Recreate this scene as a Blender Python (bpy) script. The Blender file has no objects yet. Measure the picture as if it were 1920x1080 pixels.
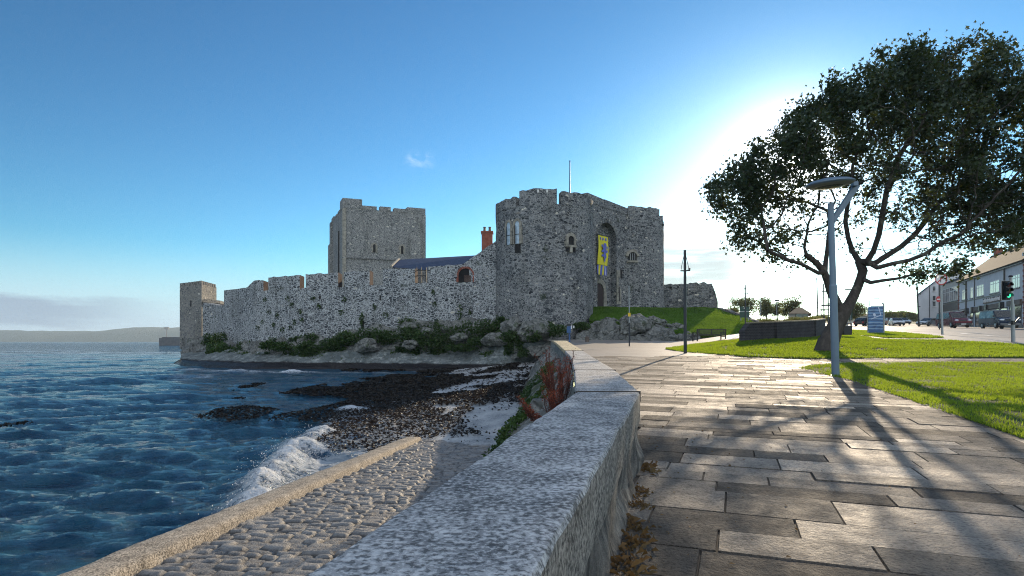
import bpy, bmesh, math, random
import numpy as np
from mathutils import Vector, Matrix
R = math.radians
random.seed(7)
rng = np.random.default_rng(11)
scene = bpy.context.scene
col = scene.collection

# ------------------------------------------------------------------ camera
FPX, CX, HY = 1100.0, 960.0, 640.0
cam_d = bpy.data.cameras.new('camera')
cam_d.sensor_width = 36.0
cam_d.lens = 36.0 * FPX / 1920.0
cam_d.shift_y = (HY - 540.0) / 1920.0
cam_d.clip_start = 0.05
cam_d.clip_end = 30000
cam = bpy.data.objects.new('camera', cam_d)
cam.rotation_euler = (R(90), 0, 0)
col.objects.link(cam)
scene.camera = cam

# ------------------------------------------------------------------ light and sky
SUN_AZ = math.atan2(1485 - CX, FPX)
SUN_EL = R(15.0)
SUN = Vector((math.sin(SUN_AZ) * math.cos(SUN_EL), math.cos(SUN_AZ) * math.cos(SUN_EL), math.sin(SUN_EL)))
scene.render.engine = 'CYCLES'
scene.cycles.use_denoising = True
scene.cycles.denoising_prefilter = 'NONE'
scene.cycles.filter_width = 1.1
scene.view_settings.view_transform = 'Standard'
scene.view_settings.look = 'None'
scene.view_settings.gamma = 1
scene.view_settings.exposure = 0.86
sun_d = bpy.data.lights.new('sun', 'SUN')
sun_d.energy = 3.6
sun_d.angle = R(0.5)
sun_d.color = (1.0, 0.80, 0.56)
sun = bpy.data.objects.new('sun', sun_d)
sun.rotation_euler = (-SUN).to_track_quat('-Z', 'Y').to_euler()
sun.location = (0, 0, 60)
col.objects.link(sun)

world = bpy.data.worlds.new('World')
scene.world = world
world.use_nodes = True
def build_world():
    nt = world.node_tree
    N, L = nt.nodes, nt.links
    N.clear()
    out = N.new('ShaderNodeOutputWorld')
    bg = N.new('ShaderNodeBackground')
    L.new(bg.outputs[0], out.inputs[0])
    bg.inputs[1].default_value = 0.11
    sky = N.new('ShaderNodeTexSky')
    sky.sky_type = 'NISHITA'
    sky.sun_disc = False
    sky.sun_elevation = SUN_EL
    sky.sun_rotation = SUN_AZ
    sky.altitude = 900
    sky.air_density = 1.1
    sky.dust_density = 0.25
    sky.ozone_density = 4.0
    def math_(op, a, b=None, c=None, clamp=False):
        n = N.new('ShaderNodeMath'); n.operation = op; n.use_clamp = clamp
        for i, v in enumerate((a, b, c)):
            if v is None: continue
            if isinstance(v, (int, float)): n.inputs[i].default_value = v
            else: L.new(v, n.inputs[i])
        return n.outputs[0]
    def mrange(v, a, b, c=0.0, d=1.0):
        n = N.new('ShaderNodeMapRange'); n.interpolation_type = 'SMOOTHSTEP'
        L.new(v, n.inputs[0])
        for i, q in enumerate((a, b, c, d)): n.inputs[i + 1].default_value = q
        return n.outputs[0]
    def mix(f, a, b, mode='MIX'):
        n = N.new('ShaderNodeMix'); n.data_type = 'RGBA'; n.blend_type = mode
        n.clamp_factor = True
        if isinstance(f, (int, float)): n.inputs[0].default_value = f
        else: L.new(f, n.inputs[0])
        for i, v in ((6, a), (7, b)):
            if isinstance(v, tuple): n.inputs[i].default_value = (*v, 1)
            else: L.new(v, n.inputs[i])
        return n.outputs[2]
    tc = N.new('ShaderNodeTexCoord')
    nrm = N.new('ShaderNodeVectorMath'); nrm.operation = 'NORMALIZE'
    L.new(tc.outputs['Generated'], nrm.inputs[0])
    sep = N.new('ShaderNodeSeparateXYZ'); L.new(nrm.outputs[0], sep.inputs[0])
    az = math_('ARCTAN2', sep.outputs[0], sep.outputs[1])
    el = math_('ARCSINE', sep.outputs[2])
    dt = N.new('ShaderNodeVectorMath'); dt.operation = 'DOT_PRODUCT'
    L.new(nrm.outputs[0], dt.inputs[0]); dt.inputs[1].default_value = SUN
    ang = math_('ARCCOSINE', math_('MINIMUM', dt.outputs['Value'], 1.0))
    dg = N.new('ShaderNodeVectorMath'); dg.operation = 'DOT_PRODUCT'
    L.new(nrm.outputs[0], dg.inputs[0]); dg.inputs[1].default_value = (math.sin(SUN_AZ - .05) * math.cos(R(8)), math.cos(SUN_AZ - .05) * math.cos(R(8)), math.sin(R(8)))
    angc = math_('ARCCOSINE', math_('MINIMUM', dg.outputs['Value'], 1.0))
    # bright aureole of thin high cloud round the sun
    g1 = math_('MULTIPLY', math_('EXPONENT', math_('MULTIPLY', math_('POWER', math_('DIVIDE', angc, 0.17), 2.0), -1.0)), 5.5)
    g2 = math_('MULTIPLY', math_('EXPONENT', math_('MULTIPLY', ang, -34.0)), 60.0)
    daz = math_('DIVIDE', math_('SUBTRACT', az, SUN_AZ), 0.42)
    g3 = math_('MULTIPLY', math_('EXPONENT', math_('MULTIPLY', math_('ADD', math_('MULTIPLY', daz, daz), math_('POWER', math_('DIVIDE', math_('ABSOLUTE', el), 0.15), 2.0)), -1.0)), 4.5)
    glow = math_('ADD', math_('ADD', g1, g2), g3)
    skyn = mix(1.0, sky.outputs[0], tuple(1 / q for q in SKY_REF), 'MULTIPLY')
    gm = N.new('ShaderNodeGamma'); L.new(skyn, gm.inputs[0]); gm.inputs[1].default_value = 1.36
    skyc = mix(1.0, gm.outputs[0], tuple(a * b for a, b in zip(SKY_REF, SKY_TINT)), 'MULTIPLY')
    gl = N.new('ShaderNodeVectorMath'); gl.operation = 'SCALE'
    gl.inputs[0].default_value = (1.0, 0.97, 0.92); L.new(glow, gl.inputs['Scale'])
    tot = mix(1.0, skyc, gl.outputs[0], 'ADD')
    # low banks of cloud
    cmb = N.new('ShaderNodeCombineXYZ')
    L.new(math_('MULTIPLY', az, 5.0), cmb.inputs[0]); L.new(math_('MULTIPLY', el, 34.0), cmb.inputs[1])
    nz = N.new('ShaderNodeTexNoise'); nz.inputs['Scale'].default_value = 1.3; nz.inputs['Detail'].default_value = 7
    nz.inputs['Roughness'].default_value = 0.55
    L.new(cmb.outputs[0], nz.inputs['Vector'])
    def band(v, lo0, lo1, hi0, hi1):
        return math_('MULTIPLY', mrange(v, lo0, lo1), mrange(v, hi0, hi1, 1.0, 0.0))
    elw = math_('ADD', el, math_('MULTIPLY', math_('SUBTRACT', nz.outputs[0], 0.5), 0.05))
    left = math_('MULTIPLY', band(elw, 0.012, 0.03, 0.052, 0.066), mrange(az, -0.50, -0.68))
    leftlow = math_('MULTIPLY', band(el, -0.02, 0.0, 0.02, 0.16), mrange(az, -0.05, -0.5))
    right = math_('MULTIPLY', band(elw, 0.045, 0.07, 0.145, 0.165), band(az, 0.16, 0.22, 0.34, 0.43))
    right = math_('MULTIPLY', right, mrange(nz.outputs[0], 0.36, 0.56, 0.5, 1.0))
    rest = math_('MULTIPLY', math_('MULTIPLY', band(el, 0.02, 0.05, 0.12, 0.17), mrange(nz.outputs[0], 0.52, 0.66)), mrange(az, 0.3, 0.4))
    cmb2 = N.new('ShaderNodeCombineXYZ')
    L.new(math_('MULTIPLY', az, 22.0), cmb2.inputs[0]); L.new(math_('MULTIPLY', el, 34.0), cmb2.inputs[1])
    nz2 = N.new('ShaderNodeTexNoise'); nz2.inputs['Scale'].default_value = 2.0; nz2.inputs['Detail'].default_value = 5
    L.new(cmb2.outputs[0], nz2.inputs['Vector'])
    wis = math_('MULTIPLY', band(az, -0.19, -0.158, -0.152, -0.125), band(el, 0.281, 0.295, 0.297, 0.315))
    wis = math_('MULTIPLY', wis, mrange(nz2.outputs[0], 0.40, 0.75))
    tot = mix(math_('MULTIPLY', leftlow, 0.9), tot, CLOUD_LOW)
    tot = mix(math_('MULTIPLY', left, 0.95), tot, CLOUD_LEFT)
    tot = mix(math_('MULTIPLY', right, 0.85), tot, CLOUD_RIGHT)
    tot = mix(math_('MULTIPLY', rest, 0.55), tot, CLOUD_RIGHT)
    tot = mix(math_('MULTIPLY', wis, 0.5), tot, (6.0, 6.6, 7.2))
    # broken bright cloud added to the unseen sky behind the camera as fill light
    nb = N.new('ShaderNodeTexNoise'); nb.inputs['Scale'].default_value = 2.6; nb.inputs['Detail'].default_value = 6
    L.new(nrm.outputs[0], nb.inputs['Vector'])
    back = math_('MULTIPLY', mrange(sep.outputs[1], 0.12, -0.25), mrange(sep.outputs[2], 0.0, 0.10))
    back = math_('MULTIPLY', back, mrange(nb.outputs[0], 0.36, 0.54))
    tot = mix(back, tot, CLOUD_FILL)
    L.new(tot, bg.inputs[0])
SKY_REF = (3.0, 4.6, 6.4)
SKY_TINT = (0.56, 0.90, 0.90)
CLOUD_FILL = (6.6, 7.2, 8.2)
CLOUD_LEFT = (1.9, 2.45, 3.1)
CLOUD_LOW = (3.3, 4.2, 5.0)
CLOUD_RIGHT = (2.5, 2.45, 2.4)
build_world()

# ------------------------------------------------------------------ helpers
def tag(o, label=None, cat=None, group=None, kind=None):
    if label: o['label'] = label
    if cat: o['category'] = cat
    if group: o['group'] = group
    if kind: o['kind'] = kind
    return o
def thing(name, loc, label, cat, group=None, rz=0.0):
    o = bpy.data.objects.new(name, None)
    o.empty_display_size = 0.3
    o.location = loc; o.rotation_euler = (0, 0, rz)
    col.objects.link(o)
    o['rootloc'] = list(loc)
    return tag(o, label, cat, group)
def copy_tree(o, parent=None):
    c = o.copy(); col.objects.link(c)
    if parent is not None: c.parent = parent
    for ch in list(o.children): copy_tree(ch, c)
    return c
def rootloc(o):
    while o.parent: o = o.parent
    return Vector(o['rootloc']) if 'rootloc' in o else Vector((0, 0, 0))

def P(px, py, Y):
    return Vector(((px - CX) / FPX * Y, Y, (HY - py) / FPX * Y))
def PX(px, Y): return (px - CX) / FPX * Y

def np_mesh(name, verts, faces, mats, parent=None, smooth=False, world=True, mat_idx=None, attrs=None):
    """faces: int array (n,k), or a list of arrays of different k"""
    verts = np.asarray(verts, dtype=np.float64)
    if parent is not None and world:
        verts = verts - np.array(rootloc(parent))
    if isinstance(faces, np.ndarray): faces = [faces]
    me = bpy.data.meshes.new(name)
    me.vertices.add(len(verts))
    me.vertices.foreach_set('co', verts.astype(np.float32).ravel())
    loops = np.concatenate([f.ravel() for f in faces]).astype(np.int32)
    tot = np.concatenate([np.full(len(f), f.shape[1]) for f in faces]).astype(np.int32)
    start = np.concatenate([[0], np.cumsum(tot)[:-1]]).astype(np.int32)
    me.loops.add(len(loops)); me.loops.foreach_set('vertex_index', loops)
    me.polygons.add(len(tot)); me.polygons.foreach_set('loop_start', start)
    try: me.polygons.foreach_set('loop_total', tot)
    except Exception: pass
    if mat_idx is not None: me.polygons.foreach_set('material_index', np.asarray(mat_idx, dtype=np.int32))
    me.polygons.foreach_set('use_smooth', np.full(len(tot), bool(smooth)))
    for m in (mats if isinstance(mats, (list, tuple)) else [mats]): me.materials.append(m)
    for nm, dom, arr in (attrs or []):
        a = me.attributes.new(nm, 'FLOAT', dom); a.data.foreach_set('value', np.asarray(arr, dtype=np.float32))
    me.update(calc_edges=True); me.validate()
    o = bpy.data.objects.new(name, me); col.objects.link(o)
    if parent is not None: o.parent = parent
    return o

class MB:
    """collects simple shapes that become ONE mesh"""
    def __init__(s): s.v = []; s.f = []; s.m = []
    def poly(s, pts, m=0):
        i = len(s.v); s.v += [tuple(p) for p in pts]; s.f.append(tuple(range(i, i + len(pts)))); s.m.append(m)
    def box(s, c, size, rz=0.0, m=0, taper=1.0, M=None):
        hx, hy, hz = size[0] / 2, size[1] / 2, size[2] / 2
        i = len(s.v)
        for z in (-hz, hz):
            t = taper if z > 0 else 1.0
            for x, y in ((-hx, -hy), (hx, -hy), (hx, hy), (-hx, hy)):
                p = Vector((x * t, y * t, z))
                if M is not None: p = M @ p
                elif rz: p = Matrix.Rotation(rz, 3, 'Z') @ p
                s.v.append(tuple(p + Vector(c)))
        for q in ((0, 3, 2, 1), (4, 5, 6, 7), (0, 1, 5, 4), (1, 2, 6, 5), (2, 3, 7, 6), (3, 0, 4, 7)):
            s.f.append(tuple(i + k for k in q)); s.m.append(m)
    def tube(s, pts, rad, n=8, m=0, cap=True):
        pts = [Vector(p) for p in pts]
        rad = list(rad) if hasattr(rad, '__len__') else [rad] * len(pts)
        i0 = len(s.v)
        up = None
        for k, p in enumerate(pts):
            d = (pts[min(k + 1, len(pts) - 1)] - pts[max(k - 1, 0)]).normalized()
            if up is None: up = d.orthogonal().normalized()
            a = (up - d * up.dot(d)).normalized(); b = d.cross(a); up = a
            for j in range(n):
                t = 2 * math.pi * j / n
                s.v.append(tuple(p + (a * math.cos(t) + b * math.sin(t)) * rad[k]))
        for k in range(len(pts) - 1):
            for j in range(n):
                a0 = i0 + k * n + j; a1 = i0 + k * n + (j + 1) % n
                s.f.append((a0, a1, a1 + n, a0 + n)); s.m.append(m)
        if cap:
            s.f.append(tuple(i0 + j for j in reversed(range(n)))); s.m.append(m)
            s.f.append(tuple(i0 + (len(pts) - 1) * n + j for j in range(n))); s.m.append(m)
    def lathe(s, c, prof, n=24, m=0, axis=None):
        """prof: (r, z) pairs"""
        i0 = len(s.v); c = Vector(c)
        Mx = Matrix.Identity(3) if axis is None else Vector((0, 0, 1)).rotation_difference(Vector(axis)).to_matrix()
        for r, z in prof:
            for j in range(n):
                t = 2 * math.pi * j / n
                s.v.append(tuple(c + Mx @ Vector((r * math.cos(t), r * math.sin(t), z))))
        for k in range(len(prof) - 1):
            for j in range(n):
                a0 = i0 + k * n + j; a1 = i0 + k * n + (j + 1) % n
                s.f.append((a0, a1, a1 + n, a0 + n)); s.m.append(m)
        s.f.append(tuple(i0 + j for j in reversed(range(n)))); s.m.append(m)
        s.f.append(tuple(i0 + (len(prof) - 1) * n + j for j in range(n))); s.m.append(m)
    def prism(s, pts, ext, m=0, mside=None):
        """closed prism of polygon pts (3d) pushed along ext"""
        pts = [Vector(p) for p in pts]; ext = Vector(ext); i = len(s.v); n = len(pts)
        s.v += [tuple(p) for p in pts] + [tuple(p + ext) for p in pts]
        s.f.append(tuple(i + k for k in range(n))); s.m.append(m)
        s.f.append(tuple(i + n + k for k in reversed(range(n)))); s.m.append(m)
        for k in range(n):
            k2 = (k + 1) % n
            s.f.append((i + k, i + n + k, i + n + k2, i + k2)); s.m.append(m if mside is None else mside)
    def blob(s, c, r, sub=2, amp=0.25, seed=0, m=0, fr=1.6):
        bm = bmesh.new(); bmesh.ops.create_icosphere(bm, subdivisions=sub, radius=1.0)
        v = np.array([q.co for q in bm.verts]); fs = [[q.index for q in f.verts] for f in bm.faces]; bm.free()
        d = 1 + amp * (fbm(v * fr + seed * 7.3, 3) - 0.5) * 2
        v = v * d[:, None] * np.array(r) + np.array(c)
        i = len(s.v); s.v += [tuple(q) for q in v]
        for f in fs: s.f.append(tuple(i + k for k in f)); s.m.append(m)
    def build(s, name, mats, parent=None, smooth=False, world=True, bevel=0.0):
        v = np.array(s.v)
        if parent is not None and world: v = v - np.array(rootloc(parent))
        me = bpy.data.meshes.new(name)
        me.from_pydata([tuple(q) for q in v], [], s.f)
        for mt in (mats if isinstance(mats, (list, tuple)) else [mats]): me.materials.append(mt)
        me.polygons.foreach_set('material_index', np.array(s.m, dtype=np.int32))
        bm = bmesh.new(); bm.from_mesh(me)
        bmesh.ops.recalc_face_normals(bm, faces=bm.faces)
        if bevel > 0:
            ed = [e for e in bm.edges if len(e.link_faces) == 2 and e.calc_face_angle(0) > 0.5]
            bmesh.ops.bevel(bm, geom=ed, offset=bevel, segments=2, affect='EDGES', clamp_overlap=True)
        bm.to_mesh(me); bm.free()
        me.polygons.foreach_set('use_smooth', np.full(len(me.polygons), bool(smooth)))
        if smooth:
            try: me.set_sharp_from_angle(angle=R(40))
            except Exception: pass
        me.update()
        o = bpy.data.objects.new(name, me); col.objects.link(o)
        if parent is not None: o.parent = parent
        return o

# vectorised value noise
def _hash(i, j, k, seed):
    h = (i * 374761393 + j * 668265263 + k * 2147483647 + seed * 1274126177) & 0xffffffff
    h = ((h ^ (h >> 13)) * 1274126177) & 0xffffffff
    h = ((h ^ (h >> 16)) * 2246822519) & 0xffffffff
    return ((h ^ (h >> 15)) & 0xffffff) / float(0xffffff)
def vnoise(p, seed=0):
    p = np.asarray(p, dtype=np.float64)
    i = np.floor(p).astype(np.int64); f = p - i; f = f * f * (3 - 2 * f)
    r = 0
    for a in (0, 1):
        for b in (0, 1):
            for c in (0, 1):
                w = (f[:, 0] if a else 1 - f[:, 0]) * (f[:, 1] if b else 1 - f[:, 1]) * (f[:, 2] if c else 1 - f[:, 2])
                r = r + w * _hash(i[:, 0] + a, i[:, 1] + b, i[:, 2] + c, seed)
    return r
def fbm(p, octv=4, seed=0):
    p = np.asarray(p, dtype=np.float64); s = 0; a = 0.5; t = 0
    for o in range(octv):
        s = s + a * vnoise(p * (2 ** o) + o * 17.7, seed + o); t += a; a *= 0.5
    return s / t
def grid_faces(nr, nc):
    a = np.arange(nr * nc).reshape(nr, nc)
    return np.stack([a[:-1, :-1], a[:-1, 1:], a[1:, 1:], a[1:, :-1]], -1).reshape(-1, 4)

# ------------------------------------------------------------------ materials
class NM:
    def __init__(s, name):
        s.mat = bpy.data.materials.new(name); s.mat.use_nodes = True
        s.nt = s.mat.node_tree; s.N = s.nt.nodes; s.L = s.nt.links
        s.b = s.N['Principled BSDF']; s.out = s.N['Material Output']
        s.tc = None
    def then(s, vec, scale=(1, 1, 1), rot=(0, 0, 0)):
        m = s.N.new('ShaderNodeMapping'); m.inputs['Scale'].default_value = scale; m.inputs['Rotation'].default_value = rot
        s.L.new(vec, m.inputs[0]); return m.outputs[0]
    def coord(s, which='Object', scale=(1, 1, 1), rot=(0, 0, 0)):
        if s.tc is None: s.tc = s.N.new('ShaderNodeTexCoord')
        m = s.N.new('ShaderNodeMapping'); m.inputs['Scale'].default_value = scale; m.inputs['Rotation'].default_value = rot
        s.L.new(s.tc.outputs[which], m.inputs[0]); return m.outputs[0]
    def put(s, v, sock):
        if isinstance(v, (int, float)): sock.default_value = v
        elif isinstance(v, tuple): sock.default_value = (*v, 1) if len(v) == 3 and len(sock.default_value) == 4 else v
        else: s.L.new(v, sock)
    def noise(s, vec, scale=5, detail=4, rough=0.5, dist=0.0, out=0):
        n = s.N.new('ShaderNodeTexNoise'); s.L.new(vec, n.inputs['Vector'])
        n.inputs['Scale'].default_value = scale; n.inputs['Detail'].default_value = detail
        n.inputs['Roughness'].default_value = rough; n.inputs['Distortion'].default_value = dist
        return n.outputs[out]
    def voro(s, vec, scale=5, feature='F1', rnd=1.0):
        n = s.N.new('ShaderNodeTexVoronoi'); n.feature = feature; s.L.new(vec, n.inputs['Vector'])
        n.inputs['Scale'].default_value = scale; n.inputs['Randomness'].default_value = rnd
        return n
    def ramp(s, fac, stops, interp='LINEAR'):
        n = s.N.new('ShaderNodeValToRGB'); s.L.new(fac, n.inputs[0]); r = n.color_ramp; r.interpolation = interp
        while len(r.elements) < len(stops): r.elements.new(0.5)
        for e, (p, c) in zip(r.elements, stops):
            e.position = p; e.color = (*c, 1) if hasattr(c, '__len__') else (c, c, c, 1)
        return n.outputs[0]
    def mix(s, f, a, b, mode='MIX'):
        n = s.N.new('ShaderNodeMix'); n.data_type = 'RGBA'; n.blend_type = mode
        s.put(f, n.inputs[0]); s.put(a, n.inputs[6]); s.put(b, n.inputs[7]); return n.outputs[2]
    def math(s, op, a, b=None, clamp=False):
        n = s.N.new('ShaderNodeMath'); n.operation = op; n.use_clamp = clamp
        s.put(a, n.inputs[0])
        if b is not None: s.put(b, n.inputs[1])
        return n.outputs[0]
    def rng(s, v, a, b, c=0.0, d=1.0):
        n = s.N.new('ShaderNodeMapRange'); n.interpolation_type = 'SMOOTHSTEP'; s.L.new(v, n.inputs[0])
        for i, q in enumerate((a, b, c, d)): s.put(q, n.inputs[i + 1])
        return n.outputs[0]
    def vadd(s, a, b, k=1.0):
        sc = s.N.new('ShaderNodeVectorMath'); sc.operation = 'MULTIPLY_ADD'
        s.L.new(b, sc.inputs[0]); sc.inputs[1].default_value = (k, k, k); s.L.new(a, sc.inputs[2]); return sc.outputs[0]
    def attr(s, name):
        n = s.N.new('ShaderNodeAttribute'); n.attribute_name = name; return n.outputs['Fac']
    def bump(s, h, strength=0.5, dist=0.05):
        n = s.N.new('ShaderNodeBump'); s.L.new(h, n.inputs['Height'])
        n.inputs['Strength'].default_value = strength; n.inputs['Distance'].default_value = dist
        s.L.new(n.outputs[0], s.b.inputs['Normal']); return n
    def fin(s, color=None, rough=None, metal=None, spec=None):
        if color is not None: s.put(color, s.b.inputs['Base Color'])
        if rough is not None: s.put(rough, s.b.inputs['Roughness'])
        if metal is not None: s.put(metal, s.b.inputs['Metallic'])
        if spec is not None: s.put(spec, s.b.inputs['Specular IOR Level'])
        return s.mat

def plain(name, c, rough=0.5, metal=0.0, var=0.15, scale=6.0, bump=0.0):
    m = NM(name); v = m.coord()
    n = m.noise(v, scale, 5)
    lo = tuple(x * (1 - var) for x in c); hi = tuple(min(1, x * (1 + var)) for x in c)
    cc = m.ramp(n, [(0.3, lo), (0.7, hi)])
    if bump: m.bump(m.noise(v, scale * 5, 4), bump, 0.02)
    return m.fin(cc, m.rng(n, 0.3, 0.7, max(0, rough - 0.08), min(1, rough + 0.08)), metal)

def stone(name, sc, stones, mortar, mw=0.07, var=0.05, big=0.25, pale=(0.45, 0.42, 0.36), pale_amt=0.02, moss=0.0, bump=0.6):
    m = NM(name); v0 = m.coord(scale=sc)
    vo = m.coord()
    d = m.noise(v0, 1.4, 3, out=1)
    v = m.vadd(v0, d, 0.55)
    ve = m.voro(v, 1.0, 'DISTANCE_TO_EDGE', 0.85)
    vc = m.voro(v, 1.0, 'F1', 0.85)
    we = m.voro(v, 1.65, 'DISTANCE_TO_EDGE', 0.9)
    wc = m.voro(v, 1.65, 'F1', 0.9)
    bign = m.noise(vo, big, 4, 0.6)
    pick = m.rng(m.noise(m.then(vo, (1, 1, 1.6)), 0.55, 4, 0.6), 0.48, 0.52)
    edg = m.mix(pick, ve.outputs['Distance'], m.math('MULTIPLY', we.outputs['Distance'], 0.8))
    sep = m.N.new('ShaderNodeSeparateColor'); m.L.new(m.mix(pick, vc.outputs['Color'], wc.outputs['Color']), sep.inputs[0])
    fine = m.noise(vo, 9.0, 5, 0.6)
    k = len(stones)
    sc_ = m.ramp(sep.outputs[0], [(i / max(1, k), c) for i, c in enumerate(stones)], 'LINEAR')
    palem = m.rng(sep.outputs[1], 1 - pale_amt - 0.01, 1 - pale_amt)
    sc_ = m.mix(palem, sc_, pale)
    sc_ = m.mix(m.rng(fine, 0.45, 0.75, 0.0, 0.8), sc_, m.mix(1.0, sc_, (2.4, 2.4, 2.4), 'MULTIPLY'))
    edge = m.math('SUBTRACT', edg, m.math('MULTIPLY', m.math('SUBTRACT', bign, 0.5), var * 4))
    edge = m.math('SUBTRACT', edge, m.math('MULTIPLY', m.math('SUBTRACT', fine, 0.5), 0.12))
    mask = m.rng(edge, mw * 0.5, mw * 1.6)
    mc = m.mix(m.rng(fine, 0.3, 0.7), tuple(x * 0.7 for x in mortar), mortar)
    mc = m.mix(m.rng(bign, 0.35, 0.65, 0.0, 0.6), mc, tuple(x * 0.5 for x in mortar))
    c = m.mix(mask, mc, sc_)
    st = m.noise(m.then(vo, (1.0, 1.0, 0.3)), 0.5, 6, 0.65)
    c = m.mix(m.rng(st, 0.50, 0.72, 0.0, 0.62), c, m.mix(1.0, c, (0.42, 0.42, 0.40), 'MULTIPLY'))
    if moss > 0:
        mn = m.noise(vo, 0.6, 6, 0.7)
        c = m.mix(m.rng(mn, 0.72 - moss, 0.78 - moss * 0.7, 0, 0.8), c, (0.022, 0.035, 0.014))
    h = m.math('ADD', mask, m.math('MULTIPLY', fine, 0.5))
    m.bump(h, bump, 0.12)
    return m.fin(c, 0.9, spec=0.2)
M = {}
dark = [(0.018, 0.022, 0.027), (0.06, 0.066, 0.073), (0.115, 0.122, 0.13), (0.035, 0.04, 0.046), (0.18, 0.186, 0.19)]
M['gate_stone'] = stone('gate_stone', (2.6, 2.6, 4.6), dark, (0.40, 0.405, 0.40), 0.06, 0.075, pale_amt=0.012, moss=0.10, big=0.35)
M['curtain_stone'] = stone('curtain_stone', (2.4, 2.4, 4.5), dark, (0.55, 0.57, 0.58), 0.092, 0.07, pale_amt=0.008, moss=0.11, big=0.3)
M['keep_stone'] = stone('keep_stone', (1.7, 1.7, 3.3), [(0.05, 0.055, 0.06), (0.115, 0.12, 0.125), (0.17, 0.175, 0.175), (0.075, 0.08, 0.085)], (0.46, 0.46, 0.44), 0.08, 0.06, pale_amt=0.02, big=0.2)
M['sea_tower_stone'] = stone('sea_tower_stone', (2.3, 2.3, 3.9), [(0.07, 0.075, 0.08), (0.13, 0.13, 0.13), (0.20, 0.19, 0.17)], (0.38, 0.365, 0.33), 0.06, 0.06, pale_amt=0.03, moss=0.12)
M['ruin_stone'] = stone('ruin_stone', (2.6, 2.6, 4.4), dark, (0.34, 0.33, 0.30), 0.06, 0.06, pale_amt=0.03)

def quoin():
    m = NM('pale_quoin'); v = m.coord(); n = m.noise(v, 2.5, 5)
    m.bump(m.noise(v, 14, 4), 0.5, 0.03)
    return m.fin(m.ramp(n, [(0.3, (0.15, 0.14, 0.12)), (0.7, (0.34, 0.32, 0.27))]), 0.9)
M['quoin'] = quoin()

def brickmat(name, c1, c2, mor, sc=1.0, bw=0.24, bh=0.085):
    m = NM(name); m.coord()
    sp = m.N.new('ShaderNodeSeparateXYZ'); m.L.new(m.tc.outputs['Object'], sp.inputs[0])
    cb = m.N.new('ShaderNodeCombineXYZ')
    m.L.new(m.math('ADD', sp.outputs[0], m.math('MULTIPLY', sp.outputs[1], 0.73)), cb.inputs[0]); m.L.new(sp.outputs[2], cb.inputs[1])
    b = m.N.new('ShaderNodeTexBrick'); m.L.new(cb.outputs[0], b.inputs['Vector'])
    b.inputs['Scale'].default_value = sc
    b.inputs['Brick Width'].default_value = bw; b.inputs['Row Height'].default_value = bh
    b.inputs['Mortar Size'].default_value = 0.010; b.inputs['Color1'].default_value = (*c1, 1)
    b.inputs['Color2'].default_value = (*c2, 1); b.inputs['Mortar'].default_value = (*mor, 1); b.inputs['Bias'].default_value = -0.2
    n = m.noise(m.coord(), 3, 5)
    c = m.mix(m.rng(n, 0.3, 0.7, 0, 0.5), b.outputs['Color'], tuple(x * 0.5 for x in c1))
    m.bump(b.outputs['Fac'], -0.4, 0.02)
    return m.fin(c, 0.9, spec=0.12)
M['red_brick'] = brickmat('red_brick', (0.30, 0.075, 0.045), (0.20, 0.05, 0.035), (0.25, 0.2, 0.17), 1.0)
M['dark_brick'] = brickmat('dark_brick', (0.055, 0.05, 0.058), (0.03, 0.03, 0.036), (0.10, 0.10, 0.11), 1.0, 0.23, 0.08)
M['reveal'] = brickmat('reveal_brick', (0.07, 0.042, 0.037), (0.05, 0.038, 0.036), (0.2, 0.17, 0.15), 1.0, 0.3, 0.1)

def rockm():
    m = NM('rock'); v = m.coord(); n = m.noise(v, 0.8, 8, 0.62); f = m.noise(v, 5, 6, 0.65)
    ve = m.voro(m.vadd(v, m.noise(v, 1.5, 3, out=1), 0.6), 0.8, 'DISTANCE_TO_EDGE')
    crack = m.rng(ve.outputs['Distance'], 0.0, 0.035, 0.35, 1.0)
    c = m.ramp(n, [(0.3, (0.045, 0.05, 0.05)), (0.5, (0.12, 0.125, 0.12)), (0.72, (0.26, 0.265, 0.25))])
    c = m.mix(m.rng(f, 0.4, 0.75, 0, 0.6), c, (0.33, 0.33, 0.30))
    c = m.mix(crack, (0.025, 0.03, 0.022), c)
    g = m.noise(v, 0.55, 6, 0.7)
    c = m.mix(m.rng(g, 0.56, 0.64, 0, 0.75), c, (0.028, 0.045, 0.014))
    m.bump(m.math('ADD', m.math('MULTIPLY', crack, 0.6), f), 0.9, 0.2)
    return m.fin(c, 0.9, spec=0.25)
M['rock'] = rockm()
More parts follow.
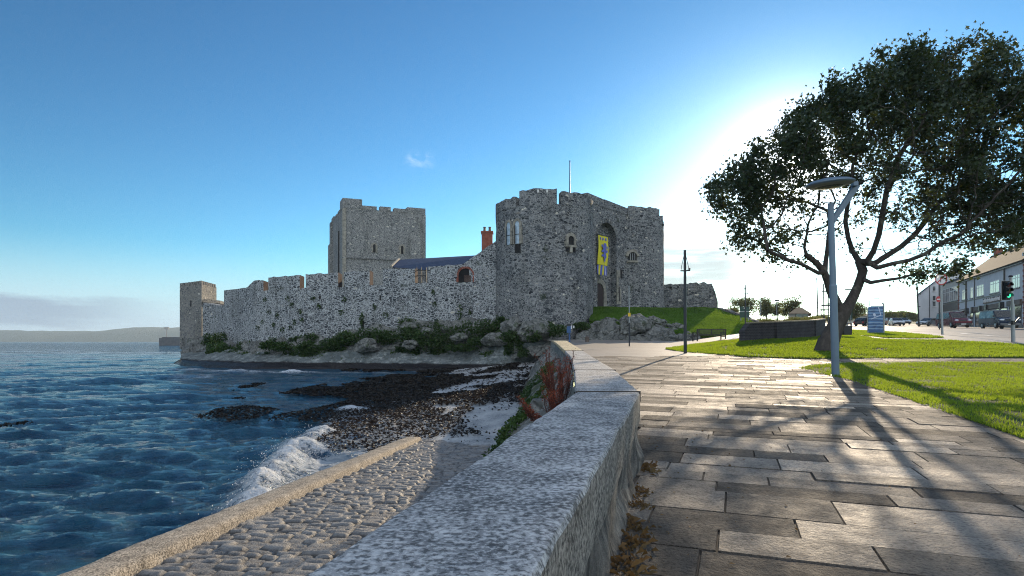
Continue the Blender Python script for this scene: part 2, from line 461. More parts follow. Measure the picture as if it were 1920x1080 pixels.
def batter():
    m = NM('batter_stone'); v = m.coord(); vs = m.coord(scale=(1.0, 1.0, 1.4), rot=(0, R(35), 0))
    n = m.noise(v, 0.6, 8, 0.65); f = m.noise(vs, 2.0, 6, 0.72)
    sp = m.N.new('ShaderNodeSeparateXYZ'); m.L.new(m.tc.outputs['Object'], sp.inputs[0])
    c = m.ramp(n, [(0.3, (0.05, 0.062, 0.066)), (0.5, (0.11, 0.13, 0.132)), (0.75, (0.24, 0.26, 0.255))])
    ve = m.voro(m.vadd(vs, m.noise(v, 1.5, 3, out=1), 0.5), 1.3, 'DISTANCE_TO_EDGE')
    j = m.rng(ve.outputs['Distance'], 0.0, 0.06)
    c = m.mix(j, (0.09, 0.1, 0.09), c)
    c = m.mix(m.rng(f, 0.5, 0.72, 0, 0.7), c, (0.42, 0.44, 0.42))
    c = m.mix(m.rng(f, 0.46, 0.3, 0, 0.85), c, (0.06, 0.07, 0.065))
    tide = m.math('ADD', sp.outputs[2], m.math('MULTIPLY', m.math('SUBTRACT', n, 0.5), 0.5))
    c = m.mix(m.rng(tide, -2.25, -2.08, 1, 0), c, (0.012, 0.011, 0.012))
    m.bump(m.math('ADD', f, m.math('MULTIPLY', j, 0.4)), 0.8, 0.12)
    return m.fin(c, m.rng(tide, -2.36, -2.2, 0.45, 0.9), spec=0.3)
M['batter'] = batter()
def concrete(name, lo, hi, sc=1.0, rough=0.85, speck=0.5):
    m = NM(name); v = m.coord(); n = m.noise(v, 1.6 * sc, 6, 0.65); f = m.noise(v, 48 * sc, 3, 0.6); g = m.noise(v, 5.5 * sc, 6, 0.7); k = m.voro(v, 70 * sc, 'F1')
    c = m.ramp(n, [(0.3, lo), (0.7, hi)])
    c = m.mix(m.rng(g, 0.50, 0.62, 0, 0.6), c, tuple(x * 0.45 for x in lo))
    c = m.mix(m.rng(g, 0.47, 0.36, 0, 0.5), c, tuple(min(1, x * 1.5) for x in hi))
    c = m.mix(m.rng(f, 0.52, 0.60, 0, speck), c, tuple(min(1, x * 2.0) for x in hi))
    c = m.mix(m.rng(f, 0.47, 0.40, 0, min(1, speck * 1.7)), c, tuple(x * 0.22 for x in lo))
    m.bump(m.math('ADD', f, m.math('MULTIPLY', g, 0.8)), 0.7, 0.012)
    return m.fin(c, rough, spec=0.35)
M['coping'] = concrete('coping', (0.13, 0.14, 0.15), (0.36, 0.365, 0.365), 1.0, speck=0.4)
M['coping_side'] = concrete('coping_side', (0.10, 0.095, 0.085), (0.20, 0.185, 0.16), 1.0)
M['kerb'] = concrete('kerb_concrete', (0.21, 0.18, 0.14), (0.32, 0.28, 0.225), 1.2, speck=0.45)
M['lichen_stone'] = concrete('lichen_stone', (0.26, 0.21, 0.12), (0.46, 0.40, 0.27), 0.7)
def wallface():
    m = NM('wall_face'); v = m.coord(scale=(1.6, 1.6, 0.55)); vo = m.coord()
    n = m.noise(v, 2.2, 7, 0.7, 0.8); f = m.noise(vo, 22, 5, 0.7); s = m.noise(m.coord(scale=(7, 7, 0.5)), 1.2, 5, 0.65)
    c = m.ramp(n, [(0.28, (0.03, 0.034, 0.036)), (0.45, (0.085, 0.082, 0.075)), (0.62, (0.19, 0.175, 0.15)), (0.8, (0.32, 0.29, 0.24))])
    c = m.mix(m.rng(s, 0.50, 0.63, 0, 0.7), c, (0.34, 0.31, 0.26))
    c = m.mix(m.rng(s, 0.47, 0.34, 0, 0.8), c, (0.02, 0.022, 0.022))
    m.bump(m.math('ADD', m.math('MULTIPLY', n, 2.0), f), 0.9, 0.05)
    return m.fin(c, 0.85)
M['wall_face'] = wallface()
def slab():
    m = NM('paving_stone'); v = m.coord(); t = m.attr('tone')
    f = m.noise(v, 38, 4, 0.68); g = m.noise(v, 6, 6, 0.68); h = m.noise(v, 1.1, 5, 0.6)
    c = m.ramp(t, [(0.0, (0.058, 0.052, 0.046)), (0.3, (0.115, 0.104, 0.092)), (0.7, (0.172, 0.155, 0.138)), (1.0, (0.245, 0.222, 0.198))])
    c = m.mix(m.rng(f, 0.42, 0.6, 0, 0.45), c, m.mix(1.0, c, (1.9, 1.85, 1.75), 'MULTIPLY'))
    c = m.mix(m.rng(f, 0.45, 0.35, 0, 0.7), c, m.mix(1.0, c, (0.3, 0.3, 0.3), 'MULTIPLY'))
    c = m.mix(m.rng(g, 0.5, 0.7, 0, 0.45), c, m.mix(1.0, c, (0.4, 0.4, 0.41), 'MULTIPLY'))
    c = m.mix(m.rng(h, 0.42, 0.62, 0.45, 0.0), c, m.mix(1.0, c, (0.5, 0.5, 0.5), 'MULTIPLY'))
    m.bump(m.math('ADD', f, m.math('MULTIPLY', g, 1.2)), 0.8, 0.022)
    rr = m.math('ADD', m.rng(t, 0.0, 1.0, 0.86, 0.62), m.rng(g, 0.3, 0.7, -0.06, 0.10))
    return m.fin(c, rr, spec=0.24)
M['slab'] = slab()
def tarmac(name, lo, hi, rough=0.75):
    m = NM(name); v = m.coord(); n = m.noise(v, 0.25, 6, 0.65); f = m.noise(v, 30, 4, 0.7); g = m.noise(v, 1.7, 5, 0.6)
    c = m.ramp(n, [(0.3, lo), (0.7, hi)])
    c = m.mix(m.rng(f, 0.4, 0.65, 0, 0.4), c, tuple(x * 1.7 for x in hi))
    c = m.mix(m.rng(g, 0.5, 0.7, 0, 0.35), c, tuple(x * 0.55 for x in lo))
    m.bump(f, 0.5, 0.012)
    return m.fin(c, rough, spec=0.4)
M['ground'] = tarmac('ground_tarmac', (0.13, 0.118, 0.105), (0.21, 0.19, 0.17), 0.6)
M['road'] = tarmac('road_asphalt', (0.075, 0.073, 0.072), (0.12, 0.115, 0.11), 0.6)
M['far_land'] = tarmac('far_land', (0.05, 0.065, 0.03), (0.10, 0.11, 0.055), 0.95)
M['joint'] = plain('joint_dirt', (0.045, 0.04, 0.035), 0.95, 0, 0.3, 20)
M['paint'] = plain('road_paint', (0.62, 0.61, 0.58), 0.6, 0, 0.12, 10)
def lawn():
    m = NM('lawn_turf'); v = m.coord(); n = m.noise(v, 0.5, 6, 0.65); f = m.noise(v, 14, 5, 0.7)
    c = m.ramp(n, [(0.3, (0.034, 0.062, 0.012)), (0.7, (0.068, 0.105, 0.016))])
    c = m.mix(m.rng(f, 0.35, 0.65), m.mix(1.0, c, (0.4, 0.45, 0.4), 'MULTIPLY'), c)
    m.bump(f, 1.0, 0.06)
    return m.fin(c, 0.9, spec=0.2)
M['lawn'] = lawn()
def leafm(name, c1, c2, trans, tw=0.5, rough=0.5, sc=3.0):
    m = NM(name); v = m.coord(); n = m.noise(v, sc, 3); g = m.noise(v, sc * 0.35, 5, 0.65)
    c = m.mix(m.rng(n, 0.3, 0.7), c1, c2)
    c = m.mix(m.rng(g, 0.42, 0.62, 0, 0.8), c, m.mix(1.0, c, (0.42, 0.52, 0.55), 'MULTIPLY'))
    m.fin(c, rough, spec=0.3)
    tr = m.N.new('ShaderNodeBsdfTranslucent'); tr.inputs[0].default_value = (*trans, 1)
    ms = m.N.new('ShaderNodeMixShader'); ms.inputs[0].default_value = tw
    m.L.new(m.b.outputs[0], ms.inputs[1]); m.L.new(tr.outputs[0], ms.inputs[2]); m.L.new(ms.outputs[0], m.out.inputs[0])
    return m.mat
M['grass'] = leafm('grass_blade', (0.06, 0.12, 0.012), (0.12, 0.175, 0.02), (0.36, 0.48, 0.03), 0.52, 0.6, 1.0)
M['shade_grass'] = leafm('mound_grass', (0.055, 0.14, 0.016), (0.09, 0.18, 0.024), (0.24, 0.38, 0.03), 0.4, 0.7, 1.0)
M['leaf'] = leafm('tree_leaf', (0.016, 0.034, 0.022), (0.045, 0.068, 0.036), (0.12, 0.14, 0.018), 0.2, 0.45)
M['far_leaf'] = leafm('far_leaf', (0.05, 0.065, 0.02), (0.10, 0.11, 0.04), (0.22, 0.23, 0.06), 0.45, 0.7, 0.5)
M['ivy'] = leafm('ivy_leaf', (0.018, 0.042, 0.012), (0.06, 0.105, 0.022), (0.06, 0.12, 0.02), 0.25, 0.5, 1.0)
M['dry'] = leafm('dry_grass', (0.10, 0.06, 0.028), (0.20, 0.13, 0.06), (0.2, 0.12, 0.04), 0.2, 0.8, 4.0)
M['dock_head'] = leafm('dock_seed', (0.062, 0.018, 0.013), (0.125, 0.038, 0.025), (0.22, 0.06, 0.035), 0.25, 0.8, 8.0)
M['dock_stem'] = plain('dock_stem', (0.05, 0.022, 0.018), 0.8, 0, 0.4, 10)
def bark():
    m = NM('bark'); v = m.coord(scale=(1, 1, 0.35)); n = m.noise(v, 7, 7, 0.7); l = m.noise(m.coord(), 2.0, 5, 0.6)
    c = m.ramp(n, [(0.3, (0.022, 0.018, 0.016)), (0.6, (0.07, 0.058, 0.05)), (0.8, (0.14, 0.12, 0.10))])
    c = m.mix(m.rng(l, 0.55, 0.66, 0, 0.6), c, (0.17, 0.17, 0.13))
    m.bump(n, 0.9, 0.06); return m.fin(c, 0.85)
M['bark'] = bark()
M['lamp_grey'] = plain('lamp_grey_paint', (0.115, 0.165, 0.22), 0.38, 0.15, 0.06, 3)
M['lamp_under'] = plain('lamp_underside', (0.20, 0.21, 0.21), 0.5, 0, 0.08, 5)
M['lamp_glass'] = plain('lamp_lens', (0.10, 0.11, 0.11), 0.25, 0.2, 0.4, 60)
M['black_paint'] = plain('black_paint', (0.014, 0.016, 0.02), 0.4, 0.0, 0.2, 5)
M['dark_metal'] = plain('dark_metal', (0.03, 0.034, 0.042), 0.42, 0.4, 0.2, 5)
M['grey_metal'] = plain('grey_metal', (0.30, 0.32, 0.33), 0.45, 0.5, 0.12, 5)
M['dark_wood'] = plain('dark_wood', (0.03, 0.027, 0.025), 0.6, 0, 0.3, 12)
M['slate'] = brickmat('slate_roof', (0.06, 0.085, 0.14), (0.045, 0.065, 0.115), (0.03, 0.04, 0.07), 1.0, 0.4, 0.25)
M['tile_roof'] = brickmat('tile_roof', (0.062, 0.056, 0.050), (0.046, 0.042, 0.038), (0.04, 0.07, 0.06), 1.0, 0.35, 0.22)
M['render_wall'] = plain('grey_render', (0.50, 0.53, 0.56), 0.85, 0, 0.09, 1.2, 0.2)
M['white_wall'] = plain('white_render', (0.52, 0.54, 0.56), 0.85, 0, 0.10, 0.8, 0.2)
M['far_wall'] = plain('far_wall', (0.42, 0.40, 0.36), 0.85, 0, 0.1, 0.8)
M['brown_band'] = plain('brown_band', (0.10, 0.075, 0.06), 0.7, 0, 0.15, 2)
M['win_frame'] = plain('window_frame', (0.60, 0.60, 0.58), 0.5, 0, 0.05, 3)
M['dark_frame'] = plain('dark_frame', (0.05, 0.05, 0.055), 0.5, 0, 0.1, 3)
def glassm():
    m = NM('window_glass'); v = m.coord(); n = m.noise(v, 0.9, 3)
    m.bump(n, 0.06, 0.05)
    return m.fin(m.ramp(n, [(0.35, (0.03, 0.035, 0.04)), (0.65, (0.10, 0.11, 0.115))]), 0.06, spec=1.0)
M['glass'] = glassm()
M['lead_glass'] = plain('lead_glass', (0.33, 0.43, 0.52), 0.25, 0, 0.2, 3)
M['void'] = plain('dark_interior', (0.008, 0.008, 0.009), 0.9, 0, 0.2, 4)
M['door_wood'] = plain('door_wood', (0.03, 0.018, 0.016), 0.7, 0, 0.3, 4)
M['banner_yellow'] = plain('banner_yellow', (0.62, 0.56, 0.03), 0.8, 0, 0.1, 2)
M['banner_blue'] = plain('banner_blue', (0.10, 0.12, 0.42), 0.8, 0, 0.12, 2)
M['banner_pale'] = plain('banner_pale', (0.50, 0.55, 0.68), 0.8, 0, 0.1, 2)
M['red'] = plain('sign_red', (0.36, 0.025, 0.03), 0.5, 0, 0.06, 3)
M['sign_white'] = plain('sign_white', (0.62, 0.62, 0.62), 0.5, 0, 0.05, 3)
M['sign_yellow'] = plain('sign_yellow', (0.72, 0.48, 0.03), 0.6, 0, 0.08, 3)
M['sign_green'] = plain('sign_green', (0.012, 0.05, 0.04), 0.5, 0, 0.08, 3)
M['sign_blue'] = plain('sign_blue', (0.03, 0.09, 0.22), 0.5, 0, 0.12, 2)
def totem():
    m = NM('totem_print'); v = m.coord(scale=(1, 1, 1)); n = m.noise(v, 2.2, 4, 0.6, 1.2); w = m.N.new('ShaderNodeTexWave')
    m.L.new(m.coord(scale=(0.5, 0.5, 1.0)), w.inputs[0]); w.inputs['Scale'].default_value = 1.3; w.inputs['Distortion'].default_value = 5; w.bands_direction = 'Z'
    c = m.ramp(n, [(0.3, (0.02, 0.06, 0.16)), (0.55, (0.05, 0.15, 0.34)), (0.75, (0.10, 0.25, 0.48))])
    c = m.mix(m.rng(w.outputs['Fac'], 0.75, 0.95, 0, 0.55), c, (0.34, 0.45, 0.58))
    c = m.mix(m.rng(w.outputs['Fac'], 0.25, 0.05, 0, 0.6), c, (0.015, 0.03, 0.08))
    return m.fin(c, 0.3)
M['totem'] = totem()
M['tyre'] = plain('tyre', (0.012, 0.012, 0.013), 0.8, 0, 0.1, 8)
M['rim'] = plain('rim', (0.32, 0.33, 0.34), 0.35, 0.6, 0.1, 8)
M['car_glass'] = plain('car_glass', (0.012, 0.016, 0.02), 0.28, 0, 0.3, 2)
M['headlight'] = plain('headlight', (0.5, 0.54, 0.58), 0.15, 0.2, 0.2, 9)
def carpaint(n, c): return plain(n, c, 0.28, 0.25, 0.05, 2)
M['silver'] = carpaint('silver_paint', (0.38, 0.40, 0.42)); M['navy'] = carpaint('navy_paint', (0.014, 0.028, 0.06))
M['maroon'] = carpaint('maroon_paint', (0.13, 0.025, 0.04)); M['black_car'] = carpaint('black_car_paint', (0.02, 0.02, 0.024))
M['white_car'] = carpaint('white_car_paint', (0.62, 0.62, 0.60)); M['red_car'] = carpaint('red_car_paint', (0.25, 0.04, 0.035))
M['steel_van'] = plain('steel_van_paint', (0.10, 0.105, 0.112), 0.6, 0, 0.05, 2)
def emit(name, c, s):
    m = NM(name); v = m.coord(); n = m.noise(v, 30, 2)
    m.put(m.ramp(n, [(0.3, tuple(x * 0.7 for x in c)), (0.7, c)]), m.b.inputs['Emission Color']); m.b.inputs['Emission Strength'].default_value = s
    return m.fin(c, 0.4)
M['green_light'] = emit('green_signal', (0.05, 0.85, 0.45), 0.9)
M['dark_red_lens'] = plain('red_lens', (0.10, 0.012, 0.012), 0.3, 0, 0.1, 9)
M['amber_lens'] = plain('amber_lens', (0.10, 0.05, 0.012), 0.3, 0, 0.1, 9)
def water():
    m = NM('sea_water'); v = m.coord(); fo = m.attr('foam')
    wr = m.coord(rot=(0, 0, R(-16))); n1 = m.noise(m.then(wr, (0.36, 1.7, 1)), 1.7, 7, 0.62, 0.4); n2 = m.noise(m.then(wr, (0.42, 1.6, 1)), 5.0, 6, 0.66, 0.4)
    n5 = m.noise(m.then(wr, (0.3, 1.1, 1)), 0.35, 6, 0.6, 0.4)
    n3 = m.noise(v, 5.0, 7, 0.75, 1.0); n4 = m.noise(v, 1.1, 5, 0.65, 0.8)
    f = m.math('MULTIPLY', fo, m.rng(m.math('ADD', m.math('MULTIPLY', n3, 0.6), m.math('MULTIPLY', n4, 0.4)), 0.40, 0.56), clamp=True)
    f2 = m.math('MAXIMUM', f, m.rng(fo, 0.95, 1.25))
    c = m.mix(m.rng(n4, 0.35, 0.65), (0.007, 0.045, 0.095), (0.016, 0.080, 0.130))
    c = m.mix(f2, c, (0.72, 0.76, 0.80))
    h = m.math('ADD', m.math('ADD', m.math('MULTIPLY', n1, 1.0), m.math('MULTIPLY', n2, 0.45)), m.math('MULTIPLY', n5, 1.6))
    m.bump(h, 1.0, 0.42)
    m.b.inputs['IOR'].default_value = 1.333
    return m.fin(c, m.math('MAXIMUM', m.math('MULTIPLY', f2, 0.85), 0.05), spec=0.5)
M['water'] = water()
def sand():
    m = NM('wet_sand'); v = m.coord(); n = m.noise(m.coord(scale=(1.6, 0.9, 1)), 0.9, 7, 0.62); f = m.noise(v, 16, 6, 0.7)
    c = m.ramp(n, [(0.35, (0.14, 0.15, 0.16)), (0.65, (0.36, 0.37, 0.37))])
    c = m.mix(m.rng(f, 0.4, 0.65, 0, 0.5), c, (0.52, 0.53, 0.53))
    c = m.mix(m.rng(f, 0.42, 0.3, 0, 0.6), c, (0.08, 0.08, 0.08))
    m.bump(m.math('ADD', f, n), 0.7, 0.05); return m.fin(c, 0.6, spec=0.4)
M['sand'] = sand()
M['seaweed'] = leafm('seaweed', (0.006, 0.006, 0.006), (0.020, 0.015, 0.011), (0.06, 0.03, 0.01), 0.1, 0.62, 2.0)
def cobble():
    m = NM('slip_cobble'); v = m.coord(); j = m.attr('height'); t = m.attr('tone')
    f = m.noise(v, 40, 5, 0.7); n = m.noise(v, 3, 5)
    c = m.ramp(t, [(0, (0.09, 0.092, 0.095)), (1, (0.20, 0.20, 0.198))])
    c = m.mix(m.rng(f, 0.4, 0.65, 0, 0.5), c, (0.36, 0.345, 0.32))
    c = m.mix(m.rng(n, 0.5, 0.7, 0, 0.5), c, (0.09, 0.085, 0.08))
    c = m.mix(m.rng(j, 0.15, 0.80, 0.92, 0), c, (0.075, 0.068, 0.06))
    m.bump(m.math('ADD', f, m.math('MULTIPLY', n, .8)), 0.9, 0.03); return m.fin(c, 0.6, spec=0.45)
M['cobble'] = cobble()
M['hill'] = tarmac('hill_fields', (0.035, 0.05, 0.03), (0.09, 0.10, 0.06), 0.95)
M['pier'] = plain('pier_stone', (0.09, 0.095, 0.10), 0.9, 0, 0.3, 0.6)
# ------------------------------------------------------------------ terrain
SEA = -2.84
_Ys = [-40, 0, 6, 8, 12, 16, 20, 24, 27, 30, 36, 42, 50, 60, 75, 100, 150, 400, 1000, 3000]
_c = [-1.2, -1.2, -1.2, -1.17, -1.08, -.95, -.75, -.60, -.53, -.49, -.41, -.31, -.05, .3, 1.0, 2.2, 4.4, 13, 36, 110]
_m = [-1.2, -1.2, -1.2, -1.17, -1.08, -.95, -.70, -.45, -.18, .03, .28, .45, .8, 1.2, 1.65, 2.6, 4.6, 13, 36, 110]
_r = [-1.2, -1.2, -1.2, -1.17, -1.08, -.95, -.70, -.45, -.2, 0, .25, .45, .8, 1.25, 1.7, 2.55, 4.6, 13, 36, 110]
def zg(X, Y):
    X = np.asarray(X, float); Y = np.asarray(Y, float)
    u = CX + FPX * X / np.maximum(Y, 3.0)
    a = np.interp(Y, _Ys, _c); b = np.interp(Y, _Ys, _m); c = np.interp(Y, _Ys, _r)
    t = np.clip((u - 1250) / 200, 0, 1); t = t * t * (3 - 2 * t)
    s = np.clip((u - 1450) / 250, 0, 1)
    z = a * (1 - t) + b * t
    return z * (1 - s) + c * s
def gz(x, y): return float(zg(np.array([x]), np.array([y]))[0])
def ground_at(px, py, y0=3.0, y1=400.0):
    ys = np.geomspace(y0, y1, 3000); xs = (px - CX) / FPX * ys
    pr = HY - zg(xs, ys) / ys * FPX
    k = int(np.argmax(pr <= py))
    y = ys[k]; return Vector(((px - CX) / FPX * y, y, gz((px - CX) / FPX * y, y)))
def G(px, Y):
    x = PX(px, Y); return Vector((x, Y, gz(x, Y)))

# sea wall plan: (Y, left X, right X, top z)
SW = [(-9, -2.95, -2.71, -.53), (-2, -1.27, -.84, -.53), (1.325, -.48, .05, -.53), (6.14, .67, 1.34, -.53), (11, 1.16, 1.915, -.52),
      (17, 1.70, 2.32, -.44), (22, 1.90, 2.55, -.27), (33, 2.45, 3.25, -.06), (46, 3.1, 4.2, .1)]
def sw(Y, k): return np.interp(Y, [s[0] for s in SW], [s[k] for s in SW])

rowsY = np.concatenate([np.arange(-9, 60, 0.75), np.geomspace(60, 6000, 90)])
def land_left(Y):
    if Y < 46: return float((sw(Y, 1) + sw(Y, 2)) / 2)
    return float(np.interp(Y, [46, 54, 60, 66, 85, 110, 160, 6000], [3.6, 3.4, 0, -18, -30, -35, -50, -2300]))
tcol = np.concatenate([[0], np.geomspace(0.02, 1, 70)])
V = []
for Y in rowsY:
    xl = land_left(Y); xr = max(60, Y * 1.5)
    xs = xl + (xr - xl) * tcol
    V.append(np.stack([xs, np.full_like(xs, Y), zg(xs, np.full_like(xs, Y))], 1))
V = np.concatenate(V)
cy = (V[:, 1][grid_faces(len(rowsY), len(tcol))]).mean(1)
gr = np_mesh('ground', V, grid_faces(len(rowsY), len(tcol)), [M['ground'], M['far_land']], smooth=True, mat_idx=(cy > 135).astype(int))
tag(gr, kind='structure')

def densify(poly, step=0.4):
    out = []
    for i, p in enumerate(poly):
        q = poly[(i + 1) % len(poly)]; n = max(1, int((Vector(q[:2]) - Vector(p[:2])).length / step))
        for k in range(n): out.append((p[0] + (q[0] - p[0]) * k / n, p[1] + (q[1] - p[1]) * k / n))
    return np.array(out)
def spans(poly, Y):
    x0, y0 = poly[:, 0], poly[:, 1]; x1, y1 = np.roll(x0, -1), np.roll(y0, -1)
    k = ((y0 <= Y) & (y1 > Y)) | ((y1 <= Y) & (y0 > Y))
    xs = np.sort(x0[k] + (Y - y0[k]) / (y1[k] - y0[k]) * (x1[k] - x0[k]))
    return xs
def sheet(name, poly, mat, off=0.03, ny=70, nx=60, edge=-0.02, bumpy=0.0, kind='structure'):
    poly = densify(poly)
    ys = np.linspace(poly[:, 1].min() + 1e-3, poly[:, 1].max() - 1e-3, ny); V = []
    for Y in ys:
        xs = spans(poly, Y)
        a, b = (xs[0], xs[-1]) if len(xs) >= 2 else (poly[0, 0], poly[0, 0])
        x = np.linspace(a, b, nx); z = zg(x, np.full_like(x, Y)) + off
        if bumpy: z = z + bumpy * (fbm(np.stack([x * .6, np.full_like(x, Y * .6), x * 0], 1), 3, 5) - .4)
        z[0] += edge - off; z[-1] += edge - off
        V.append(np.stack([x, np.full_like(x, Y), z], 1))
    V[0][:, 2] += edge - off; V[-1][:, 2] += edge - off
    o = np_mesh(name, np.concatenate(V), grid_faces(ny, nx), mat, smooth=True)
    tag(o, kind=kind); return poly, o
def inside(poly, x, y):
    x0, y0 = poly[:, 0], poly[:, 1]; x1, y1 = np.roll(x0, -1), np.roll(y0, -1)
    r = np.zeros(len(x), bool)
    for a, b, c, d in zip(x0, y0, x1, y1):
        if b == d: continue
        k = ((b > y) != (d > y)) & (x < (c - a) * (y - b) / (d - b) + a); r ^= k
    return r
def ring(pts): return [tuple(ground_at(px, py)[:2]) for px, py in pts]

near_ring = ring([(1497, 691), (1520, 687), (1570, 683), (1700, 681.5), (1920, 681), (2150, 681)]) + [(26, 13)] + ring([(2300, 905), (2050, 850), (1920, 827), (1840, 800), (1760, 771), (1690, 747), (1640, 730), (1590, 714), (1545, 703), (1510, 695)])
near_poly, near_lawn = sheet('lawn_near', near_ring, M['lawn'], 0.03, 90, 90, bumpy=0.05)
mid_ring = ring([(1247, 655), (1262, 652), (1300, 647), (1335, 643.5), (1392, 637), (1405, 632), (1530, 627), (1590, 627), (1645, 636.5), (1780, 640), (1920, 647), (2150, 648), (2150, 671.5), (1920, 672), (1700, 673), (1500, 674), (1400, 671), (1330, 664), (1285, 660.5), (1258, 657)])
mid_poly, mid_lawn = sheet('lawn_middle', mid_ring, M['lawn'], 0.03, 90, 110, bumpy=0.10)
far_ring = ring([(1588, 619), (1640, 621), (1700, 625), (1745, 629.5), (1771, 634), (1700, 635), (1655, 633.5), (1590, 626)])
far_poly, far_lawn = sheet('lawn_far', far_ring, M['lawn'], 0.03, 40, 40)
# road in front of the shops
road_ring = ring([(1560, 617), (1640, 617.5), (1755, 624), (1800, 631), (2150, 640)]) + [(75, 45), (70, 60), (63, 74), (75, 102), (95, 150), (70, 150), (60, 110)]
road_poly, road = sheet('road', road_ring, M['road'], 0.012, 90, 70, edge=0.006)
for nm, line, w in (('road_line', [(1660, 614.5), (1760, 616.5), (1870, 622.5)], 0.14), ('road_line', [(1700, 620), (1800, 625.5), (1910, 635)], 0.16)):
    mb = MB(); pts = [ground_at(*q) for q in line]
    L = sum((pts[i + 1] - pts[i]).length for i in range(len(pts) - 1))
    acc = 0
    for i in range(len(pts) - 1):
        d = pts[i + 1] - pts[i]; n = int(d.length / 5)
        dn = d.normalized(); sd = Vector((-dn.y, dn.x, 0)) * w
        for k in range(n):
            a = pts[i] + d * (k / n); b = a + dn * 2.6
            q = []
            for p in (a - sd, b - sd, b + sd, a + sd): q.append((p.x, p.y, gz(p.x, p.y) + 0.028))
            mb.poly(q)
    tag(mb.build(nm, M['paint']), kind='structure')

# paving slabs, each its own bevelled stone in one paved path
def paving():
    a = R(20.7)
    r = np.array([math.cos(a), -math.sin(a)]); f = np.array([math.sin(a), math.cos(a)])
    V, F, T = [], [], []
    b = -6.0; seed = random.Random(3)
    while b < 27:
        dep = seed.choice([0.26, 0.34, 0.40, 0.46, 0.52, 0.60, 0.40])
        x = -8 + seed.random()
        while x < 24:
            ln = seed.uniform(0.5, 1.5)
            tone = min(1, max(0, seed.gauss(0.55, 0.2) if seed.random() > 0.2 else seed.uniform(0.0, 0.15)))
            g = 0.0035
            cor = [(x + g, b + g), (x + ln - g, b + g), (x + ln - g, b + dep - g), (x + g, b + dep - g)]
            w = [r * p + f * q for p, q in cor]
            cx, cyy = sum(p[0] for p in w) / 4, sum(p[1] for p in w) / 4
            x += ln
            if cyy > 23.6 - 0.02 * cx or cyy < -5.5: continue
            if cx < sw(cyy, 1) + .2 or cx > 22: continue
            if cyy > 9 and cx > 9.6 + (cyy - 9) * .15 and cyy < 17.0 : continue
            i0 = len(V); dz = seed.gauss(0, 0.0022)
            tl = [seed.gauss(0, 0.0012) for _ in range(4)]
            ins = 0.0035
            for k in range(4): V.append((w[k][0], w[k][1], gz(*w[k]) + 0.004))
            for k in range(4):
                p = w[k] + (np.array([cx, cyy]) - w[k]) / np.linalg.norm(np.array([cx, cyy]) - w[k]) * ins * 1.6
                V.append((p[0], p[1], gz(*w[k]) + 0.018 + dz + tl[k]))
            F.append((i0 + 4, i0 + 5, i0 + 6, i0 + 7)); T.append(tone)
            for k in range(4):
                F.append((i0 + k, i0 + (k + 1) % 4, i0 + 4 + (k + 1) % 4, i0 + 4 + k)); T.append(tone * .5)
        b += dep
    o = np_mesh('paved_path', np.array(V), np.array(F), M['slab'], attrs=[('tone', 'FACE', T)])
    tag(o, kind='structure')
    tag(sheet('joint_bed', [(sw(y, 1) + .15, y) for y in (-5, 0, 6, 12, 18, 23)] + [(11, 23), (18, 20), (18, 12), (18, -5)], M['joint'], 0.003, 60, 40, edge=0.003)[1], kind='structure')
paving()

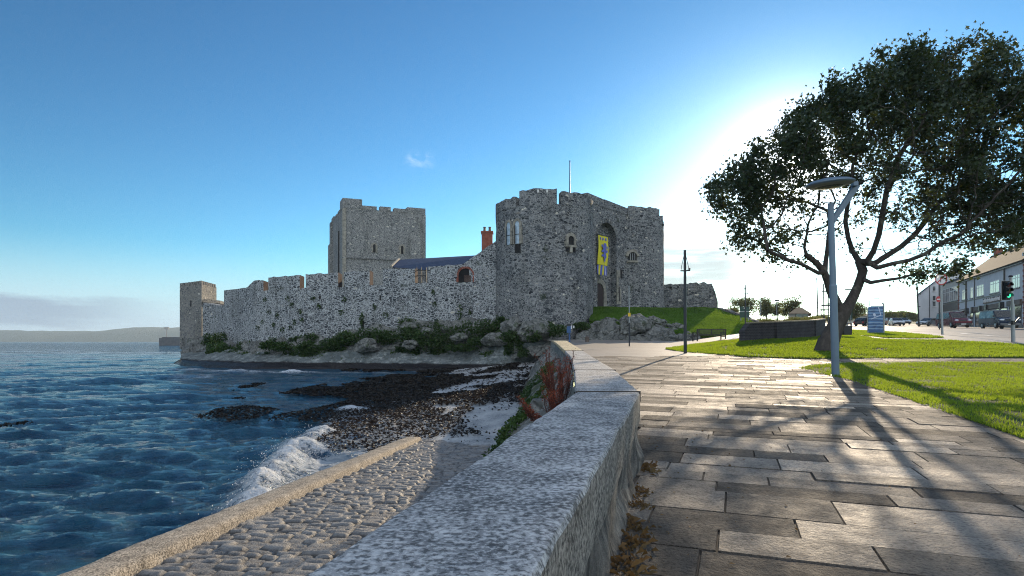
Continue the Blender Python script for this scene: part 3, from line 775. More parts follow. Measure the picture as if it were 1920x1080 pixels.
# ------------------------------------------------------------------ sea wall
def seawall():
    root = thing('sea_wall', (0.0, 4.0, -1.2), 'low grey concrete sea wall with a broad coping running along the paved path', 'wall')
    ys = np.concatenate([np.arange(-9, 12, 0.06), np.arange(12, 46.01, 0.25)])
    cs = np.linspace(0, 1, 15)
    xl = sw(ys, 1); xr = sw(ys, 2); zt = sw(ys, 3)
    V = []
    n = len(ys)
    # coping top with worn edges
    prof = [(-0.0, -0.12), (0.0, -0.02), (0.02, -0.004)] + [(c, 0) for c in np.linspace(0.06, 0.94, 11)] + [(0.98, -0.004), (1.0, -0.022), (1.0, -0.30)]
    for (t, dz) in prof:
        x = xl + (xr - xl) * t
        p = np.stack([x, ys, zt + dz], 1)
        w = (fbm(p * 2.2, 2, 3) - .5)
        p[:, 2] += w * 0.014
        if t in (0.0, 1.0) or dz < 0:
            p[:, 0] += (fbm(p * 5.0, 2, 9) - .5) * 0.022 * (1 if t > .5 else -1)
        V.append(p)
    V = np.stack(V, 1).reshape(-1, 3)
    gf = grid_faces(n, len(prof)); mi = (V[:, 1][gf].mean(1) > 20.5).astype(int)
    mi[np.arange(len(gf)) % (len(prof) - 1) == len(prof) - 2] = 2
    c = np_mesh('coping', V, gf, [M['coping'], M['lichen_stone'], M['coping_side']], root, smooth=True, mat_idx=mi)
    for Yj in (6.14, 10.6, 15.2, 20.4):
        mb = MB(); a, b, z = float(sw(Yj, 1)), float(sw(Yj, 2)), float(sw(Yj, 3))
        mb.box(((a + b) / 2, Yj, z - .045), (b - a + .01, .016, .11)); mb.build('coping_joint', M['joint'], root)
    try: c.data.set_sharp_from_angle(angle=R(38))
    except Exception: pass
    # path side: rough render over slate rubble
    zs = np.linspace(0, 1, 14); V = []
    for t in zs:
        zb = zg(xr, ys) - 0.12
        z = (zt - 0.29) * (1 - t) + zb * t
        p = np.stack([xr - 0.012 + 0.09 * t ** 2, ys, z], 1)
        q = p.copy(); q[:, 1] *= 2.2; q[:, 2] *= 3.0
        p[:, 0] += ((fbm(q, 4, 21) - .5) * 0.22 * min(1, t * 2.2)) * np.where(ys < 12, 1, .6)
        V.append(p)
    V = np.stack(V, 1).reshape(-1, 3)
    np_mesh('path_face', V, grid_faces(n, len(zs)), M['wall_face'], root, smooth=False)
    V = []
    for t in np.linspace(0, 1, 12):
        z = (zt - 0.11) * (1 - t) + (-3.1) * t
        p = np.stack([xl - 0.02 - 0.35 * t, ys, z], 1)
        p[:, 0] += (fbm(p * 2.0, 4, 31) - .5) * 0.12
        V.append(p)
    np_mesh('sea_face', np.stack(V, 1).reshape(-1, 3), grid_faces(n, 12), M['batter'], root, smooth=False)
    return root
seawall()

# ------------------------------------------------------------------ slipway and its kerb
def slip_z(Y): return np.interp(Y, [-6, 5, 15.2, 24], [-1.4, -2.0, -2.55, -3.1])
def kerb_x(Y): return np.interp(Y, [-6, 5, 15.2, 24], [-4.9, -3.91, -2.97, -2.2])
def slipway():
    ys = np.arange(0.5, 17.5, 0.027); sarr = np.linspace(0, 1, 230)
    Yg, S = np.meshgrid(ys, sarr, indexing='ij')
    x0 = kerb_x(Yg) + 0.40; x1 = sw(Yg, 1) + 0.35
    X = x0 + (x1 - x0) * S
    # setts: rows across the slope
    jx = fbm(np.stack([X.ravel() * 1.1, Yg.ravel() * 1.1, 0 * X.ravel()], 1), 3, 4).reshape(X.shape) - .5
    jy = fbm(np.stack([X.ravel() * 1.3 + 9, Yg.ravel() * 1.3, 0 * X.ravel()], 1), 3, 5).reshape(X.shape) - .5
    u = Yg + 0.45 * X * 0.3 + jy * 0.25; v = X + jx * 0.3
    row = np.floor(u / 0.135); fu = u / 0.135 - row
    wv = 0.25 + 0.16 * (_hash(row.astype(np.int64), row.astype(np.int64) * 3 + 1, row.astype(np.int64) * 0, 2) - .5)
    vv = v / wv + 7 * _hash(row.astype(np.int64), row.astype(np.int64) * 0, row.astype(np.int64) * 0 + 4, 8)
    cl = np.floor(vv); fv = vv - cl
    e = np.minimum(np.minimum(fu, 1 - fu) * 0.135, np.minimum(fv, 1 - fv) * wv)
    rnd = _hash(row.astype(np.int64), cl.astype(np.int64), row.astype(np.int64) * 0, 5)
    rnd2 = _hash(row.astype(np.int64), cl.astype(np.int64), row.astype(np.int64) * 0 + 7, 6)
    e = e + (fbm(np.stack([X.ravel() * 10, Yg.ravel() * 10, 0 * X.ravel()], 1), 3, 6).reshape(X.shape) - .5) * .06
    h = np.clip(e / 0.045, 0, 1); h = h * (2 - h)
    Z = slip_z(Yg) - 0.13 + 0.036 * h * (0.4 + 0.9 * rnd) + (fu - .5) * 0.03 * (rnd2 - .3) + (fbm(np.stack([X.ravel() * 3, Yg.ravel() * 3, 0 * X.ravel()], 1), 4, 16).reshape(X.shape) - .5) * .05
    o = np_mesh('slipway', np.stack([X, Yg, Z], -1).reshape(-1, 3), grid_faces(*X.shape), M['cobble'], smooth=True,
                attrs=[('height', 'POINT', h.ravel()), ('tone', 'POINT', rnd.ravel())])
    tag(o, kind='structure')
    ys = np.arange(-1, 16.0, 0.05); V = []
    prof = [(-0.03, -1.5), (0, -0.03), (0.03, 0.0), (0.15, 0.004), (0.3, 0.002), (0.40, 0.0), (0.43, -0.03), (0.46, -0.28)]
    for dx, dz in prof:
        p = np.stack([kerb_x(ys) + dx, ys, slip_z(ys) + dz], 1)
        n = fbm(p * 4, 4, 12) - .5
        p[:, 2] += n * 0.035; p[:, 0] += (fbm(p * 6 + 3, 3, 13) - .5) * 0.035
        V.append(p)
    o = np_mesh('slipway_kerb', np.stack(V, 1).reshape(-1, 3), grid_faces(len(ys), len(prof)), M['kerb'], smooth=True)
    tag(o, 'worn sandy concrete kerb along the seaward edge of the cobbled slipway', 'kerb')
slipway()

# ------------------------------------------------------------------ beach, seaweed, water
def shore(Y): return np.interp(Y, [10, 15, 19, 26, 35, 45, 52, 58], [-2.2, -3.0, -4.2, -4.9, -5.0, -4.4, -5.0, -9])
def beach_z(X, Y): 
    d = X - shore(Y)
    return SEA + np.where(d > 0, 0.085 * d, 0.16 * d) + 0.02
def beach():
    ys = np.linspace(11, 60, 240); s = np.linspace(0, 1, 130)
    Y, S = np.meshgrid(ys, s, indexing='ij')
    xr = np.interp(Y, [11, 46, 50, 60], [1.6, 3.6, 5, 5]); X = -30 + (xr + 30) * (1 - (1 - S) ** 2.2)
    Z = beach_z(X, Y); p = np.stack([X, Y, Z], -1).reshape(-1, 3)
    p[:, 2] += (fbm(p * np.array([.9, .5, 0]), 4, 3) - .5) * 0.12
    Z2 = p[:, 2].reshape(Y.shape)
    m = (Y < 17) & (X > kerb_x(Y)); Z2[m] = np.minimum(Z2[m], (slip_z(Y[m]) - 0.10) + (Y[m] - 14.6) * .06)
    tag(np_mesh('beach', p, grid_faces(*Y.shape), M['sand'], smooth=True), kind='structure')
beach()
def flakes(name, pts, size, mat, seed=0, flat=0.3, kind='stuff', nv=4, label=None, cat=None, parent=None, world=True, up=0.0, jit=0.5):
    """many small leaf or weed flakes, one mesh"""
    g = np.random.default_rng(seed); n = len(pts)
    size = np.broadcast_to(size, (n,)) * g.uniform(1 - jit, 1 + jit, n)
    d = g.normal(size=(n, 3)); d[:, 2] = d[:, 2] * flat + up; d /= np.linalg.norm(d, axis=1)[:, None]
    nn = g.normal(size=(n, 3)); nn[:, 2] += (1.5 if flat < 0.5 else 0.3)
    sd = np.cross(d, nn); sd /= np.linalg.norm(sd, axis=1)[:, None]
    L = size[:, None]
    if nv == 4: tpl = [(-.5, 0), (0.0, .28), (.5, 0), (0.0, -.28)]
    else: tpl = [(-.5, 0), (-.12, .20), (-.18, .48), (.10, .26), (.5, .02), (.12, -.26), (-.16, -.46), (-.12, -.18)]
    nrm = np.cross(sd, d)
    V = np.stack([pts + d * a * L + sd * b * L + nrm * (abs(b) * .35 * L) for a, b in tpl], 1).reshape(-1, 3)
    F = np.arange(n * len(tpl)).reshape(n, len(tpl))
    o = np_mesh(name, V, F, mat, parent, world=world)
    tag(o, label, cat, kind=kind); return o
def seaweed():
    n = 230000; X = rng.uniform(-26, 2.2, n); Y = rng.uniform(14, 57, n)
    d = X - shore(Y); p = np.stack([X * .45, Y * .22, X * 0], 1)
    a = fbm(p, 5, 41)
    lim = np.where(d > 0, 0.545 + 0.012 * np.clip(d - 2, 0, 5), 0.50 + 0.03 * np.clip(-d - 3, 0, 30))
    k = a > lim
    k |= (Y > 29 - .5 * np.clip(X + 8, -9, 3)) & (Y < 50) & (d < 0.7) & (d > -7.5) & (a > 0.33 + .02 * np.clip(-d - 4, 0, 8))
    k |= (Y > 16.2) & (Y < 21) & (d > -.7) & (d < 2.6) & (a > .43)
    k |= (d > 0) & (rng.random(n) < .05) & (a > .40)
    k &= X < np.interp(Y, [14, 46, 60], [0.6, 3, 4])
    k &= ~((Y < 15.2) & (X > kerb_x(Y) + .3))
    X, Y, a = X[k], Y[k], a[k]
    z = np.maximum(beach_z(X, Y), SEA + 0.03) + (fbm(np.stack([X * .9, Y * .5, 0 * X], 1), 4, 3) - .5) * 0.12
    z = z + rng.uniform(0.0, 0.06, len(X)) + np.clip(a - .5, 0, .2) * .6
    flakes('seaweed', np.stack([X, Y, z], 1), np.interp(Y, [15, 55], [0.085, 0.24]), M['seaweed'], 3, 0.12)
seaweed()

BRK = np.array([(-4.05, 8.2), (-4.35, 9.6), (-4.9, 11.5), (-5.5, 14.2), (-5.9, 17.5), (-6.3, 21.0), (-6.9, 25)])
def water():
    ys = np.concatenate([np.linspace(-30, 3, 25), np.geomspace(3.2, 130, 560), np.geomspace(132, 12000, 110)])
    us = np.concatenate([np.linspace(-2600, -120, 60), np.linspace(-110, 1010, 470)])
    Y, U = np.meshgrid(ys, us, indexing='ij')
    X = (U - CX) / FPX * np.maximum(Y, 9.0)
    Z = np.zeros_like(X)
    g = np.random.default_rng(5)
    sp = np.maximum(Y, 9) * (2.4 / FPX) + 0.011 * np.maximum(Y, 3)
    wx = fbm(np.stack([X.ravel() * .08, Y.ravel() * .08, 0 * X.ravel()], 1), 3, 7).reshape(X.shape) - .5
    env = 0.45 + 1.1 * fbm(np.stack([X.ravel() * .05 + 3, Y.ravel() * .07, 0 * X.ravel()], 1), 3, 8).reshape(X.shape)
    for lam, amp, n in ((7.5, .06, 2), (4.2, .042, 3), (2.3, .040, 5), (1.25, .040, 7), (0.7, .030, 8), (0.42, .017, 7)):
        for i in range(n):
            th = g.normal(R(106), 0.24 if lam > 2 else 0.45); l = lam * g.uniform(.8, 1.25); ph = g.uniform(0, 6.28)
            q = (X * math.cos(th) + Y * math.sin(th) + wx * 7 * (lam / 7.5) ** .35) * 2 * math.pi / l + ph
            s = 1 - np.abs(np.sin(q / 2)) * 2 if lam < 5 else np.sin(q)
            Z += s * amp * env * np.clip((lam / sp - 1.8) / 2.5, 0, 1) / math.sqrt(n) * 1.35
    # breaker rolling along the slipway
    foam = np.zeros_like(X)
    ds = np.full(X.shape, 1e9); sd = np.zeros_like(X); along = np.zeros_like(X)
    for i in range(len(BRK) - 1):
        a, b = BRK[i], BRK[i + 1]; ab = b - a; L2 = ab @ ab
        t = np.clip(((X - a[0]) * ab[0] + (Y - a[1]) * ab[1]) / L2, 0, 1)
        dx = X - (a[0] + t * ab[0]); dy = Y - (a[1] + t * ab[1]); d = np.hypot(dx, dy)
        k = d < ds; ds[k] = d[k]; sd[k] = np.sign(dx)[k]; along[k] = (i + t)[k]
    nz = fbm(np.stack([X.ravel() * 1.4, Y.ravel() * 1.1, 0 * X.ravel()], 1), 5, 17).reshape(X.shape)
    nf = fbm(np.stack([X.ravel() * 4, Y.ravel() * 4, 0 * X.ravel()], 1), 4, 18).reshape(X.shape)
    amp = np.interp(along, [0.05, 1, 2.5, 4, 6], [.0, .30, .36, .25, .10])
    Z += amp * np.exp(-(ds / .42) ** 2) * (0.35 + 1.1 * nz)
    dd = ds * np.where(sd > 0, 0.55, 1.4)
    foam = np.maximum(foam, np.interp(along, [0.05, 1, 4, 6], [0, 1.05, 1.0, .75]) * np.exp(-(dd / 0.55) ** 2) * (0.15 + 1.45 * nz))
    Z += (nf - .45) * 0.22 * np.clip(foam - .3, 0, 1)
    wash = (sd > 0) & (ds < 3.2); foam = np.maximum(foam, np.where(wash, .72 * np.exp(-(ds / 2.4) ** 2), 0) * (0.5 + nz))
    # foam by the rocks and lines of wash on the beach
    d = X - shore(Y)
    foam = np.maximum(foam, 0.62 * np.exp(-((d + .3) / 1.2) ** 2) * (Y < 60) * (Y > 12) * (.5 + nz))
    for fx, fy, rx, ry, a in ((-20.5, 54.5, 2.6, .8, 1.4), (-26, 55.6, 4, .45, .8), (-33, 58.5, 4, .6, .8), (-14, 53, 3, .5, .6)):
        foam = np.maximum(foam, a * np.exp(-((X - fx) / rx) ** 2 - ((Y - fy) / ry) ** 2) * (.3 + 1.2 * nz))
        Z += .35 * a * np.exp(-((X - fx) / rx) ** 2 - ((Y - fy) / ry) ** 2) * nz
    caps = fbm(np.stack([X.ravel() * .12, Y.ravel() * .06, 0 * X.ravel()], 1), 5, 55).reshape(X.shape)
    foam = np.maximum(foam, np.clip((caps - .70) * 6, 0, .6) * (Y > 40) * (Y < 200))
    land = np.clip((X - kerb_x(Y) - .1) / .6, 0, 1) * (Y < 15.5)
    Z = Z * (1 - np.clip((d + 1) / 2, 0, 1) * (Y > 12) * .7) - land * 1.5
    Z[:, 0] -= 0; 
    o = np_mesh('sea_water', np.stack([X, Y, Z + SEA], -1).reshape(-1, 3), grid_faces(*X.shape), M['water'], smooth=True,
                attrs=[('foam', 'POINT', np.clip(foam, 0, 1.3).ravel())])
    tag(o, kind='structure')
water()
def spray():
    mb = []
    for (x, y, r, n) in ((-4.45, 9.9, .55, 700), (-4.9, 11.6, .6, 500), (-5.35, 13.6, .8, 1100), (-5.8, 16.5, .7, 350)):
        p = np.stack([rng.normal(x + .25, r * .42, n), rng.normal(y, r, n), SEA + .10 + np.abs(rng.normal(0, .17, n))], 1); mb.append(p)
    flakes('sea_foam', np.concatenate(mb), 0.028, M['sign_white'], 8, 1.0)
spray()

# far shore, hills, pier
def hills():
    xs = np.linspace(-5200, -300, 260); V = []
    for t in np.linspace(0, 1, 16):
        Y = 2900 + 900 * t
        u = CX + FPX * xs / 3300.0
        top = np.interp(u, [-900, 0, 60, 150, 200, 260, 335, 600, 900], [58, 66, 62, 66, 82, 84, 88, 100, 90]) 
        sh = math.sin(min(1, t * 1.25) * math.pi / 2)
        z = SEA - 1 + (top + 3) * sh + (fbm(np.stack([xs / 90, np.full_like(xs, Y / 90), xs * 0], 1), 5, 61) - .5) * 22 * sh
        V.append(np.stack([xs, np.full_like(xs, Y), z], 1))
    tag(np_mesh('hills', np.concatenate(V), grid_faces(16, 260), M['hill'], smooth=True), kind='structure')
hills()
def pier():
    root = thing('stone_pier', (-228, 390, SEA), 'dark stone pier end standing out from behind the castle on the far left', 'pier')
    mb = MB(); a = PX(298, 390); b = a + 40
    mb.box(((a + b) / 2, 396, -0.6), (b - a, 12, 5.6)); mb.box(((a + b) / 2 + .6, 396.4, 2.5), (b - a - 1.2, 10.5, .7))
    mb.build('quay', M['pier'], root)
    mb = MB(); x = PX(312, 394); mb.tube([(x, 394, 2.5), (x, 394, 8.5)], .35); mb.box((x, 394, 8.8), (3.4, .8, 1.6)); mb.build('beacon', M['far_wall'], root)
pier()
# ------------------------------------------------------------------ the castle
def wall_run(root, name, st, th, mat, mtop=None, parent=None):
    """st: (X, Y, zbottom, ztop) along the outer face; inner face pushed back by th, one closed mesh"""
    n = len(st); pts = [Vector((s[0], s[1])) for s in st]
    nr = []
    for i in range(n):
        d = (pts[min(i + 1, n - 1)] - pts[max(i - 1, 0)]).normalized(); nr.append(Vector((-d.y, d.x)))
    mb = MB()
    for s, q in zip(st, nr):
        b = (s[0] + q.x * th, s[1] + q.y * th)
        mb.v += [(s[0], s[1], s[2]), (s[0], s[1], s[3]), (b[0], b[1], s[3]), (b[0], b[1], s[2])]
    for i in range(n - 1):
        a = i * 4; c = a + 4
        for k in range(4):
            k2 = (k + 1) % 4; mb.f.append((a + k, a + k2, c + k2, c + k)); mb.m.append(0)
    mb.f.append((0, 1, 2, 3)); mb.m.append(0); e = (n - 1) * 4; mb.f.append((e + 3, e + 2, e + 1, e)); mb.m.append(0)
    return mb.build(name, mat, root if parent is None else parent)
def interp_st(px, tab, k): return float(np.interp(px, [t[0] for t in tab], [t[k] for t in tab]))

CW = [(420, 76), (446, 73), (480, 69), (560, 65.5), (650, 64), (760, 63), (860, 62), (938, 61.5)]   # px, Y of the outer face
def cwY(px): return interp_st(px, CW, 1)
def arch_pts(w, h, n=10, pointed=False):
    """outline of an arched opening, base at 0, in (u, v)"""
    r = w / 2; out = [(-r, 0), (r, 0), (r, h - r)]
    for k in range(1, n):
        t = math.pi * k / n; out.append((r * math.cos(t), h - r + r * math.sin(t) * (1.35 if pointed else 1)))
    out.append((-r, h - r)); return out
def frame3(o, nrm):
    n = Vector(nrm).normalized(); u = Vector((0, 0, 1)).cross(n).normalized(); return Vector(o), u, Vector((0, 0, 1)), n
def arch_prism(mb, o, nrm, w, h, d0, d1, pointed=False, flat=False, m=0):
    o, u, z, n = frame3(o, nrm)
    pts = [(-w / 2, 0), (w / 2, 0), (w / 2, h), (-w / 2, h)] if flat else arch_pts(w, h, 10, pointed)
    mb.prism([o + u * a + z * b + n * d0 for a, b in pts], n * (d1 - d0), m)
def arch_ring(mb, o, nrm, w, h, t, d0, d1, pointed=False, nblk=9, jamb=True, m=0):
    """separate voussoirs and jamb blocks round an opening"""
    o, u, z, n = frame3(o, nrm); r = w / 2; g = random.Random(int(w * 1000 + h * 77))
    for k in range(nblk):
        a0 = math.pi * k / nblk + .015; a1 = math.pi * (k + 1) / nblk - .015; tt = t * g.uniform(.8, 1.15)
        q = [(r, a0), (r + tt, a0), (r + tt, a1), (r, a1)]; s = 1.35 if pointed else 1
        mb.prism([o + u * (a * math.cos(b)) + z * (h - r + a * math.sin(b) * s) + n * d0 for a, b in q], n * (d1 - d0), m)
    if jamb:
        for sd in (-1, 1):
            y = 0.0
            while y < h - r - .05:
                bh = min(g.uniform(.3, .45), h - r - y); tt = t * g.choice([.7, 1.1, 1.5])
                q = [(sd * r, y), (sd * (r + tt), y), (sd * (r + tt), y + bh - .02), (sd * r, y + bh - .02)]
                mb.prism([o + u * a + z * b + n * d0 for a, b in q], n * (d1 - d0), m); y += bh

def curtain():
    root = thing('curtain_wall', P(650, 640, 64), 'long battlemented rubble castle wall of dark stones in white mortar above the sea', 'castle wall')
    tops = [(420, 544.5), (462, 539), (479, 539), (494, 546), (503, 543), (562, 541), (573, 540), (634, 539), (648, 537), (693, 535), (718, 534), (778, 531), (802, 530), (850, 520), (868, 495), (900, 473), (931, 451), (938, 447)]
    # the foot runs below the rocks
    pxs = sorted(set(list(np.arange(420, 938, 9.0)) + [t[0] for t in tops] + [938]))
    st = []
    for p in pxs:
        Y = cwY(p); t = interp_st(p, tops, 1)
        st.append((PX(p, Y), Y, -3.0, (HY - t) / FPX * Y + (0.05 * random.uniform(-1, 1) if 430 < p < 930 else 0)))
    wall_run(root, 'wall', st, 1.6, M['curtain_stone'])
    mer = [((462, 479, 494), (539, 525, 525)), ((503, 530, 562), (519.5, 518, 516)), ((573, 600, 634), (514.5, 513, 511)), ((645, 670, 693), (509.5, 508.5, 507.5)), ((718, 750, 778), (505, 503.5, 503)), ((802, 835, 868), (499, 497.5, 495))]
    for (a, b) in mer:
        mb = MB(); th = 1.05
        F, B = [], []
        p0, p1 = a[0], a[-1]
        for p in np.linspace(p0, p1, 12):
            Y = cwY(p) - 0.02; zt = (HY - np.interp(p, a, b)) / FPX * Y + random.uniform(-.07, .07)
            zb = (HY - interp_st(p, tops, 1)) / FPX * Y - .15
            F.append((PX(p, Y), Y, zb, zt))
        n = len(F)
        for s in F: mb.v += [(s[0], s[1], s[2]), (s[0], s[1], s[3]), (s[0] + .15, s[1] + th, s[3] - .1), (s[0] + .15, s[1] + th, s[2])]
        for i in range(n - 1):
            q = i * 4; c = q + 4
            for k in range(4):
                k2 = (k + 1) % 4; mb.f.append((q + k, q + k2, c + k2, c + k)); mb.m.append(0)
        mb.f.append((0, 1, 2, 3)); mb.m.append(1); e = (n - 1) * 4; mb.f.append((e + 3, e + 2, e + 1, e)); mb.m.append(1)
        mb.build('merlon', [M['curtain_stone'], M['reveal']], root)
    # arched gun opening with a brick ring
    p = 873; Y = cwY(p) - .02; o = P(p, 529, Y); nr = (0.02, -1, 0)
    mb = MB(); arch_ring(mb, o, nr, 1.5, 1.45, .2, -.1, .10, nblk=11); r = mb.build('brick_arch', M['red_brick'], root)
    mb = MB(); arch_prism(mb, o, nr, 1.5, 1.45, -.3, .03); mb.build('opening', M['void'], root)
    mb = MB(); arch_prism(mb, o + Vector((.25, 0, 0)), nr, .8, .72, .03, .05, flat=True); mb.build('opening_lining', M['reveal'], root)
    # window frame standing in the sixth gap, slits and a drain hole
    mb = MB(); Y = cwY(790) + .9
    for q in ((781, 0), (790, 0), (799, 0)): mb.box(P(q[0], 516, Y), (.10, .1, 1.7))
    for y in (507, 517): mb.box(P(790, y, Y), (1.1, .09, .09))
    mb.build('timber_frame', M['dark_wood'], root)
    for (p, y, w, h) in ((713, 563, .16, .55), (600, 560, .2, .3), (680, 617, .3, .9)):
        mb = MB(); arch_prism(mb, P(p, y, cwY(p) - .01), nr, w, h, -.2, .025, flat=True); mb.build('slit', M['void'], root)
curtain()

def sea_tower():
    root = thing('sea_tower', P(360, 655, 86), 'small square seaward tower at the far left end of the castle wall', 'tower')
    # plan: left-front face in shade, right face catching the sun
    A = P(337, 600, 88).xy; B = P(378, 600, 84).xy; C = P(406, 600, 90).xy; D = A + (C - B)
    mb = MB(); zt = (640 - 533) / FPX * 84
    mb.prism([(*q, -1.2) for q in (A, B, C, D)], (0, 0, zt + 1.2)); mb.build('tower_body', M['sea_tower_stone'], root)
    for e0, e1 in ((A, B), (B, C), (C, D), (D, A)):
        d = e1 - e0; L = d.length; n = max(3, int(L / .75)); dn = d.normalized(); q = Vector((-dn.y, dn.x)) * .3
        for k in range(n):
            a = e0 + d * (k / n) + dn * .05; b = a + dn * (L / n * .52)
            mb = MB(); mb.prism([(*p, zt - .02) for p in (a, b, b + q, a + q)], (0, 0, .55 if e0 in (A, B) and e1 in (B, C) else .22)); mb.build('merlon', M['sea_tower_stone'], root)
    # projecting ledge and the lower range behind
    mb = MB(); c1 = P(378, 566, 83.2); c2 = P(413, 566, 87)
    mb.prism([(c1.x, c1.y, c1.z), (c2.x, c2.y, c1.z), (c2.x - 1, c2.y + 4, c1.z), (c1.x - 1, c1.y + 4, c1.z)], (0, 0, .45)); mb.build('ledge', M['sea_tower_stone'], root)
    st = [(*P(380, 0, 83).xy, -1.2, 5.5), (*P(398, 0, 82).xy, -1.2, 5.2), (*P(413, 0, 80).xy, -1.2, 4.9), (*P(424, 0, 78).xy, -1.2, 4.9)]
    wall_run(root, 'link_wall', st, 1.2, M['curtain_stone'])
    mb = MB(); arch_prism(mb, P(358, 575, 85.9), (-.55, -.83, 0), .25, .9, -.2, .05, flat=True); mb.build('slit', M['void'], root)
    mb = MB(); t = P(395, 643, 79)
    foot = [P(306, 681.5, 75.3), P(322, 680, 72.5), P(395, 655, 74), P(380, 648, 80)]
    top = [P(372, 652, 81), P(384, 652, 79), P(398, 640, 78), P(390, 638, 82)]
    i = len(mb.v); mb.v += [tuple(q - Vector((0, 0, .8 if k < 2 else 0))) for k, q in enumerate(foot)] + [tuple(q) for q in top]
    mb.f += [(0, 1, 5, 4), (1, 2, 6, 5), (2, 3, 7, 6), (3, 0, 4, 7), (4, 5, 6, 7)]; mb.m += [0] * 5
    mb.build('spur', M['batter'], root)
sea_tower()

def keep():
    Yk = 150; K = 1.25
    root = thing('castle_keep', P(710, 640, Yk), 'tall square stone keep with stepped battlements rising behind the castle wall', 'castle keep')
    A = P(643, 600, 118 * K); B = P(797, 600, 124 * K); C0 = P(622, 600, 134 * K)
    d = (B - A).xy; q = (C0 - A).xy
    z0 = 0; zt = (640 - 389) / FPX * 118 * K
    def pl(a, b): return A.xy + d * a + q * b
    mb = MB(); mb.prism([(*pl(a, b), z0) for a, b in ((0, 0), (1, 0), (1, 1), (0, 1))], (0, 0, zt)); mb.build('tower_body', M['keep_stone'], root)
    def mer(a0, a1, b0, b1, h):
        mb = MB(); mb.prism([(*pl(a, b), zt - .03) for a, b in ((a0, b0), (a1, b0), (a1, b1), (a0, b1))], (0, 0, h * K)); mb.build('merlon', M['keep_stone'], root)
    e = -.004
    mer(e, .225, e, .22, 1.95)                       # corner turrets
    mer(.775, 1.004, e, .22, 1.15)
    mer(e, .2, .8, 1.004, 1.0); mer(.8, 1.004, .8, 1.004, 1.2)
    for a0, a1, h in ((.228, .40, .75), (.44, .57, .85), (.61, .772, .72)): mer(a0, a1, e, .07, h)
    for b0, b1 in ((.26, .42), (.50, .62), (.66, .78)): mer(e, .06, b0, b1, .5)
    # string course, corner strips, slender buttress on the left side
    mb = MB(); o = pl(-.01, -.012); o2 = pl(1.01, -.012); z = (640 - 484) / FPX * 118 * K
    mb.prism([(*o, z), (*o2, z), (*(o2 + q * .02), z), (*(o + q * .02), z)], (0, 0, .28)); mb.build('string_course', M['ruin_stone'], root)
    for a0, a1 in ((-.006, .035), (.965, 1.006)):
        mb = MB(); mb.prism([(*pl(a, b), z0) for a, b in ((a0, -.01), (a1, -.01), (a1, .03), (a0, .03))], (0, 0, zt - .2)); mb.build('corner_strip', M['quoin'] if a0 < 0 else M['keep_stone'], root)
    for b0, b1, top in ((.86, 1.03, 455), (.90, 1.03, 412)):
        zz = (640 - top) / FPX * 130 * K
        mb = MB(); w = .045 if top > 430 else .025
        mb.prism([(*pl(a, b), z0) for a, b in ((-w, b0), (0.01, b0), (.01, b1), (-w, b1))], (0, 0, zz)); mb.build('buttress', M['keep_stone'], root)
    for p, y0, y1, w in ((636.5, 431, 520, .3),):
        oo = pl(-.004, .30); mb = MB(); mb.box((*oo, (640 - 475) / FPX * 122 * K), (.35, .4, 12)); mb.build('drain_pipe', M['void'], root)
    nn = Vector((d.y, -d.x, 0))
    for p, t in ((699, 0.37), (752, .71)):
        o = Vector((*pl(t, -.004), (640 - 473) / FPX * 120 * K)); mb = MB()
        arch_prism(mb, o, nn, .6, 2.1, -.2, .03, flat=True); wdw = mb.build('window', M['void'], root)
        mb = MB(); arch_ring(mb, o, nn, .65, 2.1, .45, -.1, .1, nblk=5); mb.build('surround', M['quoin'], wdw)
keep()

def hall():
    root = thing('castle_hall', P(820, 640, 76), 'slate-roofed castle building with a red brick chimney showing over the wall', 'building')
    a = P(735, 505, 74); b = P(905, 505, 82); r0 = P(748, 487, 80); r1 = P(905, 477.5, 88)
    a.z = b.z = 9.4; 
    mb = MB(); bk = Vector((-1, 13, 0))
    mb.prism([(a.x + .4, a.y, 0), (b.x, b.y, 0), (b.x, b.y + 14, 0), (a.x + .4, a.y + 14, 0)], (0, 0, 9.3)); mb.build('wall', M['ruin_stone'], root)
    z = (640 - 487) / FPX * 80
    R0 = Vector((r0.x, r0.y, z)); R1 = Vector((r1.x, r1.y, (640 - 478) / FPX * 88))
    A = Vector((a.x, a.y, 9.35)); B = Vector((b.x, b.y, 9.35)); C_ = Vector((b.x, b.y + 14, 9.35)); D = Vector((a.x, a.y + 14, 9.35))
    mb = MB(); mb.poly([A, B, R1, R0]); mb.poly([B, C_, R1]); mb.poly([C_, D, R0, R1]); mb.poly([D, A, R0]); mb.poly([A, D, C_, B])
    rf = mb.build('roof', M['slate'], root)
    mb = MB(); mb.tube([A + Vector((-.1, -.1, .1)), R0 + Vector((0, 0, .12))], .16, 6); mb.build('verge', M['quoin'], rf)
    mb = MB(); c = P(913.5, 480, 74); mb.box((c.x, c.y, 10.6), (1.35, 1.2, 6.0)); mb.box((c.x, c.y, 13.7), (1.55, 1.4, .22)); ch = mb.build('chimney', M['red_brick'], root)
    for dx in (-.33, .33):
        mb = MB(); mb.lathe((c.x + dx, c.y, 13.8), [(.19, 0), (.15, .45), (.18, .52), (.18, .62), (.12, .62)], 10); mb.build('chimney_pot', M['brown_band'], ch)
hall()

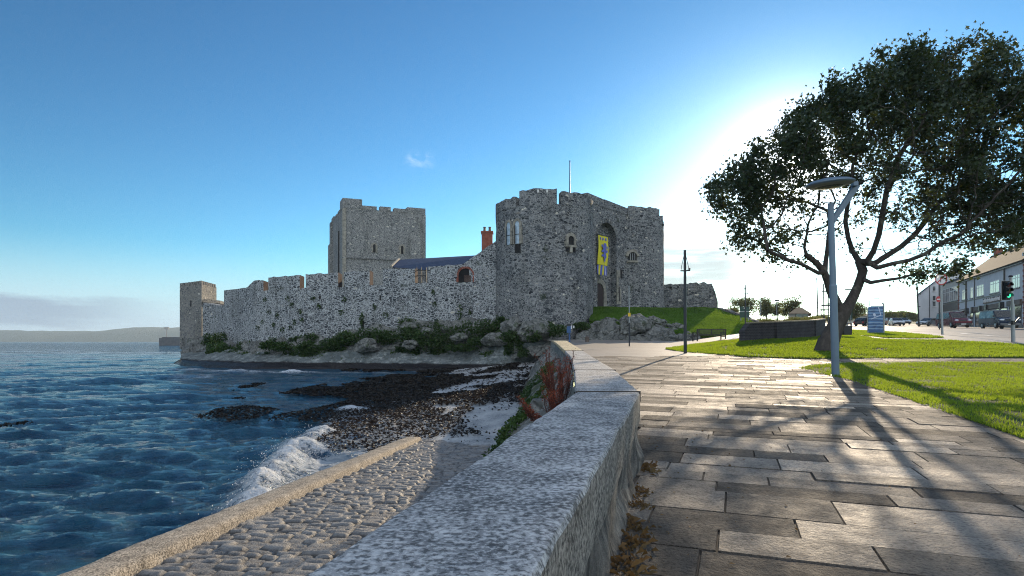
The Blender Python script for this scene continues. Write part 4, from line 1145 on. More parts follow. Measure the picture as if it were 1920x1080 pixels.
TL = Vector((3.4, 62.0)); TR = Vector((13.9, 74.0)); TRAD = 5.1
def round_tower(root, c, r, zb, zt, mer, name='round_tower', splay=.35, seed=1):
    nseg, nz = 96, 40
    V = []
    for k in range(nz + 1):
        t = k / nz; z = zb + (zt - zb) * t
        for j in range(nseg):
            a = 2 * math.pi * j / nseg
            rr = r + splay * max(0, 1 - t * 3.2) ** 1.5
            V.append((c.x + rr * math.cos(a), c.y + rr * math.sin(a), z))
    V = np.array(V); n = fbm(V * 1.1, 4, seed) - .5
    ang = np.arctan2(V[:, 1] - c.y, V[:, 0] - c.x); V[:, 0] += np.cos(ang) * n * .22; V[:, 1] += np.sin(ang) * n * .22
    F = []
    for k in range(nz):
        for j in range(nseg):
            F.append((k * nseg + j, k * nseg + (j + 1) % nseg, (k + 1) * nseg + (j + 1) % nseg, (k + 1) * nseg + j))
    o = np_mesh(name, np.concatenate([V, [[c.x, c.y, zt - .02]]]), [np.array(F), np.array([(nz * nseg + j, nz * nseg + (j + 1) % nseg, len(V)) for j in range(nseg)])], M['gate_stone'], root, smooth=False)
    for a0, a1, h in mer:
        mb = MB(); n = max(2, int((a1 - a0) / 4)); pts = []
        aa = np.linspace(R(a0), R(a1), n + 1); i = 0
        for a in aa:
            hh = h + random.uniform(-.09, .09)
            for rr, z in ((r + .04, zt - .12), (r + .04, zt + hh), (r - .7, zt + hh - .08), (r - .7, zt - .12)):
                mb.v.append((c.x + rr * math.cos(a), c.y + rr * math.sin(a), z))
        for k in range(n):
            for q in range(4):
                q2 = (q + 1) % 4; mb.f.append((k * 4 + q, k * 4 + q2, k * 4 + 4 + q2, k * 4 + 4 + q)); mb.m.append(0)
        mb.f.append((0, 1, 2, 3)); e = n * 4; mb.f.append((e + 3, e + 2, e + 1, e)); mb.m += [0, 0]
        mb.build('merlon', M['gate_stone'], o)
    return o
def on_tower(c, r, px, py):
    """point on the near side of a tower seen in direction px, with its outward normal"""
    dx = (px - CX) / FPX; A = dx * dx + 1; Bq = -2 * (dx * c.x + c.y); Cq = c.x ** 2 + c.y ** 2 - r * r
    Y = (-Bq - math.sqrt(max(0, Bq * Bq - 4 * A * Cq))) / (2 * A); X = dx * Y
    n = Vector((X - c.x, Y - c.y, 0)).normalized()
    return Vector((X, Y, (HY - py) / FPX * Y)), n

def gatehouse():
    root = thing('castle_gatehouse', (8, 66, 0), 'massive twin-towered stone gatehouse at the near end of the castle', 'gatehouse')
    zt = 13.35
    # merlon angles: camera lies towards -93 degrees of the near tower
    def ang(px, c): 
        p, n = on_tower(c, TRAD, px, 400); return math.degrees(math.atan2(n.y, n.x))
    mer = [(-178, ang(968, TL), .9), (ang(974, TL), ang(1044, TL), 1.45), (ang(1052.5, TL), -2, 1.25), (40, 100, 1.2), (112, 170, 1.2)]
    t1 = round_tower(root, TL, TRAD, -3.0, zt, mer, seed=4)
    zt2 = 14.7
    mer2 = [(-178 + 60, ang(1169, TR), 1.0), (ang(1178, TR), ang(1236, TR), 1.15), (0, 60, 1.1), (75, 140, 1.1)]
    t2 = round_tower(root, TR, TRAD, 2.5, zt2, mer2, seed=9)
    # loop holes through the near merlons
    for px in (1009, 1026): 
        p, n = on_tower(TL, TRAD + .05, px, 361); mb = MB(); arch_prism(mb, p, n, .18, .28, -.3, .03, flat=True); mb.build('loop_hole', M['win_frame'], t1)
    # the wall between the towers with its tall arched recess
    d = (TR - TL).normalized(); n2 = Vector((d.y, -d.x)); n = Vector((n2.x, n2.y, 0)); dv = Vector((d.x, d.y, 0))
    O = Vector((TL.x, TL.y, 0)) + dv * 3.6 + n * 3.0
    L = (TR - TL).length - 7.2; ztop = 15.0
    def pt(s, z, off=0.0): return O + dv * s + n * off + Vector((0, 0, z))
    s0, s1 = 2.0, 6.0; zb = 3.2; zs = 11.3; r = (s1 - s0) / 2
    mb = MB()
    arch = [(s1, zb), (s1, zs)] + [((s0 + s1) / 2 + r * math.cos(math.pi * k / 14), zs + r * math.sin(math.pi * k / 14)) for k in range(1, 14)] + [(s0, zs), (s0, zb)]
    th = 2.4
    left = [(0, zb), (0, ztop), ((s0 + s1) / 2, ztop)] + arch[::-1][:0]
    mid = len(arch) // 2
    LA = [(s0, zb)] + [(s0, zs)] + [((s0 + s1) / 2 - r * math.cos(math.pi / 2 * k / 8), zs + r * math.sin(math.pi / 2 * k / 8)) for k in range(1, 9)] + [((s0 + s1) / 2, ztop), (0, ztop), (0, zb)]
    RA = [(s1, zb)] + [(s1, zs)] + [((s0 + s1) / 2 + r * math.cos(math.pi / 2 * k / 8), zs + r * math.sin(math.pi / 2 * k / 8)) for k in range(1, 9)] + [((s0 + s1) / 2, ztop), (L, ztop), (L, zb)]
    for a in (LA, RA): mb.prism([pt(s, z) for s, z in a], -n * th)
    gw = mb.build('gate_wall', M['gate_stone'], root)
    mb = MB(); bo = -.75
    mb.prism([pt(0.1, zb, bo), pt(L - .1, zb, bo), pt(L - .1, ztop - .3, bo), pt(.1, ztop - .3, bo)], -n * .6); bw = mb.build('recess_wall', M['gate_stone'], root)
    mb = MB(); arch_ring(mb, pt((s0 + s1) / 2, zs - r + r * 0 - (0), 0) - Vector((0, 0, 0)) + Vector((0, 0, 0)), n, s1 - s0, 2 * r, .45, -.2, .05, nblk=15, jamb=False); mb.build('arch_stones', M['ruin_stone'], gw)
    # corbel-like parapet with a gap
    for a, b, h in ((0.0, 3.4, .75), (3.4, L - .2, .65)):
        mb = MB(); mb.prism([pt(a, ztop - .1, .06), pt(b, ztop - .1, .06), pt(b, ztop + h, .06), pt(a, ztop + h + .15, .06)], -n * .7); mb.build('parapet', M['gate_stone'], gw)
    # door
    ds = 3.35
    mb = MB(); arch_prism(mb, pt(ds, 3.75, bo), n, 1.95, 2.75, -.4, .05); dr = mb.build('door', M['door_wood'], root)
    mb = MB(); arch_ring(mb, pt(ds, 3.75, bo), n, 2.0, 2.8, .5, -.1, .14, nblk=9); mb.build('door_surround', M['quoin'], dr)
    # pale jamb stones right of the door
    mb = MB(); g = random.Random(5); z = 4.3
    while z < 8.2:
        h = g.uniform(.35, .5); w = g.choice([.5, .75, 1.0]); s = s1 - .02
        mb.prism([pt(s, z, 0), pt(s + w, z, 0), pt(s + w, z + h - .03, 0), pt(s, z + h - .03, 0)], n * .06); z += h
    mb.build('jamb_stones', M['quoin'], gw)
    mb = MB(); arch_prism(mb, pt(s1 + 1.05, 7.3, 0), n, .35, 1.0, -.2, .07, flat=True); mb.build('slit', M['void'], gw); mb = MB(); arch_prism(mb, pt(s1 + .5, 4.6, .03), n, .16, 1.7, -.2, .05, flat=True); mb.build('slit', M['void'], gw)
    # lancet pair
    for px in (954, 970):
        p, q = on_tower(TL, TRAD + .02, px, 459 if px < 960 else 457); mb = MB()
        arch_prism(mb, p, q, .52, 2.15, -.2, .04, pointed=True); w = mb.build('window', M['lead_glass'], t1)
        mb = MB(); arch_ring(mb, p, q, .54, 2.15, .2, -.1, .10, pointed=True, nblk=7); mb.build('surround', M['quoin'], w)
        mb = MB(); arch_prism(mb, p + Vector((0, 0, .9)), q, .6, .06, .04, .06, flat=True); arch_prism(mb, p - Vector((.22, 0, 0)), q, .12, 1.8, .04, .05, flat=True); mb.build('glazing_bar', M['void'], w)
    p, q = on_tower(TL, TRAD, 971, 474); mb = MB(); arch_prism(mb, p, q, .62, .85, -.3, .05, flat=True); mb.build('opening', M['void'], t1)
    # round headed window over a square pair
    p, q = on_tower(TL, TRAD, 1070, 459); mb = MB(); arch_prism(mb, p, q, .62, .85, -.3, .06); w = mb.build('window', M['void'], t1)
    mb = MB(); arch_ring(mb, p, q, .66, .85, .3, -.1, .16, nblk=7); arch_prism(mb, p - Vector((0, 0, .22)), q, 1.2, .2, -.1, .14, flat=True); arch_prism(mb, p - Vector((0, 0, .75)), q, .3, .5, -.1, .12, flat=True); mb.build('surround', M['quoin'], w)
    for sx in (-.36, .36):
        u = Vector((0, 0, 1)).cross(q); mb = MB(); arch_prism(mb, p + u * sx - Vector((0, 0, .66)), q, .36, .38, -.2, .06, flat=True); mb.build('small_opening', M['void'], w)
    p, q = on_tower(TR, TRAD, 1186, 488); mb = MB(); arch_prism(mb, p, q, .95, .95, -.3, .06); w = mb.build('window', M['void'], t2)
    mb = MB(); arch_ring(mb, p, q, 1.0, .95, .32, -.1, .16, nblk=7, jamb=False); arch_prism(mb, p - Vector((0, 0, .25)), q, 1.3, .22, -.1, .12, flat=True); mb.build('surround', M['quoin'], w)
    mb = MB(); u = Vector((0, 0, 1)).cross(q)
    for sx in (-.25, 0, .25): arch_prism(mb, p + u * sx, q, .05, .8, .06, .09, flat=True)
    mb.build('window_bars', M['grey_metal'], w)
    p, q = on_tower(TR, TRAD, 1241, 422); mb = MB(); mb.box(p, (.5, .2, .2)); mb.build('spout', M['void'], t2)
    return pt, n, dv
GPT, GN, GD = gatehouse()

def banner():
    p0 = GPT(1.85, 0, .25)
    root = thing('castle_banner', (p0.x, p0.y, 7.6), 'yellow and blue heraldic banner with a blue lion hanging in the gatehouse arch', 'banner')
    w, zt, zb = 1.95, 11.6, 8.4
    def q(u, v, off=0.0):          # u 0..1 across, z absolute
        f = .10 * math.sin(u * 7 + v * 1.3) * min(1, (zt - v) / 2 + .1)
        return GPT(1.75 + u * w, v, .25 + off + f)
    def cloth(nm, u0, u1, z0, z1, mat, off=0.0, nu=10, nv=12, ragged=False, par=None):
        mb = MB()
        for s in (0, .03):
            for j in range(nv + 1):
                for i in range(nu + 1):
                    z = z0 + (z1 - z0) * j / nv
                    if ragged and j == 0: z += .16 * (i % 2)
                    mb.v.append(tuple(q(u0 + (u1 - u0) * i / nu, z, off + s)))
        k = (nu + 1) * (nv + 1)
        for s in (0, 1):
            for j in range(nv):
                for i in range(nu):
                    a = s * k + j * (nu + 1) + i; mb.f.append((a, a + 1, a + nu + 2, a + nu + 1)); mb.m.append(0)
        return mb.build(nm, mat, par or root, smooth=True)
    cl = cloth('cloth', 0, 1, zb, zt, M['banner_yellow'])
    for i in range(3): cloth('tower_charge', .16 + i * .26, .28 + i * .26, zt - .48, zt - .2, M['banner_blue'], .05, 2, 2)
    lion = [(.50, .05), (.58, .13), (.56, .22), (.66, .26), (.72, .33), (.66, .40), (.62, .46), (.66, .52), (.80, .50), (.86, .58), (.80, .68), (.87, .76), (.80, .84), (.75, .77), (.78, .69), (.72, .62), (.66, .60), (.68, .70), (.72, .80), (.70, .90), (.60, .96), (.46, .95), (.38, .88), (.44, .84), (.40, .78), (.30, .84), (.18, .88), (.14, .80), (.26, .76), (.36, .70), (.30, .62), (.20, .62), (.13, .54), (.24, .52), (.36, .54), (.42, .46), (.36, .40), (.24, .42), (.16, .34), (.28, .30), (.40, .33), (.46, .26), (.44, .15)]
    mb = MB(); mb.prism([GPT(1.75 + w * (.05 + .9 * u), zb + .15 + v * 2.35, .46) for u, v in lion], GN * .03); mb.build('lion_charge', M['banner_blue'], root)
    for i in range(7): cloth('fringe_stripe', i / 7, (i + .98) / 7, zb - 1.15, zb - .04, M['banner_blue'] if i % 2 == 0 else (M['banner_yellow'] if i < 4 else M['banner_pale']), -.06, 4, 6, True)
    mb = MB(); mb.tube([GPT(1.55, zt + .05, .27), GPT(1.75 + w + .2, zt + .05, .27)], .05, 6); mb.build('pole', M['dark_wood'], root)
banner()

def flagpole():
    b = P(1068.5, 360, 66); root = thing('flagpole', (b.x, b.y, 13.9), 'bare thin flagpole standing on top of the near gatehouse tower', 'flagpole')
    mb = MB(); mb.tube([(b.x, b.y, 13.9), (b.x, b.y, (640 - 303) / FPX * 66)], [.10, .05], 8); mb.build('pole', M['dark_metal'], root)
    mb = MB(); mb.blob((b.x, b.y, (640 - 303) / FPX * 66 + .06), (.09, .09, .09), 1, 0); mb.build('finial', M['dark_metal'], root)
flagpole()

def ruin():
    root = thing('ruined_wall', P(1295, 580, 72), 'ragged ruined stone wall right of the gatehouse on the grassy mound', 'castle wall')
    tops = [(1230, 534), (1258, 533.5), (1290, 532), (1318, 530.5), (1334, 531), (1339, 540), (1344, 556), (1349, 580)]
    st = []
    for p in list(np.arange(1230, 1349, 4)):
        Y = 73 - (p - 1230) * .01; st.append((PX(p, Y), Y, 2.5, (640 - interp_st(p, tops, 1)) / FPX * Y + random.uniform(-.14, .14)))
    wall_run(root, 'wall', st, 1.8, M['ruin_stone'])
    mb = MB()
    for p, y in ((1258, 541), (1272, 540), (1296, 538), (1312, 541)): arch_prism(mb, P(p, y, 72.6), (0, -1, 0), .3, .25, -.2, .03, flat=True)
    mb.build('putlog_hole', M['void'], root)
    root = thing('low_boundary_wall', P(1385, 600, 66), 'low grey stone wall sloping down behind the grassy castle mound', 'wall')
    st = []
    for p in np.arange(1335, 1470, 6):
        Y = 71 - (p - 1335) * .09; t = np.interp(p, [1335, 1360, 1400, 1425, 1470], [577, 580, 596, 606, 609])
        st.append((PX(p, Y), Y, -1, (640 - t) / FPX * Y + random.uniform(-.1, .1)))
    wall_run(root, 'wall', st, .6, M['ruin_stone'])
ruin()

# ------------------------------------------------------------------ mound, rocks, sloping sea foot
def loft(name, rows, mat, n=80, sub=10, amp=0.0, fr=.6, seed=0, parent=None, smooth=True, bulge=0.0):
    """rows: list of lists of 3d points sharing a count; smooth in between"""
    A = np.array([[tuple(p) for p in r] for r in rows])           # k, m, 3
    k, m, _ = A.shape; tt = np.linspace(0, m - 1, n)
    def samp(r): return np.stack([np.interp(tt, np.arange(m), r[:, c]) for c in range(3)], 1)
    S = np.array([samp(r) for r in A]); V = []
    for s in np.linspace(0, k - 1, (k - 1) * sub + 1):
        i = min(int(s), k - 2); f = s - i; p = S[i] * (1 - f) + S[i + 1] * f
        if bulge: p[:, 2] += bulge * math.sin(math.pi * s / (k - 1))
        V.append(p)
    nr = len(V); V = np.concatenate(V)
    if amp:
        nz = np.stack([fbm(V * fr + 11 * c, 5, seed + c) - .5 for c in range(3)], 1)
        V = V + nz * amp * np.array([.6, 1, 1])
    o = np_mesh(name, V, grid_faces(nr, n), mat, parent, smooth=smooth); return o, V
MT = [(1112, 577, 63.5), (1140, 577, 65), (1180, 578, 66), (1250, 578.5, 68), (1320, 578, 70), (1345, 580.5, 70), (1380, 592, 67), (1405, 602, 63), (1425, 613, 58)]
MBt = [(1106, 601, 58.5), (1140, 604, 57.5), (1180, 609, 56.5), (1240, 620, 54.5), (1290, 627, 53), (1320, 629, 52.5), (1360, 628.5, 52.5), (1400, 626, 53), (1422, 621, 55)]
mound, MV = loft('castle_mound', [[P(*q) + Vector((0, 6, .2)) for q in MT], [P(*q) for q in MT], [P(*q) for q in MBt], [P(q[0], q[1] + 3, q[2]) + Vector((0, -.1, -1.2)) for q in MBt]], M['lawn'], 140, 16, amp=.35, fr=.25, seed=70)
tag(mound, kind='structure')
R1 = [(1085, 603, 58.8), (1110, 603, 58.4), (1140, 602, 57.4), (1165, 607, 56.4), (1195, 610, 56), (1230, 616, 55), (1270, 623, 53.6), (1305, 627.5, 52.6)]
R2 = [(1080, 622, 57), (1110, 621, 56.6), (1140, 620, 56), (1165, 621, 55.2), (1195, 621, 54.6), (1230, 624, 54), (1270, 628, 52.8), (1305, 629.5, 52)]
R3 = [(1078, 642, 55), (1110, 641, 55.4), (1140, 641, 55), (1165, 640, 54), (1195, 638.5, 53.6), (1230, 636, 53), (1270, 632.5, 52), (1305, 630.5, 51.5)]
o, _ = loft('rock_outcrop', [[P(*q) + Vector((0, 1.2, .25)) for q in R1], [P(*q) for q in R1], [P(*q) for q in R2], [P(*q) for q in R3], [P(*q) + Vector((0, -.1, -1)) for q in R3]], M['rock'], 150, 9, amp=2.2, fr=.75, seed=80, smooth=False)
tag(o, 'bare grey rock outcrop below the grass mound beside the gatehouse road', 'rock outcrop')

ST = [340, 378, 420, 480, 560, 650, 760, 860, 940, 1000, 1036]
y0 = [640, 632, 648, 641, 638, 625, 608, 598, 600, 604, 612]; Y0 = [84, 82, 75, 68.5, 65, 63.5, 62.5, 61.5, 58.5, 56.4, 57]
y1 = [664, 661, 659, 664, 665, 659, 656, 661, 648, 643, 640]; Y1 = [76, 75, 70, 64.5, 62, 61, 60.2, 59.4, 56.6, 55.2, 55]
y2 = [678, 684, 686, 688, 688.5, 688, 690.5, 692, 692, 690, 686]
rows = [[P(p, y, Y) + Vector((0, 1.5, 0)) for p, y, Y in zip(ST, y0, Y0)], [P(p, y, Y) for p, y, Y in zip(ST, y0, Y0)], [P(p, y, Y) for p, y, Y in zip(ST, y1, Y1)]]
o, RV = loft('sea_rocks', rows[0:3] + [[p + Vector((0, -.2, -.9)) for p in rows[2]]], M['rock'], 260, 12, amp=2.0, fr=.7, seed=90, smooth=False)
tag(o, 'ivy-grown natural rock ledge under the castle sea wall', 'rock ledge')
b2 = []
for p, y in zip(ST, y2):
    z = -2.62; Y = -z * FPX / (y - HY); b2.append(P(p, y, min(Y, 71)))
o, BV = loft('sea_revetment', [[p + Vector((0, .8, .25)) for p in rows[2]], rows[2], b2, [p + Vector((0, -1.2, -1.3)) for p in b2]], M['batter'], 260, 12, amp=.30, fr=.9, seed=95, smooth=False)
tag(o, 'sloping grey masonry sea defence along the foot of the castle', 'sea defence')
# ------------------------------------------------------------------ plants and stones
def clump_pts(c, r, n, g, hollow=0.35):
    p = g.normal(size=(n, 3)); p /= np.linalg.norm(p, axis=1)[:, None]
    p *= (hollow + (1 - hollow) * g.random(n) ** .5)[:, None]
    k = fbm(p * 1.8 + np.array(c)[None] * .7, 3, int(abs(c[0] * 13 + c[1])) % 90)
    p = p[k > .40]
    return p * np.array(r) + np.array(c)
def ivy_bush(px, y, Y, rx, rz, lab, seed, leaf=.26, n=900):
    c = P(px, y, Y); root = thing('ivy_bush', c, lab, 'ivy', 'ivy and scrub on the castle rocks')
    g = np.random.default_rng(seed)
    flakes('leaves', clump_pts(c, (rx * .95, .7, rz * .72), n, g, .1), leaf * .9, M['ivy'], seed, 1.0, kind=None, parent=root)
def ivies():
    L = [(503, 648, 63.5, 1.1, .7, 'dark ivy bush at the left end of the castle rock ledge'), (530, 650, 62.5, 1.4, .8, 'dark ivy bush second from the left on the castle rock ledge'),
         (575, 652, 61.5, 1.4, .9, 'ragged ivy bush under the third merlon of the castle wall'), (620, 645, 61.5, 1.3, .9, 'ivy bush left of the middle of the castle rock ledge'),
         (650, 635, 61.5, 1.7, 1.0, 'ivy bush on the rocks below the wall slit'), (690, 628, 61, 1.5, 1.3, 'dark ivy bush around a rock at the foot of the castle wall'),
         (722, 632, 60.6, 1.5, 1.1, 'scrubby ivy bush just right of the wall slit'), (765, 628, 60, 1.8, 1.3, 'thick ivy bush under the timber frame gap of the castle wall'),
         (800, 640, 59, 1.9, 1.5, 'broad green ivy bush low on the rocks'), (838, 632, 58.8, 1.8, 1.7, 'big dark ivy mass below the brick arched opening'),
         (880, 622, 58.6, 2.0, 1.6, 'dark ivy mass right of the brick arched opening'), (915, 617, 57.8, 1.6, 1.6, 'dark ivy hanging where the castle wall meets the gatehouse tower'),
         (905, 640, 57, 1.7, .7, 'low green ivy patch on the ledge above the grey sea wall'), (865, 652, 57.6, 1.9, .6, 'low trailing ivy above the pale masonry'),
         (960, 632, 55.6, 1.3, .9, 'ivy patch among boulders under the near tower'), (1000, 630, 55.2, 1.2, .8, 'ivy patch at the right foot of the near tower'),
         (1040, 620, 55.4, 1.5, .9, 'ivy clinging to rock beside the blue sign post'), (1090, 612, 57.0, 1.0, .6, 'small ivy patch on the rock left of the grass mound'),
         (415, 634, 75.5, 1.8, 1.1, 'ivy on the slope by the small sea tower'), (391, 640, 78, 1.1, 1.6, 'ivy in the corner of the small sea tower')]
    for i, (a, b, c, d, e, l) in enumerate(L): ivy_bush(a, b, c, d, e, l, 300 + i)
    for i, (px, y, h, l) in enumerate([(678, 604, .9, 'upright weed growing at the foot of the slit in the castle wall'), (862, 592, 1.2, 'tall dark weed growing from the wall foot below the brick arch')]):
        c = P(px, y, cwY(px) - .35); root = thing('wall_weed', c, l, 'plant'); g = np.random.default_rng(i)
        flakes('leaves', clump_pts(c + Vector((0, 0, h * .3)), (.28, .25, h), 160, g, .0), .2, M['ivy'], i, 1.0, kind=None, parent=root)
    # small tufts rooted in the wall joints
    g = random.Random(8)
    spots = [(497, 562), (505, 585), (520, 592), (548, 572), (552, 604), (565, 600), (483, 616), (492, 604), (530, 618), (545, 615), (587, 560), (640, 585), (645, 562), (722, 590), (812, 548), (815, 570), (880, 586), (598, 574), (540, 560), (560, 585), (513, 610), (702, 575)]
    for i, (px, y) in enumerate(spots):
        c = P(px, y, cwY(px) - .12)
        o = flakes('wall_tuft', clump_pts((0, 0, 0), (.34 * g.uniform(.6, 1.3), .14, .34), 60, np.random.default_rng(i + 50), .0), .2, M['ivy'], i + 900, 1.0, kind=None)
        o.location = c; tag(o, 'small dark tuft of weed rooted in the white mortar of the long castle wall', 'weed', 'weed tufts in the castle wall')
ivies()

def boulders():
    g = random.Random(4)
    spots = [(860, 628, 58, 1.0, 'pale boulder left of the dark ivy mass'), (800, 619, 59.8, 1.0, 'grey boulder above the broad green ivy'), (838, 612, 60, .7, 'small grey boulder at the foot of the arched opening'),
             (690, 645, 60, 1.1, 'flat grey boulder on the ledge below the wall slit'), (765, 608, 61.2, .8, 'grey boulder touching the wall under the timber frame'), (770, 640, 59, .9, 'pale boulder at the edge of the sea defence'),
             (963, 612, 56.5, 1.1, 'large rounded boulder under the near tower'), (985, 622, 55.6, .9, 'split boulder under the near tower'), (1010, 618, 56, 1.0, 'dark boulder at the right foot of the near tower'), (930, 636, 56.4, 1.0, 'angular boulder between ivy and the grey sea wall'),
             (1173, 603, 57.0, .55, 'pale stone on the grass mound beside the thin post'), (1190, 601, 57.2, .75, 'largest pale stone on the grass mound'), (1225, 603, 57, .7, 'pale stone in the middle of the grass mound'), (1240, 604.5, 57, .4, 'little stone next to the middle stone of the mound'),
             (1251, 612, 56, .4, 'low stone near the bottom of the grass mound'), (1266, 614, 55.6, .55, 'rightmost stone of the group low on the grass mound'), (1196, 612, 55, 1.1, 'bright pale rock at the top of the bare outcrop')]
    for i, (px, y, Y, r, l) in enumerate(spots):
        c = P(px, y, Y); mb = MB(); q = .72 if Y > 57.9 and px < 900 else 1.0; mb.blob((0, 0, 0), (r * q * g.uniform(.9, 1.4), r * q * .9, r * q * g.uniform(.65, .9)), 3, .75, i, fr=1.5)
        o = mb.build('boulder', M['rock']); o.location = c - Vector((0, 0, .25 * (q < 1))); tag(o, l, 'boulder', 'boulders round the castle')
    # armour stones below the far stretch of the low wall
    k = 0
    for Y in np.arange(7.4, 17, .8):
        for j in range(2):
            x = sw(Y, 1) - .30 - .55 * j + g.uniform(-.15, .15); z = -1.55 - .62 * j + g.uniform(-.2, .2); r = g.uniform(.3, .5)
            mb = MB(); mb.blob((0, 0, 0), (r, r * 1.25, r * .85), 3, .6, k + 40, fr=1.2); o = mb.build('armour_stone', M['rock']); o.location = (x, Y + g.uniform(-.2, .2), z)
            tag(o, 'mossy grey armour stone heaped against the sea side of the low wall', 'boulder', 'armour stones below the sea wall'); k += 1
boulders()
def bank():
    ys = np.linspace(6.4, 44, 190); V = []
    for t in np.linspace(0, 1, 22):
        x = sw(ys, 1) - .02 - 1.75 * t; z = (sw(ys, 3) - .42) * (1 - t) + (-2.62) * t + .22 * math.sin(math.pi * t)
        p = np.stack([x, ys, z], 1); nz = np.stack([fbm(p * 1.5 + 9 * c, 4, 60 + c) - .5 for c in range(3)], 1); V.append(p + nz * np.array([.5, .5, .55]) * min(1, t * 5 + .15))
    o = np_mesh('stone_bank', np.stack(V, 1).reshape(-1, 3), grid_faces(190, 22), M['rock'], smooth=False)
    tag(o, 'steep mossy stone bank falling from the far stretch of the low wall to the beach', 'bank')
bank()
def moss():
    for i, (ya, yb, ta, tb, l) in enumerate([(9.5, 12.5, .35, .95, 'green weed patch on the stone bank nearest the bend of the wall'), (13.2, 16.5, .3, .9, 'green weed patch half way along the stone bank'), (17.5, 22, .2, .8, 'green weed patch far along the stone bank')]):
        g = np.random.default_rng(i); n = 5200; y = g.uniform(ya, yb, n); t = g.uniform(ta, tb, n)
        q = fbm(np.stack([t * 3.5, y * 1.1, t * 0], 1), 4, 70 + i) > .50; y, t = y[q], t[q]
        p = np.stack([sw(y, 1) - .02 - 1.75 * t, y, (sw(y, 3) - .42) * (1 - t) + (-2.62) * t + .22 * np.sin(math.pi * t)], 1)
        nz = np.stack([fbm(p * 1.5 + 9 * c, 4, 60 + c) - .5 for c in range(3)], 1); p = p + nz * np.array([.5, .5, .55]) + g.normal(0, .05, p.shape) + np.array([-.03, 0, .05])
        c = Vector(p.mean(0)); root = thing('weed_patch', c, l, 'plant', 'green weed on the stone bank')
        flakes('leaves', p, .085, M['ivy'], i + 70, .8, kind=None, parent=root)
    # creeping cover on the castle ledge
    nr = 3 * 12 + 1; A = RV.reshape(nr, 260, 3)[12:]; g = np.random.default_rng(44); n = 60000
    i = g.uniform(0, A.shape[0] - 1.001, n); j = g.uniform(34, 258.9, n); a = i.astype(int); b = j.astype(int); fa = (i - a)[:, None]; fb = (j - b)[:, None]
    p = A[a, b] * (1 - fa) * (1 - fb) + A[a + 1, b] * fa * (1 - fb) + A[a, b + 1] * (1 - fa) * fb + A[a + 1, b + 1] * fa * fb
    k = fbm(p * .55, 5, 88) + .12 * fbm(p * 2.2, 3, 89) > .585; p = p[k] + g.normal(0, .12, (k.sum(), 3)) + np.array([0, -.12, .08])
    flakes('ground_cover', p, .22, M['ivy'], 12, 1.0)
moss()

def dock(loc, n, h, lean, spread, lab, seed):
    root = thing('dock_plant', loc, lab, 'plant', 'dead dock plants by the sea wall'); g = np.random.default_rng(seed); st = MB(); hp = []
    for i in range(n):
        b = Vector(loc) + Vector((g.normal(0, spread * .35), g.normal(0, spread * .4), 0))
        d = Vector((lean[0] + g.normal(0, .16), lean[1] + g.normal(0, .14), 1)).normalized(); hh = h * g.uniform(.6, 1.05)
        pts = [b + d * hh * t + Vector((g.normal(0, .012), g.normal(0, .012), .0)) for t in np.linspace(0, 1, 7)]
        st.tube(pts, list(np.linspace(.011, .004, 7)), 5)
        for k in range(int(g.integers(3, 7))):
            t = g.uniform(.45, .85); s = b + d * hh * t; e = s + (d + Vector((g.normal(0, .35), g.normal(0, .35), .25))).normalized() * hh * g.uniform(.12, .25)
            st.tube([s, e], [.004, .002], 4)
            for q in np.linspace(.1, 1, 8): hp += [np.array(s + (e - s) * q) + g.normal(0, .012, 3) for _ in range(4)]
        for q in np.linspace(.55, 1, 22): hp += [np.array(b + d * hh * q) + g.normal(0, .014, 3) for _ in range(4)]
    st.build('stems', M['dock_stem'], root)
    flakes('seed_heads', np.array(hp), .019, M['dock_head'], seed, 1.0, kind=None, parent=root)
dock((.68, 8.6, -1.45), 15, 1.30, (-.02, 0), .18, 'tall rust-red dead dock plant standing above the sea wall at its bend', 1)
dock((.60, 6.6, -1.1), 5, .62, (-.36, .05), .12, 'shorter leaning dead dock plant left of the tall one', 2)
dock((.36, 6.0, -1.0), 5, .50, (-.75, .05), .10, 'lowest dead dock plant bent over towards the beach', 3)
dock((.80, 9.6, -1.4), 3, 1.3, (-.28, 0), .10, 'thin dark dock stems leaning left behind the tall plant', 4)

def tufts():
    g = random.Random(12)
    spots = [(5.45, .16, 'straw tuft at the foot of the wall nearest its bend'), (4.6, .12, 'orange-brown tuft between wall and slabs, second from the bend'), (4.25, .1, 'small brown tuft at the wall foot'), (3.75, .13, 'brown dry tuft in the middle of the wall foot'), (3.45, .13, 'dry tuft with a few green blades at the wall foot'), (3.1, .15, 'tangled straw tuft by the wall'), (2.8, .12, 'dark straw tuft by the wall'), (2.45, .13, 'straw tuft nearest the camera at the wall foot')]
    for i, (Y, r, l) in enumerate(spots):
        x = sw(Y, 2) + .09; z = gz(x, Y) + .012; n = 70; gg = np.random.default_rng(i)
        p = np.stack([gg.normal(0, r * .35, n), gg.normal(0, r * .8, n), 0 * np.zeros(n)], 1)
        a = gg.uniform(0, 6.28, n); L_ = r * gg.uniform(.25, .75, n); ln = np.stack([np.cos(a) * .8, np.sin(a) * .8, gg.uniform(.05, .8, n)], 1) * L_[:, None]
        sd = np.stack([-np.sin(a), np.cos(a), a * 0], 1) * .0028
        V = np.stack([p - sd, p + sd, p + ln * .55 + sd * .8 + np.array([0, 0, .012]), p + ln * np.array([1, 1, .55])], 1).reshape(-1, 3)
        base = [(-.06, -.1, -.02), (.06, -.1, -.02), (.06, .1, -.02), (-.06, .1, -.02)]
        o = np_mesh('dry_tuft', V, np.arange(n * 4).reshape(n, 4)[:, [0, 1, 2, 3]], M['dry']); o.location = (x, Y, z); tag(o, l, 'weed', 'dry tufts along the foot of the sea wall')
tufts()
